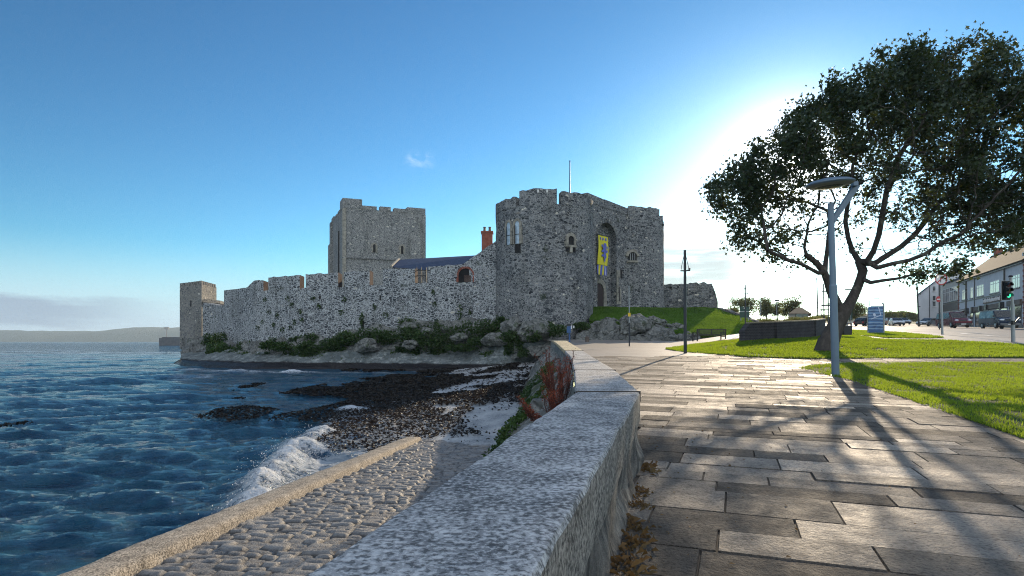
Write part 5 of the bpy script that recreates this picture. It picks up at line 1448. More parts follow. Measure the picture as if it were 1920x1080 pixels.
def fallen():
    g = np.random.default_rng(2); n = 90
    Y = g.uniform(2.5, 9, n); X = sw(Y, 2) + .12 + np.abs(g.normal(0, .9, n)) ** 1.3
    p = np.stack([X, Y, zg(X, Y) + .026], 1); flakes('fallen_leaves', p, .028, M['dry'], 9, .06)
fallen()

def blades(name, pts, h, mat, seed, wid=.012, label=None):
    g = np.random.default_rng(seed); n = len(pts); a = g.uniform(0, 2 * np.pi, n); hh = h * g.uniform(.45, 1.25, n)
    sd = np.stack([np.cos(a), np.sin(a), a * 0], 1) * wid * hh[:, None] / h
    ln = np.stack([g.normal(0, .35, n), g.normal(0, .35, n), np.ones(n)], 1); ln /= np.linalg.norm(ln, axis=1)[:, None]
    V = np.stack([pts - sd, pts + sd, pts + ln * hh[:, None]], 1).reshape(-1, 3)
    o = np_mesh(name, V, np.arange(n * 3).reshape(n, 3), mat); tag(o, kind='stuff'); return o
def lawn_blades(poly, n, h, seed, mat, wid, off=.03, keep=None, extra=.035):
    g = np.random.default_rng(seed); x = g.uniform(poly[:, 0].min(), poly[:, 0].max(), n); y = g.uniform(poly[:, 1].min(), poly[:, 1].max(), n)
    k = inside(poly, x, y); x, y = x[k], y[k]
    # only what the camera side of the park shows; clumpy
    u = CX + FPX * x / np.maximum(y, 1); q = (u < 3200); x, y = x[q], y[q]
    d = fbm(np.stack([x * 2.2, y * 2.2, x * 0], 1), 3, seed); q = d + g.uniform(-.2, .2, len(x)) > .38; x, y = x[q], y[q]
    z = zg(x, y) + off + .0
    return np.stack([x, y, z], 1)
pts = lawn_blades(near_poly, 420000, .07, 1, M['grass'], .01); pts[:, 2] += .05 * (fbm(np.stack([pts[:, 0] * .6, pts[:, 1] * .6, pts[:, 0] * 0], 1), 3, 5) - .4) - .012
blades('grass', pts, .062, M['grass'], 2, .009)
pts = lawn_blades(mid_poly, 330000, .09, 3, M['grass'], .02); pts[:, 2] += .10 * (fbm(np.stack([pts[:, 0] * .6, pts[:, 1] * .6, pts[:, 0] * 0], 1), 3, 5) - .4) - .015
blades('grass', pts, .085, M['grass'], 4, .02)
pts = lawn_blades(far_poly, 60000, .1, 5, M['grass'], .03); blades('grass', pts, .09, M['grass'], 6, .03)
def mound_blades():
    rows = 3 * 16 + 1; A = MV.reshape(rows, 140, 3)[12:36]
    g = np.random.default_rng(6); n = 90000; i = g.uniform(0, A.shape[0] - 1.001, n); j = g.uniform(0, 138.999, n)
    a = i.astype(int); b = j.astype(int); fa = (i - a)[:, None]; fb = (j - b)[:, None]
    p = A[a, b] * (1 - fa) * (1 - fb) + A[a + 1, b] * fa * (1 - fb) + A[a, b + 1] * (1 - fa) * fb + A[a + 1, b + 1] * fa * fb
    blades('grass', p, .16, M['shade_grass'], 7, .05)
mound_blades()

# ------------------------------------------------------------------ the big windswept tree
TY = 24.0
def in_poly_px(poly, u, v): return inside(np.array(poly, float), u, v)
CROWN = [(1338, 345), (1350, 318), (1378, 308), (1400, 285), (1425, 280), (1450, 255), (1468, 240), (1480, 205), (1500, 200), (1520, 188), (1545, 205), (1560, 172), (1585, 165), (1605, 128), (1618, 160), (1650, 125), (1668, 140), (1682, 100), (1697, 130), (1740, 128), (1752, 95), (1762, 80), (1775, 118), (1800, 115), (1835, 97), (1856, 125), (1866, 165), (1876, 195), (1862, 225), (1842, 240), (1868, 250), (1893, 228), (1905, 262), (1898, 300), (1920, 300), (1935, 330), (1920, 372), (1940, 400), (1915, 440), (1885, 462), (1840, 470), (1790, 478), (1730, 478), (1680, 492), (1640, 470), (1600, 440), (1560, 470), (1530, 505), (1500, 500), (1450, 492), (1400, 468), (1365, 445), (1358, 420), (1372, 405), (1345, 398), (1350, 370)]
SPRAY = [(1690, 520), (1705, 498), (1745, 488), (1800, 484), (1818, 500), (1812, 516), (1770, 524), (1720, 527)]
def big_tree():
    base = G(1547, TY); root = thing('windswept_tree', base, 'large windswept sycamore with a leaning forked trunk and dark crown beside the lamp post', 'tree')
    g = np.random.default_rng(21)
    # where leaves live
    n = 30000
    u = g.uniform(1330, 1945, n); v = g.uniform(75, 530, n); k = in_poly_px(CROWN, u, v)
    u, v = u[k], v[k]; cu, cv = 1640, 300
    rad = np.sqrt(((u - cu) / 300) ** 2 + ((v - cv) / 215) ** 2)
    dep = 4.6 * np.sqrt(np.clip(1.12 - rad ** 2, .06, 1)); w = g.uniform(-1, 1, len(u)); Y = TY + dep * w
    p = np.stack([(u - CX) / FPX * TY, Y, (HY - v) / FPX * TY], 1)
    # hollow lower middle, so that limbs and sky show
    low = np.clip((v - 300) / 170, 0, 1) * np.exp(-((u - 1600) / 190) ** 2)
    cl = fbm(p * .62, 4, 33); q = cl > (.36 + .16 * low); q &= ~((np.abs(w) < .75) & (rad < .55) & (g.random(len(u)) < .7))
    p = p[q]; p = p[g.permutation(len(p))[:5200]]
    u = g.uniform(1690, 1820, 900); v = g.uniform(484, 528, 900); k = in_poly_px(SPRAY, u, v)
    sp = np.stack([(u - CX) / FPX * (TY - 1), TY - 1 + g.uniform(-.7, .7, 900), (HY - v) / FPX * (TY - 1)], 1)[k][:260]
    attr = np.concatenate([p, sp])
    # limbs drawn by hand: (px, py, depth offset)
    def L(*q): return [np.array([(a - CX) / FPX * (TY + d), TY + d, (HY - b) / FPX * (TY + d)]) for a, b, d in q]
    b0 = np.array(base) - np.array([0, 0, .25])
    trunk = [b0] + L((1553, 643, 0), (1562, 622, 0), (1572, 602, 0), (1579, 588, 0))
    limbs = [(4, L((1572, 575, -.1), (1565, 560, -.2), (1557, 545, -.3), (1552, 528, -.4), (1545, 510, -.5), (1530, 492, -.6), (1512, 478, -.8))),
             (8, L((1548, 492, .2), (1551, 470, .4), (1553, 445, .6), (1556, 420, .9), (1552, 395, 1.1))),
             (4, L((1590, 574, .1), (1600, 556, .2), (1608, 538, .3), (1614, 522, .3), (1618, 508, .3))),
             (9, L((1535, 512, -.8), (1505, 496, -1.0), (1475, 486, -1.2), (1440, 470, -1.6))),
             (7, L((1612, 492, .5), (1598, 470, .9), (1590, 445, 1.2), (1585, 415, 1.6), (1590, 380, 1.8), (1600, 340, 2.0))),
             (20, L((1626, 490, .1), (1638, 470, -.2), (1648, 440, -.4), (1655, 400, -.6), (1662, 360, -.8), (1680, 310, -1.0))),
             (20, L((1640, 494, .4), (1665, 478, .6), (1690, 462, 1.0), (1715, 440, 1.3), (1735, 415, 1.6), (1760, 380, 2.0))),
             (20, L((1645, 502, -.3), (1675, 494, -.6), (1705, 488, -.9), (1735, 476, -1.2), (1765, 455, -1.5), (1800, 440, -2.0))),
             (18, L((1632, 530, -.2), (1655, 526, -.5), (1685, 522, -.8), (1715, 514, -1.0), (1745, 508, -1.0)))]
    pos = list(trunk); par = [-1, 0, 1, 2, 3]
    names = {}
    idx_of = []
    for st, pts in limbs:
        pr = st if st < len(pos) else len(pos) - 1
        # attach to the closest existing node so nothing floats
        if st > 4:
            pr = int(np.argmin([np.linalg.norm(q - pts[0]) for q in pos]))
        for q in pts: pos.append(q); par.append(pr); pr = len(pos) - 1
    manual = len(pos)
    # space colonisation
    pos_a = np.array(pos); act = np.ones(len(attr), bool); nd = np.full(len(attr), 1e9); ni = np.zeros(len(attr), int)
    def upd(new, off):
        nonlocal nd, ni
        for s in range(0, len(new), 64):
            d = np.linalg.norm(attr[:, None] - new[None, s:s + 64], axis=2); m = d.argmin(1); dm = d[np.arange(len(attr)), m]
            k = dm < nd; nd[k] = dm[k]; ni[k] = m[k] + off + s
    upd(pos_a, 0); D = .30
    for it in range(130):
        act &= nd > .42
        if not act.any(): break
        a = np.where(act & (nd < 4.5))[0]
        if len(a) == 0: break
        v = attr[a] - pos_a[ni[a]]; v /= np.linalg.norm(v, axis=1)[:, None]
        S = np.zeros_like(pos_a); np.add.at(S, ni[a], v); c = np.bincount(ni[a], minlength=len(pos_a))
        k = np.where(c > 0)[0]; dirv = S[k] / np.maximum(np.linalg.norm(S[k], axis=1)[:, None], 1e-6)
        dirv += g.normal(0, .16, dirv.shape) + np.array([.05, 0, -.02]); dirv /= np.linalg.norm(dirv, axis=1)[:, None]
        new = pos_a[k] + dirv * D
        off = len(pos_a); pos_a = np.concatenate([pos_a, new]); par += list(k); upd(new, off)
        if len(pos_a) > 9000: break
    N = len(pos_a); par = np.array(par)
    ch = np.bincount(par[par >= 0], minlength=N)
    e = 2.35; acc = np.where(ch == 0, .0075 ** e, 0.0)
    order = np.argsort(-np.arange(N))
    for i in order:
        if par[i] >= 0: acc[par[i]] += acc[i] if ch[i] == 0 or True else 0
    r = acc ** (1 / e)
    r = r * np.where(r > .02, 1.5, 1.15)
    for i, q in enumerate((.52, .40, .345, .325, .32)): r[i] = q
    # parents are never thinner than children
    for i in order:
        if par[i] >= 0 and par[i] > 4: r[par[i]] = max(r[par[i]], r[i] * .98)
    r[5:] = np.minimum(r[5:], .23)
    k0 = 5
    for (st, pts), (ra, rb) in zip(limbs, ((.19, .10), (.095, .05), (.22, .15), (.075, .035), (.11, .045), (.11, .045), (.105, .045), (.09, .04), (.075, .03))):
        for q, t in enumerate(np.linspace(0, 1, len(pts))): r[k0 + q] = max(r[k0 + q], ra + (rb - ra) * t)
        k0 += len(pts)
    V, F = [], []
    for i in range(1, N):
        a = pos_a[par[i]]; b = pos_a[i]; d = b - a; L_ = np.linalg.norm(d)
        if L_ < 1e-5: continue
        d /= L_; ns = 10 if r[i] > .1 else (7 if r[i] > .03 else 4)
        x = np.cross(d, [.3, .9, .2]); x /= np.linalg.norm(x); y = np.cross(d, x)
        ra = min(r[par[i]], r[i] * 1.35) if par[i] > 4 else r[par[i]] if i <= 4 else min(r[par[i]], r[i] * 1.5)
        t = 2 * np.pi * np.arange(ns) / ns; ring = np.cos(t)[:, None] * x + np.sin(t)[:, None] * y
        o = len(V); b2 = b + d * r[i] * .35
        V += list(a + ring * ra) + list(b2 + ring * r[i])
        for k in range(ns): F.append((o + k, o + (k + 1) % ns, o + ns + (k + 1) % ns, o + ns + k))
    V = np.array(V); V = V + ((fbm(V * 3.0, 3, 90) - .5) * .05)[:, None] * (V[:, 2:3] < 3) * np.array([1, 1, 0])
    np_mesh('trunk', V, np.array(F), M['bark'], root, smooth=True)
    # leaves at the fine ends
    fine = np.where((r < .022) & (np.arange(N) >= manual))[0]; P0 = pos_a[fine]
    uu = CX + FPX * P0[:, 0] / TY; vv = HY - FPX * P0[:, 2] / TY
    hole = np.exp(-(((uu - 1600) / 190) ** 2 + ((vv - 425) / 105) ** 2)) * 1.0 + .55 * np.exp(-(((uu - 1740) / 120) ** 2 + ((vv - 440) / 60) ** 2)) + .1 * np.exp(-(((uu - 1500) / 110) ** 2 + ((vv - 430) / 60) ** 2)) + .35 * np.exp(-(((uu - 1640) / 130) ** 2 + ((vv - 320) / 60) ** 2))
    hole = np.clip(hole * 1.08, 0, .91); ok = g.random(len(P0)) > hole; P0 = P0[ok]
    rep = 52; q = np.repeat(P0, rep, 0) + g.normal(0, .20, (len(P0) * rep, 3))
    cl = fbm(q * 1.0, 4, 77); q = q[cl > .452]
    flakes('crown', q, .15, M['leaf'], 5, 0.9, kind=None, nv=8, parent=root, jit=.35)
    return len(pos_a), len(q)
print('tree', big_tree())

def small_tree(px, ytop, ybase, Y, w, lab, seed, name='distant_tree', n=4500, group='trees behind the lawn', trunk=True):
    b = P(px, ybase, Y); h = (ybase - ytop) / FPX * Y; root = thing(name, b, lab, 'tree' if trunk else 'shrub', group); g = np.random.default_rng(seed)
    rx = w / FPX * Y / 2 * 1.25; mb = MB(); pts = []
    if trunk:
        mb.tube([b - Vector((0, 0, .3)), b + Vector((.1, 0, h * .3)), b + Vector((0, .1, h * .75))], [.045 * h * .5 + .05, .035 * h * .5 + .03, .03], 7)
    nc = 9 if trunk else 5
    for i in range(nc):
        a = g.uniform(0, 6.28); t = g.uniform(.32, .88) if trunk else g.uniform(.2, .55); rr = rx * (1 - abs(t - .5) * .9) * g.uniform(.15, .75)
        c = np.array(b) + np.array([math.cos(a) * rr, math.sin(a) * rr, h * t])
        if trunk: mb.tube([b + Vector((0, 0, h * t * .55)), Vector(c)], [.06, .02], 5)
        pts.append(clump_pts(c, (rx * g.uniform(.4, .65), rx * .5, h * g.uniform(.16, .28)), n // nc, g, .1))
    if trunk: mb.build('trunk', M['bark'], root)
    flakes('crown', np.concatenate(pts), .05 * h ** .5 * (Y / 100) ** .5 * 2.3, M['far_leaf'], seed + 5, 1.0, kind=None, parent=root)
DT = [(1392, 556, 600, 140, 52, 'bushy tree behind the green board sign'), (1372, 578, 600, 150, 26, 'small bush-like tree left of the green board sign'), (1437, 558, 602, 130, 34, 'pointed dark tree between two street lamps left of the house roof'), (1458, 566, 602, 135, 30, 'rounded tree left of the house roof'), (1484, 556, 602, 120, 36, 'thin leafed tree touching the left of the house roof'),
      (1604, 566, 606, 110, 40, 'green tree right of the sycamore trunk'), (1588, 580, 606, 130, 24, 'small tree beside the sycamore trunk'), (1668, 582, 606, 170, 26, 'round tree right of the blue information board'), (1690, 580, 606, 190, 30, 'wide tree behind the parked cars'), (1707, 586, 606, 180, 22, 'dark tree left of the tall dark pole'), (1655, 590, 606, 200, 26, 'low tree just right of the blue information board'), (1720, 590, 606, 200, 22, 'low tree beside the white gabled house'), (1640, 588, 605, 220, 40, 'hazy tree behind the blue information board'), (1540, 590, 604, 160, 40, 'hazy tree left of the sycamore trunk')]
for i, (px, yt, yb, Y, w, l) in enumerate(DT): small_tree(px, yt, yb, Y, w, l, 500 + i)
SH = [(1446, 588, 609, 60, 50, 'rounded clipped shrub behind the dark brick planter'), (1490, 590, 609, 62, 50, 'long low shrub right of the clipped shrub'), (1522, 585, 608, 70, 60, 'tall rough hedge behind the right end of the dark brick planter'), (1418, 590, 614, 66, 36, 'low scrub behind the pole by the mound'), (1556, 585, 609, 72, 40, 'hedge behind the sycamore trunk')]
for i, (px, yt, yb, Y, w, l) in enumerate(SH): small_tree(px, yt, yb, Y, w, l, 700 + i, 'shrub', 4000, 'shrubs behind the planter', False)
# ------------------------------------------------------------------ street furniture
def lamp_post():
    b = G(1567, 16.0); root = thing('lamp_post', b, 'tall grey lamp post with a round disc lamp head beside the sycamore', 'lamp post')
    top = P(1557.5, 381, 16.0); mb = MB()
    k = .52
    m = b + (top - b) * k
    mb.tube([b - Vector((0, 0, .1)), m], [.098, .098], 20); mb.tube([m, m + (top - b) * .012], [.098, .083], 20); mb.tube([m + (top - b) * .012, top], [.082, .074], 20); mb.build('pole', M['lamp_grey'], root, smooth=True)
    mb = MB(); mb.lathe(b, [(.16, 0), (.16, .02), (.11, .035)], 20); mb.build('base_collar', M['lamp_grey'], root)
    mb = MB(); mb.box(b + (m - b) * .30 + Vector((0, -.098, 0)), (.10, .012, .42)); mb.build('access_door', M['lamp_grey'], root, bevel=.003)
    a0 = P(1563, 411, 16.0) ; a1 = P(1606, 347, 16.0)
    mb = MB(); d = (a1 - a0).normalized(); s = d.cross(Vector((0, 1, 0))).normalized() * .075; n = Vector((0, .05, 0))
    q = [a0 - s * .9 - d * .08, a0 + s * .9, a1 + s * 1.0, a1 - s * 1.2]
    mb.prism([p - n for p in q], n * 2); mb.build('bracket_arm', M['lamp_grey'], root, bevel=.01)
    c = P(1556, 343, 15.75); ax = Vector((-.07, -.06, 1)).normalized()
    mb = MB(); mb.lathe(c, [(.05, .105), (.30, .10), (.50, .055), (.595, .0), (.605, -.02), (.59, -.045), (.50, -.085), (.40, -.095), (.36, -.095)], 48, axis=ax); hd = mb.build('lamp_head', M['lamp_grey'], root, smooth=True)
    mb = MB(); mb.lathe(c, [(.57, -.055), (.50, -.092), (.40, -.101), (.365, -.102)], 48, axis=ax); mb.build('underside', M['lamp_under'], hd, smooth=True)
    mb = MB(); mb.lathe(c, [(.36, -.098), (.35, -.11), (.28, -.135), (.15, -.155), (.02, -.16)], 40, axis=ax); mb.build('lens', M['lamp_glass'], hd, smooth=True)
    mb = MB(); mb.box((a1 + c + ax * .0 + Vector((.58, 0, 0))) / 2 + Vector((.02, 0, .0)), (.14, .13, .12)); mb.build('head_joint', M['lamp_grey'], root, bevel=.01)
lamp_post()

def mast(px, yb, yt, Y, lab, braces=True, r=.075):
    b = G(px, Y); b.z = P(px, yb, Y).z if abs(P(px, yb, Y).z - b.z) < .25 else b.z
    t = P(px - .9, yt, Y); root = thing('banner_mast', b, lab, 'mast', 'dark banner masts in the park'); mb = MB(); mb.tube([b - Vector((0, 0, .2)), t], [r, r * .72], 12); mb.build('pole', M['dark_metal'], root, smooth=True)
    mb = MB(); mb.lathe(b - Vector((0, 0, .02)), [(r * 2.0, 0), (r * 2, .03), (r * 1.1, .06)], 12); mb.build('base_plate', M['dark_metal'], root)
    if braces:
        h = (yb - yt) / FPX * Y; z = t.z - h * .20; mb = MB(); w = .24
        for sx in (-1, 1):
            mb.tube([(t.x, t.y, t.z - .06), (t.x + sx * w * .7, t.y - .02, z + .12), (t.x + sx * w * .45, t.y, z)], .012, 6)
        mb.tube([(t.x - .2, t.y - .02, z), (t.x + .24, t.y + .02, z + .02)], .028, 8); mb.blob((t.x + w * .85, t.y, z + .09), (.06, .05, .05), 1, 0)
        mb.build('rigging', M['dark_metal'], root)
mast(1285, 664, 469, 26, 'tall dark banner mast at the tip of the lawn nearest the castle')
mast(1398, 620, 534, 53, 'dark banner mast in front of the green board sign left of the brick planter')

def thin_post():
    b = G(1180, 40); root = thing('thin_post', b, 'slim post with a white top, grey cross piece and yellow notice by the castle road', 'post'); mb = MB()
    y = P(1180, 605, 40).z; t = P(1179.5, 535, 40); mb.tube([b - Vector((0, 0, .2)), (b.x, b.y, y)], .045, 10); mb.build('lower_pole', M['dark_metal'], root)
    mb = MB(); mb.tube([(b.x, b.y, y), t], [.036, .03], 10); mb.build('upper_pole', M['grey_metal'], root)
    mb = MB(); mb.box(P(1180, 555, 40), (.26, .07, .06)); mb.build('bracket', M['grey_metal'], root)
    mb = MB(); mb.box(P(1180, 590, 39.94), (.17, .02, .24)); mb.build('notice', M['sign_yellow'], root)
thin_post()
def blue_post():
    b = G(1068, 49); root = thing('blue_sign_post', b, 'blue sign post with a dark cap at the foot of the near gatehouse tower', 'sign post'); mb = MB()
    mb.tube([b - Vector((0, 0, .2)), P(1067.5, 610, 49)], .07, 10); mb.build('post', M['sign_blue'], root)
    mb = MB(); mb.box(P(1066.5, 618, 48.9), (.34, .05, .55)); mb.build('panel', M['sign_blue'], root)
    mb = MB(); mb.box(P(1066.3, 609.5, 48.9), (.36, .08, .16)); mb.build('cap', M['dark_metal'], root)
    mb = MB(); mb.box(P(1071.3, 613.5, 48.9), (.13, .03, .30)); mb.box(P(1075.8, 613, 48.9), (.10, .03, .2)); mb.build('notice', M['sign_white'], root)
    b = G(1101, 50); root = thing('bollard', b, 'short dark red-brown bollard on the kerb below the castle rocks', 'bollard'); mb = MB(); mb.lathe(b, [(.17, 0), (.17, .32), (.2, .34), (.2, .40), (.12, .46), (.02, .48)], 14); mb.build('body', M['brown_band'], root)
blue_post()

def planter():
    a = P(1396, 636, 30); root = thing('brick_planter', (a.x, 30, a.z), 'low dark brick planter wall with a sloped left end on the lawn', 'planter')
    def run(p0, Y0, p1, Y1, t0, t1, slope=False):
        x0, x1 = PX(p0, Y0), PX(p1, Y1); za, zb_ = (640 - t0) / FPX * Y0, (640 - t1) / FPX * Y1
        d = Vector((x1 - x0, Y1 - Y0, 0)).normalized(); n = Vector((-d.y, d.x, 0)) * .34
        zl = min(gz(x0, Y0), gz(x1, Y1)) - .3
        q = [(x0, Y0, zl), (x1, Y1, zl), (x1, Y1, zb_)]
        q += [(x0 + d.x * .42, Y0 + d.y * .42, za), (x0, Y0, za - .38)] if slope else [(x0, Y0, za)]
        mb = MB(); mb.prism(q, n); o = mb.build('brick_wall', M['dark_brick'], root)
        mb = MB(); s = .42 if slope else 0
        mb.prism([(x0 + d.x * s - d.y * -.0 + d.y * .03, Y0 + d.y * s - .03, za + .002), (x1 + d.y * .03, Y1 - .03, zb_ + .002), (x1 - d.y * .37, Y1 + .37 * d.x, zb_ + .002), (x0 + d.x * s - d.y * .37, Y0 + .37 * d.x, za + .002)], (0, 0, .06)); mb.build('coping', M['kerb'], root)
    run(1396, 30, 1458, 31.2, 606, 604.5, True); run(1457, 31.0, 1531, 34, 604.5, 601.5); run(1530, 33.8, 1548, 40, 601.5, 599)
    mb = MB(); a, b, c, d = P(1410, 612, 30.8), P(1528, 608, 34.2), P(1546, 604, 40), P(1425, 606, 38)
    mb.poly([a, b, c, d]); mb.build('soil', M['joint'], root)
planter()

def bench():
    a = G(1303, 42.5); b = G(1357, 43.5); c = (a + b) / 2; d = (b - a); L = d.length; rz = math.atan2(d.y, d.x)
    root = thing('park_bench', (c.x, c.y, c.z), 'dark slatted park bench seen from behind at the lawn edge', 'bench', rz=rz); W = False
    def bx(nm, boxes, mat=M['dark_wood'], bev=.004):
        mb = MB()
        for q in boxes: mb.box(*q)
        return mb.build(nm, mat, root, world=False, bevel=bev)
    h = L / 2
    for s in (-1, 1):
        x = s * (h - .04); bx('end_frame', [((x, -.22, .42), (.075, .07, .84)), ((x, .26, .30), (.075, .07, .60)), ((x, .02, .36), (.07, .5, .06)), ((x, .03, .62), (.085, .56, .045))])
    bx('seat', [((0, -.12 + k * .1, .42), (L - .1, .08, .03)) for k in range(5)])
    bx('backrest', [((0, -.235, .87), (L + .02, .06, .075)), ((0, -.225, .50), (L - .1, .05, .06))] + [((0, -.225, .585 + k * .068), (L - .1, .022, .036)) for k in range(4)] + [((0, -.222, .68), (.075, .045, .35))] + [((s * (h - .20), -.222, .68), (.05, .045, .34)) for s in (-1, 1)])
    bx('memorial_plaque', [((.02, -.252, .875), (.16, .008, .04))], M['grey_metal'], 0)
bench()

def bin_():
    b = G(1584.5, 35); b.z = P(1584, 627.5, 35).z; root = thing('litter_bin', b, 'black square litter bin with a pale hooded top right of the sycamore trunk', 'litter bin', rz=.1); mb = MB()
    mb.box((0, 0, .25), (.56, .5, .52), taper=1.04); mb.build('body', M['black_paint'], root, world=False, bevel=.02)
    mb = MB(); 
    for x, y in ((-.25, -.22), (.25, -.22), (.25, .22), (-.25, .22), (0, -.225)): mb.box((x, y, .575), (.045, .04, .13))
    mb.build('hood_posts', M['grey_metal'], root, world=False)
    mb = MB(); mb.box((0, 0, .665), (.58, .52, .06), taper=.9); mb.build('hood', M['black_paint'], root, world=False, bevel=.015)
    mb = MB(); mb.box((-.05, 0, .70), (.3, .3, .012)); mb.build('stub_plate', M['grey_metal'], root, world=False)
bin_()

def totem():
    Y = 45.0; b = G(1642, Y); b.z = P(1642, 625.2, Y).z; root = thing('information_board', b, 'blue printed information board with a curved grey side frame on the lawn', 'information board', rz=-.12)
    w, h = 1.10, 2.15; mb = MB(); r = .22
    q = [(-w / 2, .06), (w / 2 - .05, .06), (w / 2 - .05, h - .05)] + [(-w / 2 + r - r * math.sin(t), h - .05 - r + r * math.cos(t)) for t in np.linspace(0, math.pi / 2, 8)]
    mb.prism([(x, -.05, z) for x, z in q], (0, .10, 0)); p = mb.build('panel', M['totem'], root, world=False)
    mb = MB(); mb.box((0, -.053, .16), (w - .12, .006, .17)); mb.build('base_strip', M['sign_blue'], p, world=False)
    mb = MB(); mb.prism([(-.23, -.058, 1.42), (-.10, -.058, 1.28), (.0, -.058, 1.40), (-.08, -.058, 1.54), (-.17, -.058, 1.56)], (0, .004, 0))
    mb.prism([(.13, -.058, 2.05), (.19, -.058, 2.05), (.38, -.058, 1.38), (.33, -.058, 1.37)], (0, .004, 0)); mb.prism([(-.35, -.058, 1.12), (-.1, -.058, 1.25), (.36, -.058, 1.42), (.36, -.058, 1.37), (-.08, -.058, 1.20), (-.33, -.058, 1.08)], (0, .004, 0)); mb.build('printed_shapes', M['banner_pale'], p, world=False)
    mb = MB(); x = w / 2 + .03; mb.tube([(x, 0, -.1), (x, 0, h + .02), (x - .03, 0, h + .12), (x - .12, 0, h + .15)], .055, 10); mb.tube([(-w / 2 - .03, 0, -.1), (-w / 2 - .03, 0, h - .45)], .035, 8); mb.build('side_frame', M['grey_metal'], root, world=False, smooth=True)
totem()

def traffic_light():
    b = G(1900, 29.5); root = thing('traffic_light', b, 'traffic light showing green on a grey pole at the right edge', 'traffic light'); mb = MB(); Y = 29.5
    mb.tube([b - Vector((0, 0, .2)), P(1898.5, 571, Y)], [.085, .085], 14); mb.tube([P(1898.5, 571, Y), P(1895, 521, Y)], [.062, .062], 14); mb.build('pole', M['grey_metal'], root, smooth=True)
    mb = MB(); t = P(1895, 520, Y); mb.lathe(t, [(.09, 0), (.1, .05), (.07, .1), (.02, .11)], 12); mb.build('pole_cap', M['dark_metal'], root)
    c = P(1886, 544.5, Y - .15); mb = MB(); mb.box(c, (.43, .035, .96)); mb.build('backing_board', M['black_paint'], root, bevel=.01)
    mb = MB(); mb.prism([c + Vector((x, -.002, z)) for x, z in ((-.225, -.49), (.225, -.49), (.225, .49), (-.225, .49))], (0, .03, 0)); mb.build('board_rim', M['sign_white'], root)
    hd = None; mb = MB(); mb.box(c + Vector((0, -.09, 0)), (.28, .16, .86)); hd = mb.build('signal_head', M['black_paint'], root, bevel=.02)
    for z, m in ((.27, 'dark_red_lens'), (0, 'amber_lens'), (-.27, 'green_light')):
        q = c + Vector((0, -.17, z)); mb = MB(); mb.lathe(q, [(.105, 0), (.10, .012), (.06, .025), (.01, .03)], 20, axis=(0, -1, 0)); mb.build('lens', M[m], hd)
        mb = MB()
        for k in range(12):
            a0, a1 = math.pi * (-.15 + 1.3 * k / 12), math.pi * (-.15 + 1.3 * (k + 1) / 12)
            mb.prism([q + Vector((rr * math.cos(a), 0, rr * math.sin(a))) for rr, a in ((.118, a0), (.118, a1), (.108, a1), (.108, a0))], (0, -.16, 0))
        mb.build('hood', M['black_paint'], hd)
    mb = MB(); p = P(1899.5, 605, Y - .12); mb.box(p, (.13, .12, .2)); mb.tube([p + Vector((-.25, 0, -.02)), p + Vector((.1, 0, -.02)), p + Vector((.38, .05, .25))], .035, 8); mb.build('push_button_box', M['black_paint'], root)
traffic_light()

def signpost():
    Y = 43.0; b = G(1767, Y); b.z = P(1767, 627.5, Y).z; root = thing('road_sign', b, 'no-turn road sign, red ring with a slash, on a tall grey pole across the road', 'road sign'); mb = MB()
    mb.tube([b - Vector((0, 0, .2)), P(1764.5, 527, Y)], [.075, .07], 12); mb.build('pole', M['grey_metal'], root, smooth=True)
    c = P(1764.5, 523, Y - .10); ax = (0, -1, 0); mb = MB(); mb.lathe(c, [(.43, -.012), (.43, .0), (.30, .002), (.01, .002)], 36, axis=ax); mb.build('sign_face', M['sign_white'], root)
    mb = MB()
    for k in range(36):
        a0, a1 = 2 * math.pi * k / 36, 2 * math.pi * (k + 1) / 36
        mb.prism([c + Vector((rr * math.cos(a), -.004, rr * math.sin(a))) for rr, a in ((.45, a0), (.45, a1), (.375, a1), (.375, a0))], (0, -.008, 0))
    mb.prism([c + Vector((x, -.008, z)) for x, z in ((-.30, -.25), (-.25, -.30), (.30, .25), (.25, .30))][::-1], (0, -.006, 0)); mb.build('red_ring', M['red'], root)
    mb = MB(); 
    for q in ([(-.06, -.25), (.0, -.25), (.0, .06), (.0, .12), (-.06, .06)], [(-.06, .05), (.12, .05), (.12, .12), (-.06, .12)], [(.10, -.02), (.24, .085), (.10, .19)]):
        mb.prism([c + Vector((x, -.005, z)) for x, z in q], (0, -.0025, 0))
    mb.build('arrow', M['black_paint'], root)
    root = thing('small_round_sign', P(1761, 628, 60), 'small red round sign on a thin black pole behind the no-turn sign', 'road sign'); mb = MB(); Y = 58; g0 = G(1761.5, Y)
    mb.tube([g0 - Vector((0, 0, .3)), P(1761, 528, Y)], .06, 10); mb.build('pole', M['black_paint'], root)
    mb = MB(); mb.lathe(P(1760, 561, Y - .1), [(.30, -.01), (.30, .0), (.01, .0)], 24, axis=(.2, -1, 0)); mb.build('sign_face', M['red'], root)
    mb = MB(); mb.prism([P(1760, 561, Y - .14) + Vector((x, .02 if False else -.02, z)) for x, z in ((-.2, -.045), (.2, -.045), (.2, .045), (-.2, .045))], (.0, -.01, 0)); mb.build('white_bar', M['sign_white'], root)
signpost()
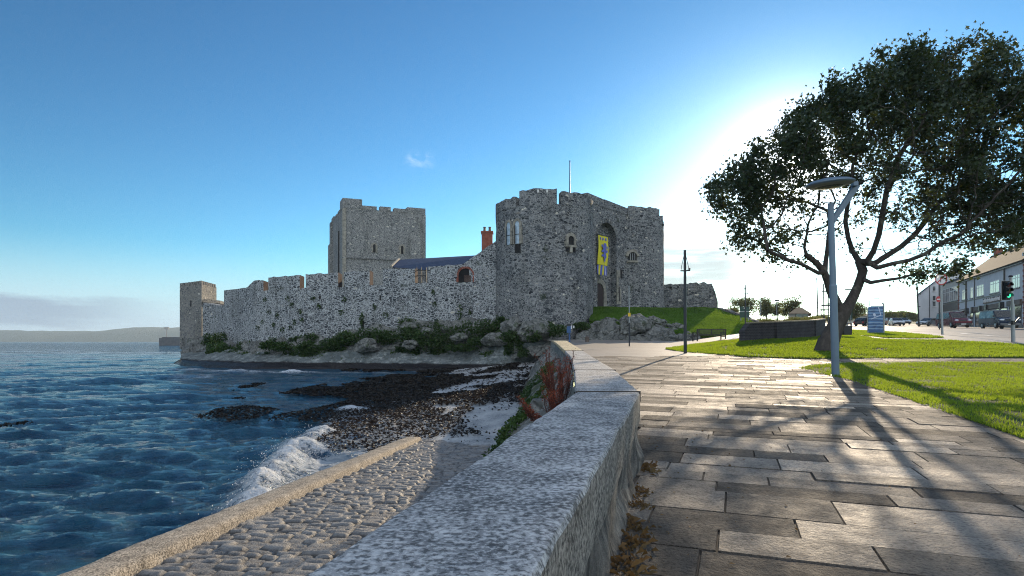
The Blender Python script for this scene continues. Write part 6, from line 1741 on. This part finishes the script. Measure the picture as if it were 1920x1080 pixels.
def green_board():
    Y = 62; root = thing('direction_board', G(1396, Y), 'dark green direction board with pale lines on two posts by the mound', 'direction board'); mb = MB()
    for p in (1389, 1403): mb.tube([G(p, Y) - Vector((0, 0, .2)), P(p, 576, Y)], .05, 8)
    mb.build('posts', M['grey_metal'], root); mb = MB()
    mb.box(P(1396, 579.5, Y - .08), (1.02, .05, .52)); mb.box(P(1396, 590, Y - .08), (1.02, .05, .60)); p = mb.build('panel', M['sign_green'], root)
    mb = MB(); mb.box(P(1396, 584.4, Y - .12), (.96, .02, .035)); mb.box(P(1396, 577.8, Y - .12), (.16, .02, .10)); mb.build('pale_marks', M['sign_white'], p)
    Y = 100; root = thing('car_park_sign', G(1590, Y), 'pale green car park sign on grey posts seen past the sycamore trunk', 'sign'); mb = MB()
    mb.box(P(1591, 592, Y), (1.3, .08, 1.5)); mb.build('panel', M['sign_green'], root)
    mb = MB(); mb.tube([G(1587, Y), P(1587, 590, Y)], .06, 8); mb.tube([G(1595, Y), P(1595, 590, Y)], .06, 8); mb.build('posts', M['grey_metal'], root)
green_board()

def street_lamp(px, yt, yb, Y, arm, lab, r=.07):
    b = P(px, yb, Y); root = thing('street_lamp', b, lab, 'street lamp', 'street lamps in the distance'); t = P(px, yt, Y); mb = MB(); mb.tube([b, t], [r, r * .6], 8); mb.build('pole', M['grey_metal'], root)
    if arm:
        e = t + Vector((arm, 0, .25)); mb = MB(); mb.tube([t, t + Vector((arm * .3, 0, .15)), e], r * .45, 6); mb.build('arm', M['grey_metal'], root)
        mb = MB(); mb.box(e + Vector((arm * .2, 0, 0)), (abs(arm) * .5 + .3, .3, .14)); mb.build('lamp_head', M['dark_metal'], root)
    else: mb = MB(); mb.box(t + Vector((0, 0, .1)), (.7, .4, .3)); mb.build('lamp_head', M['dark_metal'], root)
street_lamp(1426.5, 558, 603, 90, -.6, 'street lamp with its arm to the left above the hazy trees left of the house')
street_lamp(1456.5, 564, 602, 110, 0, 'street lamp with a flat top between the two dark trees')
street_lamp(1630.5, 564, 610, 80, .75, 'street lamp rising behind the blue information board')
street_lamp(1675.5, 578, 606, 170, 1.2, 'faint street lamp above the parked white car')
street_lamp(1700.5, 579, 606, 180, 1.2, 'faint street lamp above the grey distant cars')
street_lamp(1570, 546, 605, 90, 1.4, 'street lamp whose arm shows through the fork of the sycamore')
def dark_pole(px, yt, yb, Y, lab, bars=(), r=.07, lean=0):
    b = P(px, yb, Y); root = thing('dark_pole', b, lab, 'pole', 'plain dark poles'); mb = MB(); mb.tube([b - Vector((0, 0, .3)), P(px - lean, yt, Y)], [r, r * .75], 8); mb.build('pole', M['dark_metal'], root)
    for y, w in bars:
        mb = MB(); mb.box(P(px, y, Y - .02), (w, .16, .12)); mb.build('cross_bar', M['dark_metal'], root)
dark_pole(1533.5, 521, 592, 90, 'tall dark pole left of the sycamore trunk', (), .10, 2)
dark_pole(1545.5, 532, 612, 60, 'dark pole with two cross bars left of the sycamore trunk', ((573, .55), (581, .9), (546, .5)), .07, 1.5)
dark_pole(1553.5, 546, 612, 60, 'shorter dark pole right behind the lamp post', ((570, .5), (573, .5)), .06, .5)
dark_pole(1541, 566, 600, 90, 'shortest pole left of the sycamore trunk', (), .08)
dark_pole(1723, 530, 609, 95, 'tall leaning dark pole left of the white gabled house', ((575, .4),), .13, 4)

# ------------------------------------------------------------------ buildings
class FR:
    """facade frame: s along, d outward, h up"""
    def __init__(s, name, L, Rr, zb, lab, cat='building', **k):
        s.L = Vector(L); s.d = (Vector(Rr) - Vector(L)).normalized(); s.n = Vector((s.d.y, -s.d.x)); s.zb = zb
        s.root = thing(name, (L[0], L[1], zb), lab, cat, **k)
    def p(s, a, d, h): q = s.L + s.d * a + s.n * d; return Vector((q.x, q.y, h))
    def box(s, mb, a0, a1, d0, d1, h0, h1, m=0): mb.prism([s.p(a0, d0, h0), s.p(a1, d0, h0), s.p(a1, d1, h0), s.p(a0, d1, h0)], (0, 0, h1 - h0), m)
    def add(s, name, mat, boxes, parent=None):
        mb = MB()
        for b in boxes: s.box(mb, *b)
        return mb.build(name, mat, parent or s.root)
    def window(s, a0, a1, h0, h1, bars=(.5,), trans=None, mat='win_frame'):
        t = .09
        fr = s.add('window', M[mat], [(a0, a1, -.05, .03, h0, h0 + t), (a0, a1, -.05, .03, h1 - t, h1), (a0, a0 + t, -.05, .025, h0, h1), (a1 - t, a1, -.05, .025, h0, h1)] + [(a0 + (a1 - a0) * b - t * .45, a0 + (a1 - a0) * b + t * .45, -.05, .028, h0, h1) for b in bars] + ([(a0, a1, -.05, .022, trans, trans + t)] if trans else []))
        s.add('pane', M['glass'], [(a0 + .02, a1 - .02, -.04, .012, h0 + .02, h1 - .02)], fr)
        s.add('sill', M['dark_frame'], [(a0 - .1, a1 + .1, 0, .12, h0 - .12, h0)], fr)
def shops():
    f = FR('shop_terrace', (78.4, 103), (65.5, 75), 1.4, 'long grey rendered two-storey terrace of shops with a tiled roof on the right')
    Lg = 31.0; ev = 10.35
    f.add('wall', M['render_wall'], [(0, Lg, -9, 0, 0.5, ev)])
    mb = MB(); rz = 14.3
    for d0, d1, h0, h1 in ((.35, -4.6, ev - .1, rz), (-9.4, -4.55, ev - .1, rz)):
        q = [f.p(-.25, d0, h0), f.p(Lg + .2, d0, h0), f.p(Lg + .2, d1, h1), f.p(-.25, d1, h1)]; mb.prism(q, (0, 0, .18))
    rf = mb.build('roof', M['tile_roof'], f.root)
    mb = MB(); mb.prism([f.p(.05, -.05, ev - .2), f.p(.05, -9, ev - .2), f.p(.05, -4.6, rz - .1)], f.p(.3, 0, 0) - f.p(0, 0, 0)); mb.build('gable', M['render_wall'], f.root)
    f.add('ridge_tiles', M['brown_band'], [(-.25, Lg + .2, -4.75, -4.4, rz + .1, rz + .28)], rf)
    f.add('chimney', M['red_brick'], [(2.6, 3.8, -5.2, -4.2, rz - .6, rz + 1.3)], rf)
    for k in range(5): f.add('roof_vent', M['dark_metal'], [(12 + k * 4.2, 12.5 + k * 4.2, -3.9, -3.4, rz - .45, rz - .1)], rf)
    mb = MB(); mb.tube([f.p(3.2, -4.7, rz + 1.2), f.p(3.2, -4.7, rz + 2.6)], .04, 6); mb.tube([f.p(1.2, -4.7, rz + 2.4), f.p(4.6, -4.7, rz + 2.7)], .03, 6); mb.build('aerial', M['dark_metal'], rf)
    f.add('gutter', M['dark_frame'], [(-.2, Lg, .0, .26, ev - .28, ev - .06)])
    for a0, a1, bars in ((2.3, 5.4, (.33, .66)), (7.2, 8.7, ()), (10.6, 14.2, (.3, .68)), (17.2, 21.3, (.36, .62)), (26.3, 29.3, (.45, .72))):
        f.window(a0, a1, 7.05, 8.85, bars, 8.35)
    f.add('sill_band', M['dark_frame'], [(0.1, 24.6, 0, .07, 6.66, 6.82)])
    for a in (4.9, 23.6): f.add('down_pipe', M['dark_frame'], [(a, a + .18, .02, .2, 1.0 if a < 10 else 6.0, ev - .1)])
    f.add('down_pipe', M['dark_frame'], [(9.6, 9.72, .02, .12, 5.6, ev - .1)])
    for k in range(22): f.add('quoin_block', M['red_brick'], [(0.0, .55 if k % 2 else .32, -.1, .05, 2.6 + k * .34, 2.6 + k * .34 + .3)])
    for k in range(24): f.add('quoin_block', M['red_brick'], [(Lg - (.6 if k % 2 else .35), Lg, -.1, .05, 1.8 + k * .34, 1.8 + k * .34 + .3)])
    # sign board with worn script, canopies, shop fronts
    sg = f.add('shop_sign', M['brown_band'], [(14.4, 22.3, 0, .16, 5.72, 6.52)])
    mb = MB(); g = random.Random(3); a = 14.7
    while a < 21.9:                                   # illegible swirling pale lettering, as in the photograph
        w = g.uniform(.3, .55); pts = [f.p(a + w * t, .19, 6.08 + .22 * math.sin(t * 6.3 * g.choice([1, 1.5]) + g.uniform(0, 2))) for t in np.linspace(0, 1, 9)]; mb.tube(pts, .055, 5)
        if g.random() < .5: mb.tube([f.p(a + w * .4, .19, 5.85), f.p(a + w * .55, .19, 6.45)], .05, 5)
        a += w + .06
    mb.build('lettering', M['sign_white'], sg)
    for a0, a1, m in ((1.5, 5.8, 'brown_band'), (9.2, 13.2, 'brown_band'), (14.2, 22.8, 'brown_band'), (25.2, 30.2, 'brown_band')):
        f.add('fascia', M[m], [(a0, a1, 0, .28, 4.75, 5.45)])
    for k, a in enumerate((5.8, 9.2, 13.4, 16.5, 22.9)): f.add('fascia_bracket', M['dark_metal'], [(a, a + .5, 0, .5, 4.6, 5.5)])
    mb = MB(); q = [f.p(1.2, 0, 5.35), f.p(5.9, 0, 5.35), f.p(5.9, 1.0, 4.95), f.p(1.2, 1.0, 4.95)]; mb.prism(q, (0, 0, .08)); mb.build('awning', M['far_wall'], f.root)
    for a0, a1, nm in ((2.2, 5.2, 'shop_door'), (7.2, 8.8, 'shop_window'), (10.0, 12.8, 'shop_window'), (14.6, 17.4, 'shop_window'), (17.9, 21.3, 'shop_window'), (22.0, 24.6, 'shop_window'), (25.6, 29.8, 'shop_window')):
        w = f.add(nm, M['void'] if nm == 'shop_door' else M['glass'], [(a0, a1, -.2, .03, 2.6 - .03 * a0, 4.6)])
        f.add('frame', M['dark_frame'], [(a0 - .1, a0, -.1, .08, 2.4 - .03 * a0, 4.7), (a1, a1 + .1, -.1, .08, 2.4 - .03 * a0, 4.7), (a0, a1, -.1, .07, 4.58, 4.7)], w)
    f.add('plinth', M['dark_frame'], [(0.02, Lg - .7, 0, .1, .4, 2.15)])
    b = FR('brick_shop', tuple((f.L + f.d * 31.05)), tuple(f.L + f.d * 38), 1.2, 'brown brick shop building cut off by the right edge')
    b.add('wall', M['red_brick'], [(0, 7, -9, .05, 0.2, 10.9)]); b.add('parapet', M['white_wall'], [(0, 7, -.2, .3, 10.9, 11.3)]); b.window(1, 4, 6.8, 8.8, (.5,)); b.add('shop_window', M['glass'], [(.8, 5, -.1, .1, 2, 4.5)])
    # middle block
    m = FR('flat_fronted_shop', tuple(f.L - f.d * 12.2), tuple(f.L - f.d * .05), 2.2, 'flat-fronted shop with a strip of tall upper windows between terrace and gabled house')
    m.add('wall', M['far_wall'], [(0, 12.1, -8, -.1, .8, 10.9)]); m.add('roof', M['slate'], [(-.1, 12.1, -8.1, .05, 10.9, 11.15)])
    for k in range(4): m.window(.9 + k * 2.75, 3.5 + k * 2.75, 7.3, 9.9, (.5,), 9.1)
    m.add('brown_panel', M['brown_band'], [(0.2, 12.0, -.1, .06, 5.7, 7.0)])
    m.add('fascia', M['far_wall'], [(0.2, 7.5, -.1, .25, 4.9, 5.6)]); m.add('shop_window', M['glass'], [(.6, 7.2, -.2, 0, 3.0, 4.85)]); m.add('shop_window', M['glass'], [(7.9, 11.6, -.2, 0, 2.8, 5.3)])
    # white gabled house
    Y = 118; x0 = PX(1722, Y); x1 = x0 + 12; root = thing('gabled_house', (x0, Y, 2.5), 'pale plain house showing its gable end, left end of the street row', 'house')
    zb, ze, za = 2.2, (640 - 552) / FPX * Y, 14.6; mb = MB()
    mb.prism([(x0, Y, zb), (x1, Y - 3, zb), (x1, Y - 3, ze), ((x0 + x1) / 2, Y - 1.5, za), (x0, Y, ze)], (8.4, 10.4, 0)); mb.build('wall', M['white_wall'], root)
    mb = MB(); xm, ym = (x0 + x1) / 2, Y - 1.5
    for (xa, ya), s in (((x0 - .5, Y + .1), 1), ((x1 + .5, Y - 3.1), 1)):
        mb.prism([(xa - .05, ya - .3, ze - .35), (xm, ym - .3, za + .1), (xm, ym - .3, za + .35), (xa - .05, ya - .3, ze - .1)], (8.6, 10.8, 0))
    rf = mb.build('roof', M['slate'], root)
    for px, y in ((1752.5, 541), (1752.5, 559), (1752.5, 570)):
        t = (PX(px, 117) - x0) / 12; yy = Y - 3 * t; mb = MB(); mb.box(P(px, y, yy - .03), (.65, .12, .85)); w = mb.build('window', M['glass'], root); mb = MB(); mb.box(P(px, y + 5, yy - .1), (.9, .15, .12)); mb.build('sill', M['win_frame'], w)
    mb = MB(); mb.tube([P(1743, 535, 117.1), P(1743, 607, 117.1)], .07, 6); mb.build('down_pipe', M['dark_metal'], root)
shops()
def far_houses():
    for i, (px, w, yr, ye, yb, Y, lab, m) in enumerate([(1500, 44, 573, 588, 606, 95, 'single-storey house with a broad dark hipped roof beyond the planter', 'far_wall'), (1608, 74, 587, 592, 607, 190, 'long pale shed roof beyond the sycamore trunk', 'far_wall'), (1690, 60, 584, 588, 600, 420, 'faint distant roof behind the parked cars', 'white_wall')]):
        c = P(px, yb, Y); W = w / FPX * Y; root = thing('distant_house', c, lab, 'house'); ze, zr = P(px, ye, Y).z, P(px, yr, Y).z; mb = MB(); sk = (px - CX) / FPX; z0_ = c.z - .6; mb.prism([(c.x - W * .43, Y + .6, z0_), (c.x + W * .43, Y + .6, z0_), (c.x + W * .43 + 9 * sk, Y + 9.4, z0_), (c.x - W * .43 + 9 * sk, Y + 9.4, z0_)], (0, 0, ze - z0_)); mb.build('wall', M[m], root)
        mb = MB(); a = [(c.x - W / 2, Y, ze), (c.x + W / 2, Y, ze), (c.x + W / 2 + 10 * sk, Y + 10, ze), (c.x - W / 2 + 10 * sk, Y + 10, ze)]; k = .12 if i == 0 else .42
        r0, r1 = (c.x - W * k + 5 * sk, Y + 5, zr), (c.x + W * k * .6 + 5 * sk, Y + 5, zr); mb.poly([a[0], a[1], r1, r0]); mb.poly([a[1], a[2], r1]); mb.poly([a[2], a[3], r0, r1]); mb.poly([a[3], a[0], r0]); mb.poly(a[::-1]); mb.build('roof', M['tile_roof'], root)
        if i == 0: mb = MB(); mb.box((c.x + W * .12, Y + .45, ze - .35), (W * .5, .12, .7)); mb.build('window', M['glass'], root)
far_houses()

# ------------------------------------------------------------------ vehicles
def vehicle(name, loc, rz, lab, cat, paint, lower, roof, W, wheels, wr, glass_front=True, lowpaint=None, group=None, side_glass=(), plate=True, simple=False):
    """lower: side outline (x, z) of the body below the windows; roof: 4 points of the cabin outline (rear bottom, rear top, front top, front bottom)"""
    root = thing(name, loc, lab, cat, group, rz=rz); w = W / 2; tw = w - (.14 if cat == 'car' else .10)
    def yy(z, s): t = (z - roof[0][1]) / (roof[1][1] - roof[0][1]); return s * (w - .015 - (w - tw) * min(1, max(0, t)))
    mb = MB(); n = len(lower)
    for s in (-1, 1):
        for k, (x, z) in enumerate(lower): mb.v.append((x, s * (w - (.06 if z < .45 or z > roof[0][1] - .01 else 0)), z))
    mb.f.append(tuple(range(n))); mb.f.append(tuple(range(2 * n - 1, n - 1, -1))); mb.m += [0, 0]
    for k in range(n): mb.f.append((k, n + k, n + (k + 1) % n, (k + 1) % n)); mb.m.append(0)
    i = len(mb.v)
    for s in (-1, 1):
        for x, z in roof: mb.v.append((x, yy(z, s), z))
    mb.f += [(i, i + 1, i + 2, i + 3), (i + 7, i + 6, i + 5, i + 4), (i, i + 4, i + 5, i + 1), (i + 1, i + 5, i + 6, i + 2), (i + 2, i + 6, i + 7, i + 3)]; mb.m += [0] * 5
    body = mb.build('body', paint, root, world=False, bevel=.05 if not simple else .03)
    body.data.polygons.foreach_set('use_smooth', np.full(len(body.data.polygons), True))
    try: body.data.set_sharp_from_angle(angle=R(50))
    except Exception: pass
    (rx0, rz0), (rx1, rz1), (fx1, fz1), (fx0, fz0) = roof
    def quad(nm, x0, z0, x1, z1, y0, y1, off):
        mb = MB(); d = Vector((z1 - z0, 0, -(x1 - x0))).normalized() * off
        if d.x * off < 0 and off > 0 and nm == 'windscreen': d = -d
        mb.prism([Vector((x0, -y0, z0)), Vector((x0, y0, z0)), Vector((x1, y1, z1)), Vector((x1, -y1, z1))], d); return mb.build(nm, M['car_glass'], root, world=False)
    def lerp(a, b, t): return a + (b - a) * t
    quad('windscreen', lerp(fx0, fx1, .06), lerp(fz0, fz1, .06), lerp(fx0, fx1, .90), lerp(fz0, fz1, .90), w - .10, tw - .06, .016)
    mb = MB(); x0, z0, x1, z1 = lerp(rx0, rx1, .15), lerp(rz0, rz1, .15), lerp(rx0, rx1, .85), lerp(rz0, rz1, .85)
    mb.prism([(x0, -w + .12, z0), (x0, w - .12, z0), (x1, tw - .1, z1), (x1, -tw + .1, z1)], (-.016, 0, .005)); mb.build('rear_window', M['car_glass'], root, world=False)
    for s in (-1, 1):
        for (a, b, c_, d) in side_glass:
            mb = MB(); z0, z1 = rz0 + .05, lerp(rz0, rz1, .86); e = s * .012
            q = [(a, yy(z0, s) + e, z0), (b, yy(z0, s) + e, z0), (c_, yy(z1, s) + e, z1), (d, yy(z1, s) + e, z1)]
            mb.prism(q, (0, -s * .03, 0)); mb.build('side_window', M['car_glass'], root, world=False)
    for x in wheels:
        for s in (-1, 1):
            mb = MB(); mb.lathe((x, s * (w - .21), wr), [(wr * .7, 0), (wr, .02), (wr, .19), (wr * .88, .222)], 20, axis=(0, s, 0)); t = mb.build('wheel', M['tyre'], root, world=False)
            mb = MB(); mb.lathe((x, s * (w + .005), wr), [(wr * .62, 0), (wr * .60, .012), (wr * .2, .03), (.01, .03)], 14, axis=(0, s, 0)); mb.build('rim', M['rim'], t, world=False)
            if not simple:
                mb = MB()
                for k in range(14):
                    a0, a1 = math.pi * k / 14, math.pi * (k + 1) / 14
                    mb.prism([(x + rr * math.cos(a), s * (w + .003), wr + rr * math.sin(a)) for rr, a in ((wr * 1.22, a0), (wr * 1.22, a1), (wr * 1.0, a1), (wr * 1.0, a0))], (0, s * .012, 0))
                mb.build('wheel_arch', M['black_paint'], root, world=False)
    fx = max(x for x, z in lower); rx = min(x for x, z in lower)
    hz = [z for x, z in lower if x > fx - .25 and z > .5]; hz = (max(hz) if hz else .8) - .14
    for s in (-1, 1):
        mb = MB(); mb.blob((fx - .10, s * (w - .26), hz), (.14, .24, .13 if cat == 'van' else .09), 2, 0); mb.build('headlight', M['headlight'], root, world=False, smooth=True)
        mb = MB(); mb.box((rx + .03, s * (w - .16), hz + .05), (.1, .2, .28)); mb.build('tail_light', M['red'], root, world=False, bevel=.02)
        if not simple: mb = MB(); mb.box((fx0 - .1, s * (w + .12), fz0 + .16), (.12, .2, .2)); mb.build('wing_mirror', M['black_paint'], root, world=False, bevel=.03)
    mb = MB(); mb.box((fx - .02, 0, .42), (.14, W - .12, .26)); mb.build('front_bumper', lowpaint or M['black_paint'], root, world=False, bevel=.05)
    mb = MB(); mb.box((fx - .005, 0, hz - .02), (.06, W - 1.15, .14)); mb.build('grille', M['black_paint'], root, world=False)
    if plate: mb = MB(); mb.box((fx + .055, 0, .42), (.012, .52, .11)); mb.build('number_plate', M['sign_white'], root, world=False)
    return root
VAN_L = [(-2.35, .32), (2.28, .30), (2.42, .5), (2.40, .88), (2.22, 1.02), (1.45, 1.16), (-2.38, 1.16), (-2.42, .7)]
VAN_R = [(-2.36, 1.15), (-2.22, 1.95), (.78, 1.96), (1.55, 1.15)]
sg = [(.35, 1.30, .82, .40), (-.85, .22, .27, -.80), (-2.15, -1.0, -.95, -2.08)]
def place(px, Y, z_off=0.0): b = G(px, Y); return (b.x, b.y, b.z + .02 + z_off)
rd = math.atan2(-.908, -.418)
v2 = vehicle('parked_van', place(1873, 64), rd + .14, 'dark blue van with white bonnet lettering nearest the traffic light', 'van', M['navy'], VAN_L, VAN_R, 1.95, (1.5, -1.45), .34, side_glass=sg[:1], lowpaint=M['steel_van'])
mb = MB(); 
for s in (-1, 1): mb.prism([(a, s * (.975 + .002), z) for a, z in ((-2.3, .62), (1.2, .62), (1.2, 1.12), (-2.3, 1.12))], (0, s * .008, 0))
mb.build('side_panel', M['steel_van'], v2, world=False)
mb = MB(); mb.prism([(-2.3, -.9, 1.955), (.7, -.9, 1.965), (.7, .9, 1.965), (-2.3, .9, 1.955)], (0, 0, .05)); mb.build('roof_panel', M['silver'], v2, world=False)
mb = MB(); g = random.Random(2)
for k in range(7):
    y = -.5 + k * .16; mb.prism([(2.235, y, 1.035), (2.235, y + .11, 1.035), (2.06, y + .11 - .03 * (k % 2), 1.068), (2.06, y + .02, 1.068)], (.004, 0, .012))
mb.build('bonnet_lettering', M['sign_white'], v2, world=False)
vehicle('parked_minivan', place(1787, 74), rd + .22, 'maroon minivan with pale silver rear behind the road sign pole', 'van', M['maroon'], VAN_L, VAN_R, 1.9, (1.5, -1.45), .34, side_glass=sg)
CAR_L = [(-2.1, .28), (2.02, .26), (2.12, .45), (2.05, .68), (1.75, .80), (1.0, .90), (-1.95, .93), (-2.12, .7)]
CAR_R = [(-1.85, .92), (-1.05, 1.40), (.05, 1.42), (1.0, .90)]
cg = [(.02, .85, .10, .0), (-.95, -.04, -.04, -.9), (-1.55, -1.0, -.95, -1.1)]
vehicle('parked_car', place(1741, 100), math.pi + .42, 'silver estate car parked in front of the white gabled house', 'car', M['silver'], CAR_L, CAR_R, 1.75, (1.3, -1.25), .31, side_glass=cg)
FC = [(1621, 100, .6, 'black_car', 'dark car half hidden behind the left edge of the blue information board'), (1664, 118, -1.75, 'silver', 'silver car nearest the right edge of the blue information board'), (1672, 112, -1.9, 'red_car', 'reddish car second to the right of the blue information board'), (1681, 104, -1.95, 'white_car', 'pale car facing us with bright headlights in the far row'), (1692, 120, -1.8, 'silver', 'silver car at the right end of the far row of cars'), (1656, 124, -1.7, 'black_car', 'dark car behind the silver car in the far row')]
for px, Y, rz, p, l in FC: vehicle('distant_car', place(px, Y), rz, l, 'car', M[p], CAR_L, CAR_R, 1.75, (1.3, -1.25), .31, side_glass=cg[:2], group='cars parked in the distance', plate=False, simple=True)

# ------------------------------------------------------------------ air
def haze():
    m = bpy.data.materials.new('haze_air'); m.use_nodes = True; nt = m.node_tree; nt.nodes.clear()
    out = nt.nodes.new('ShaderNodeOutputMaterial'); v = nt.nodes.new('ShaderNodeVolumePrincipled'); nt.links.new(v.outputs[0], out.inputs['Volume'])
    v.inputs['Color'].default_value = (0.66, 0.82, 0.97, 1); v.inputs['Density'].default_value = 0.00013; v.inputs['Anisotropy'].default_value = 0.3
    mb = MB(); mb.box((0, 4000, 53), (14000, 9000, 126)); o = mb.build('haze', m); tag(o, kind='stuff')
haze()
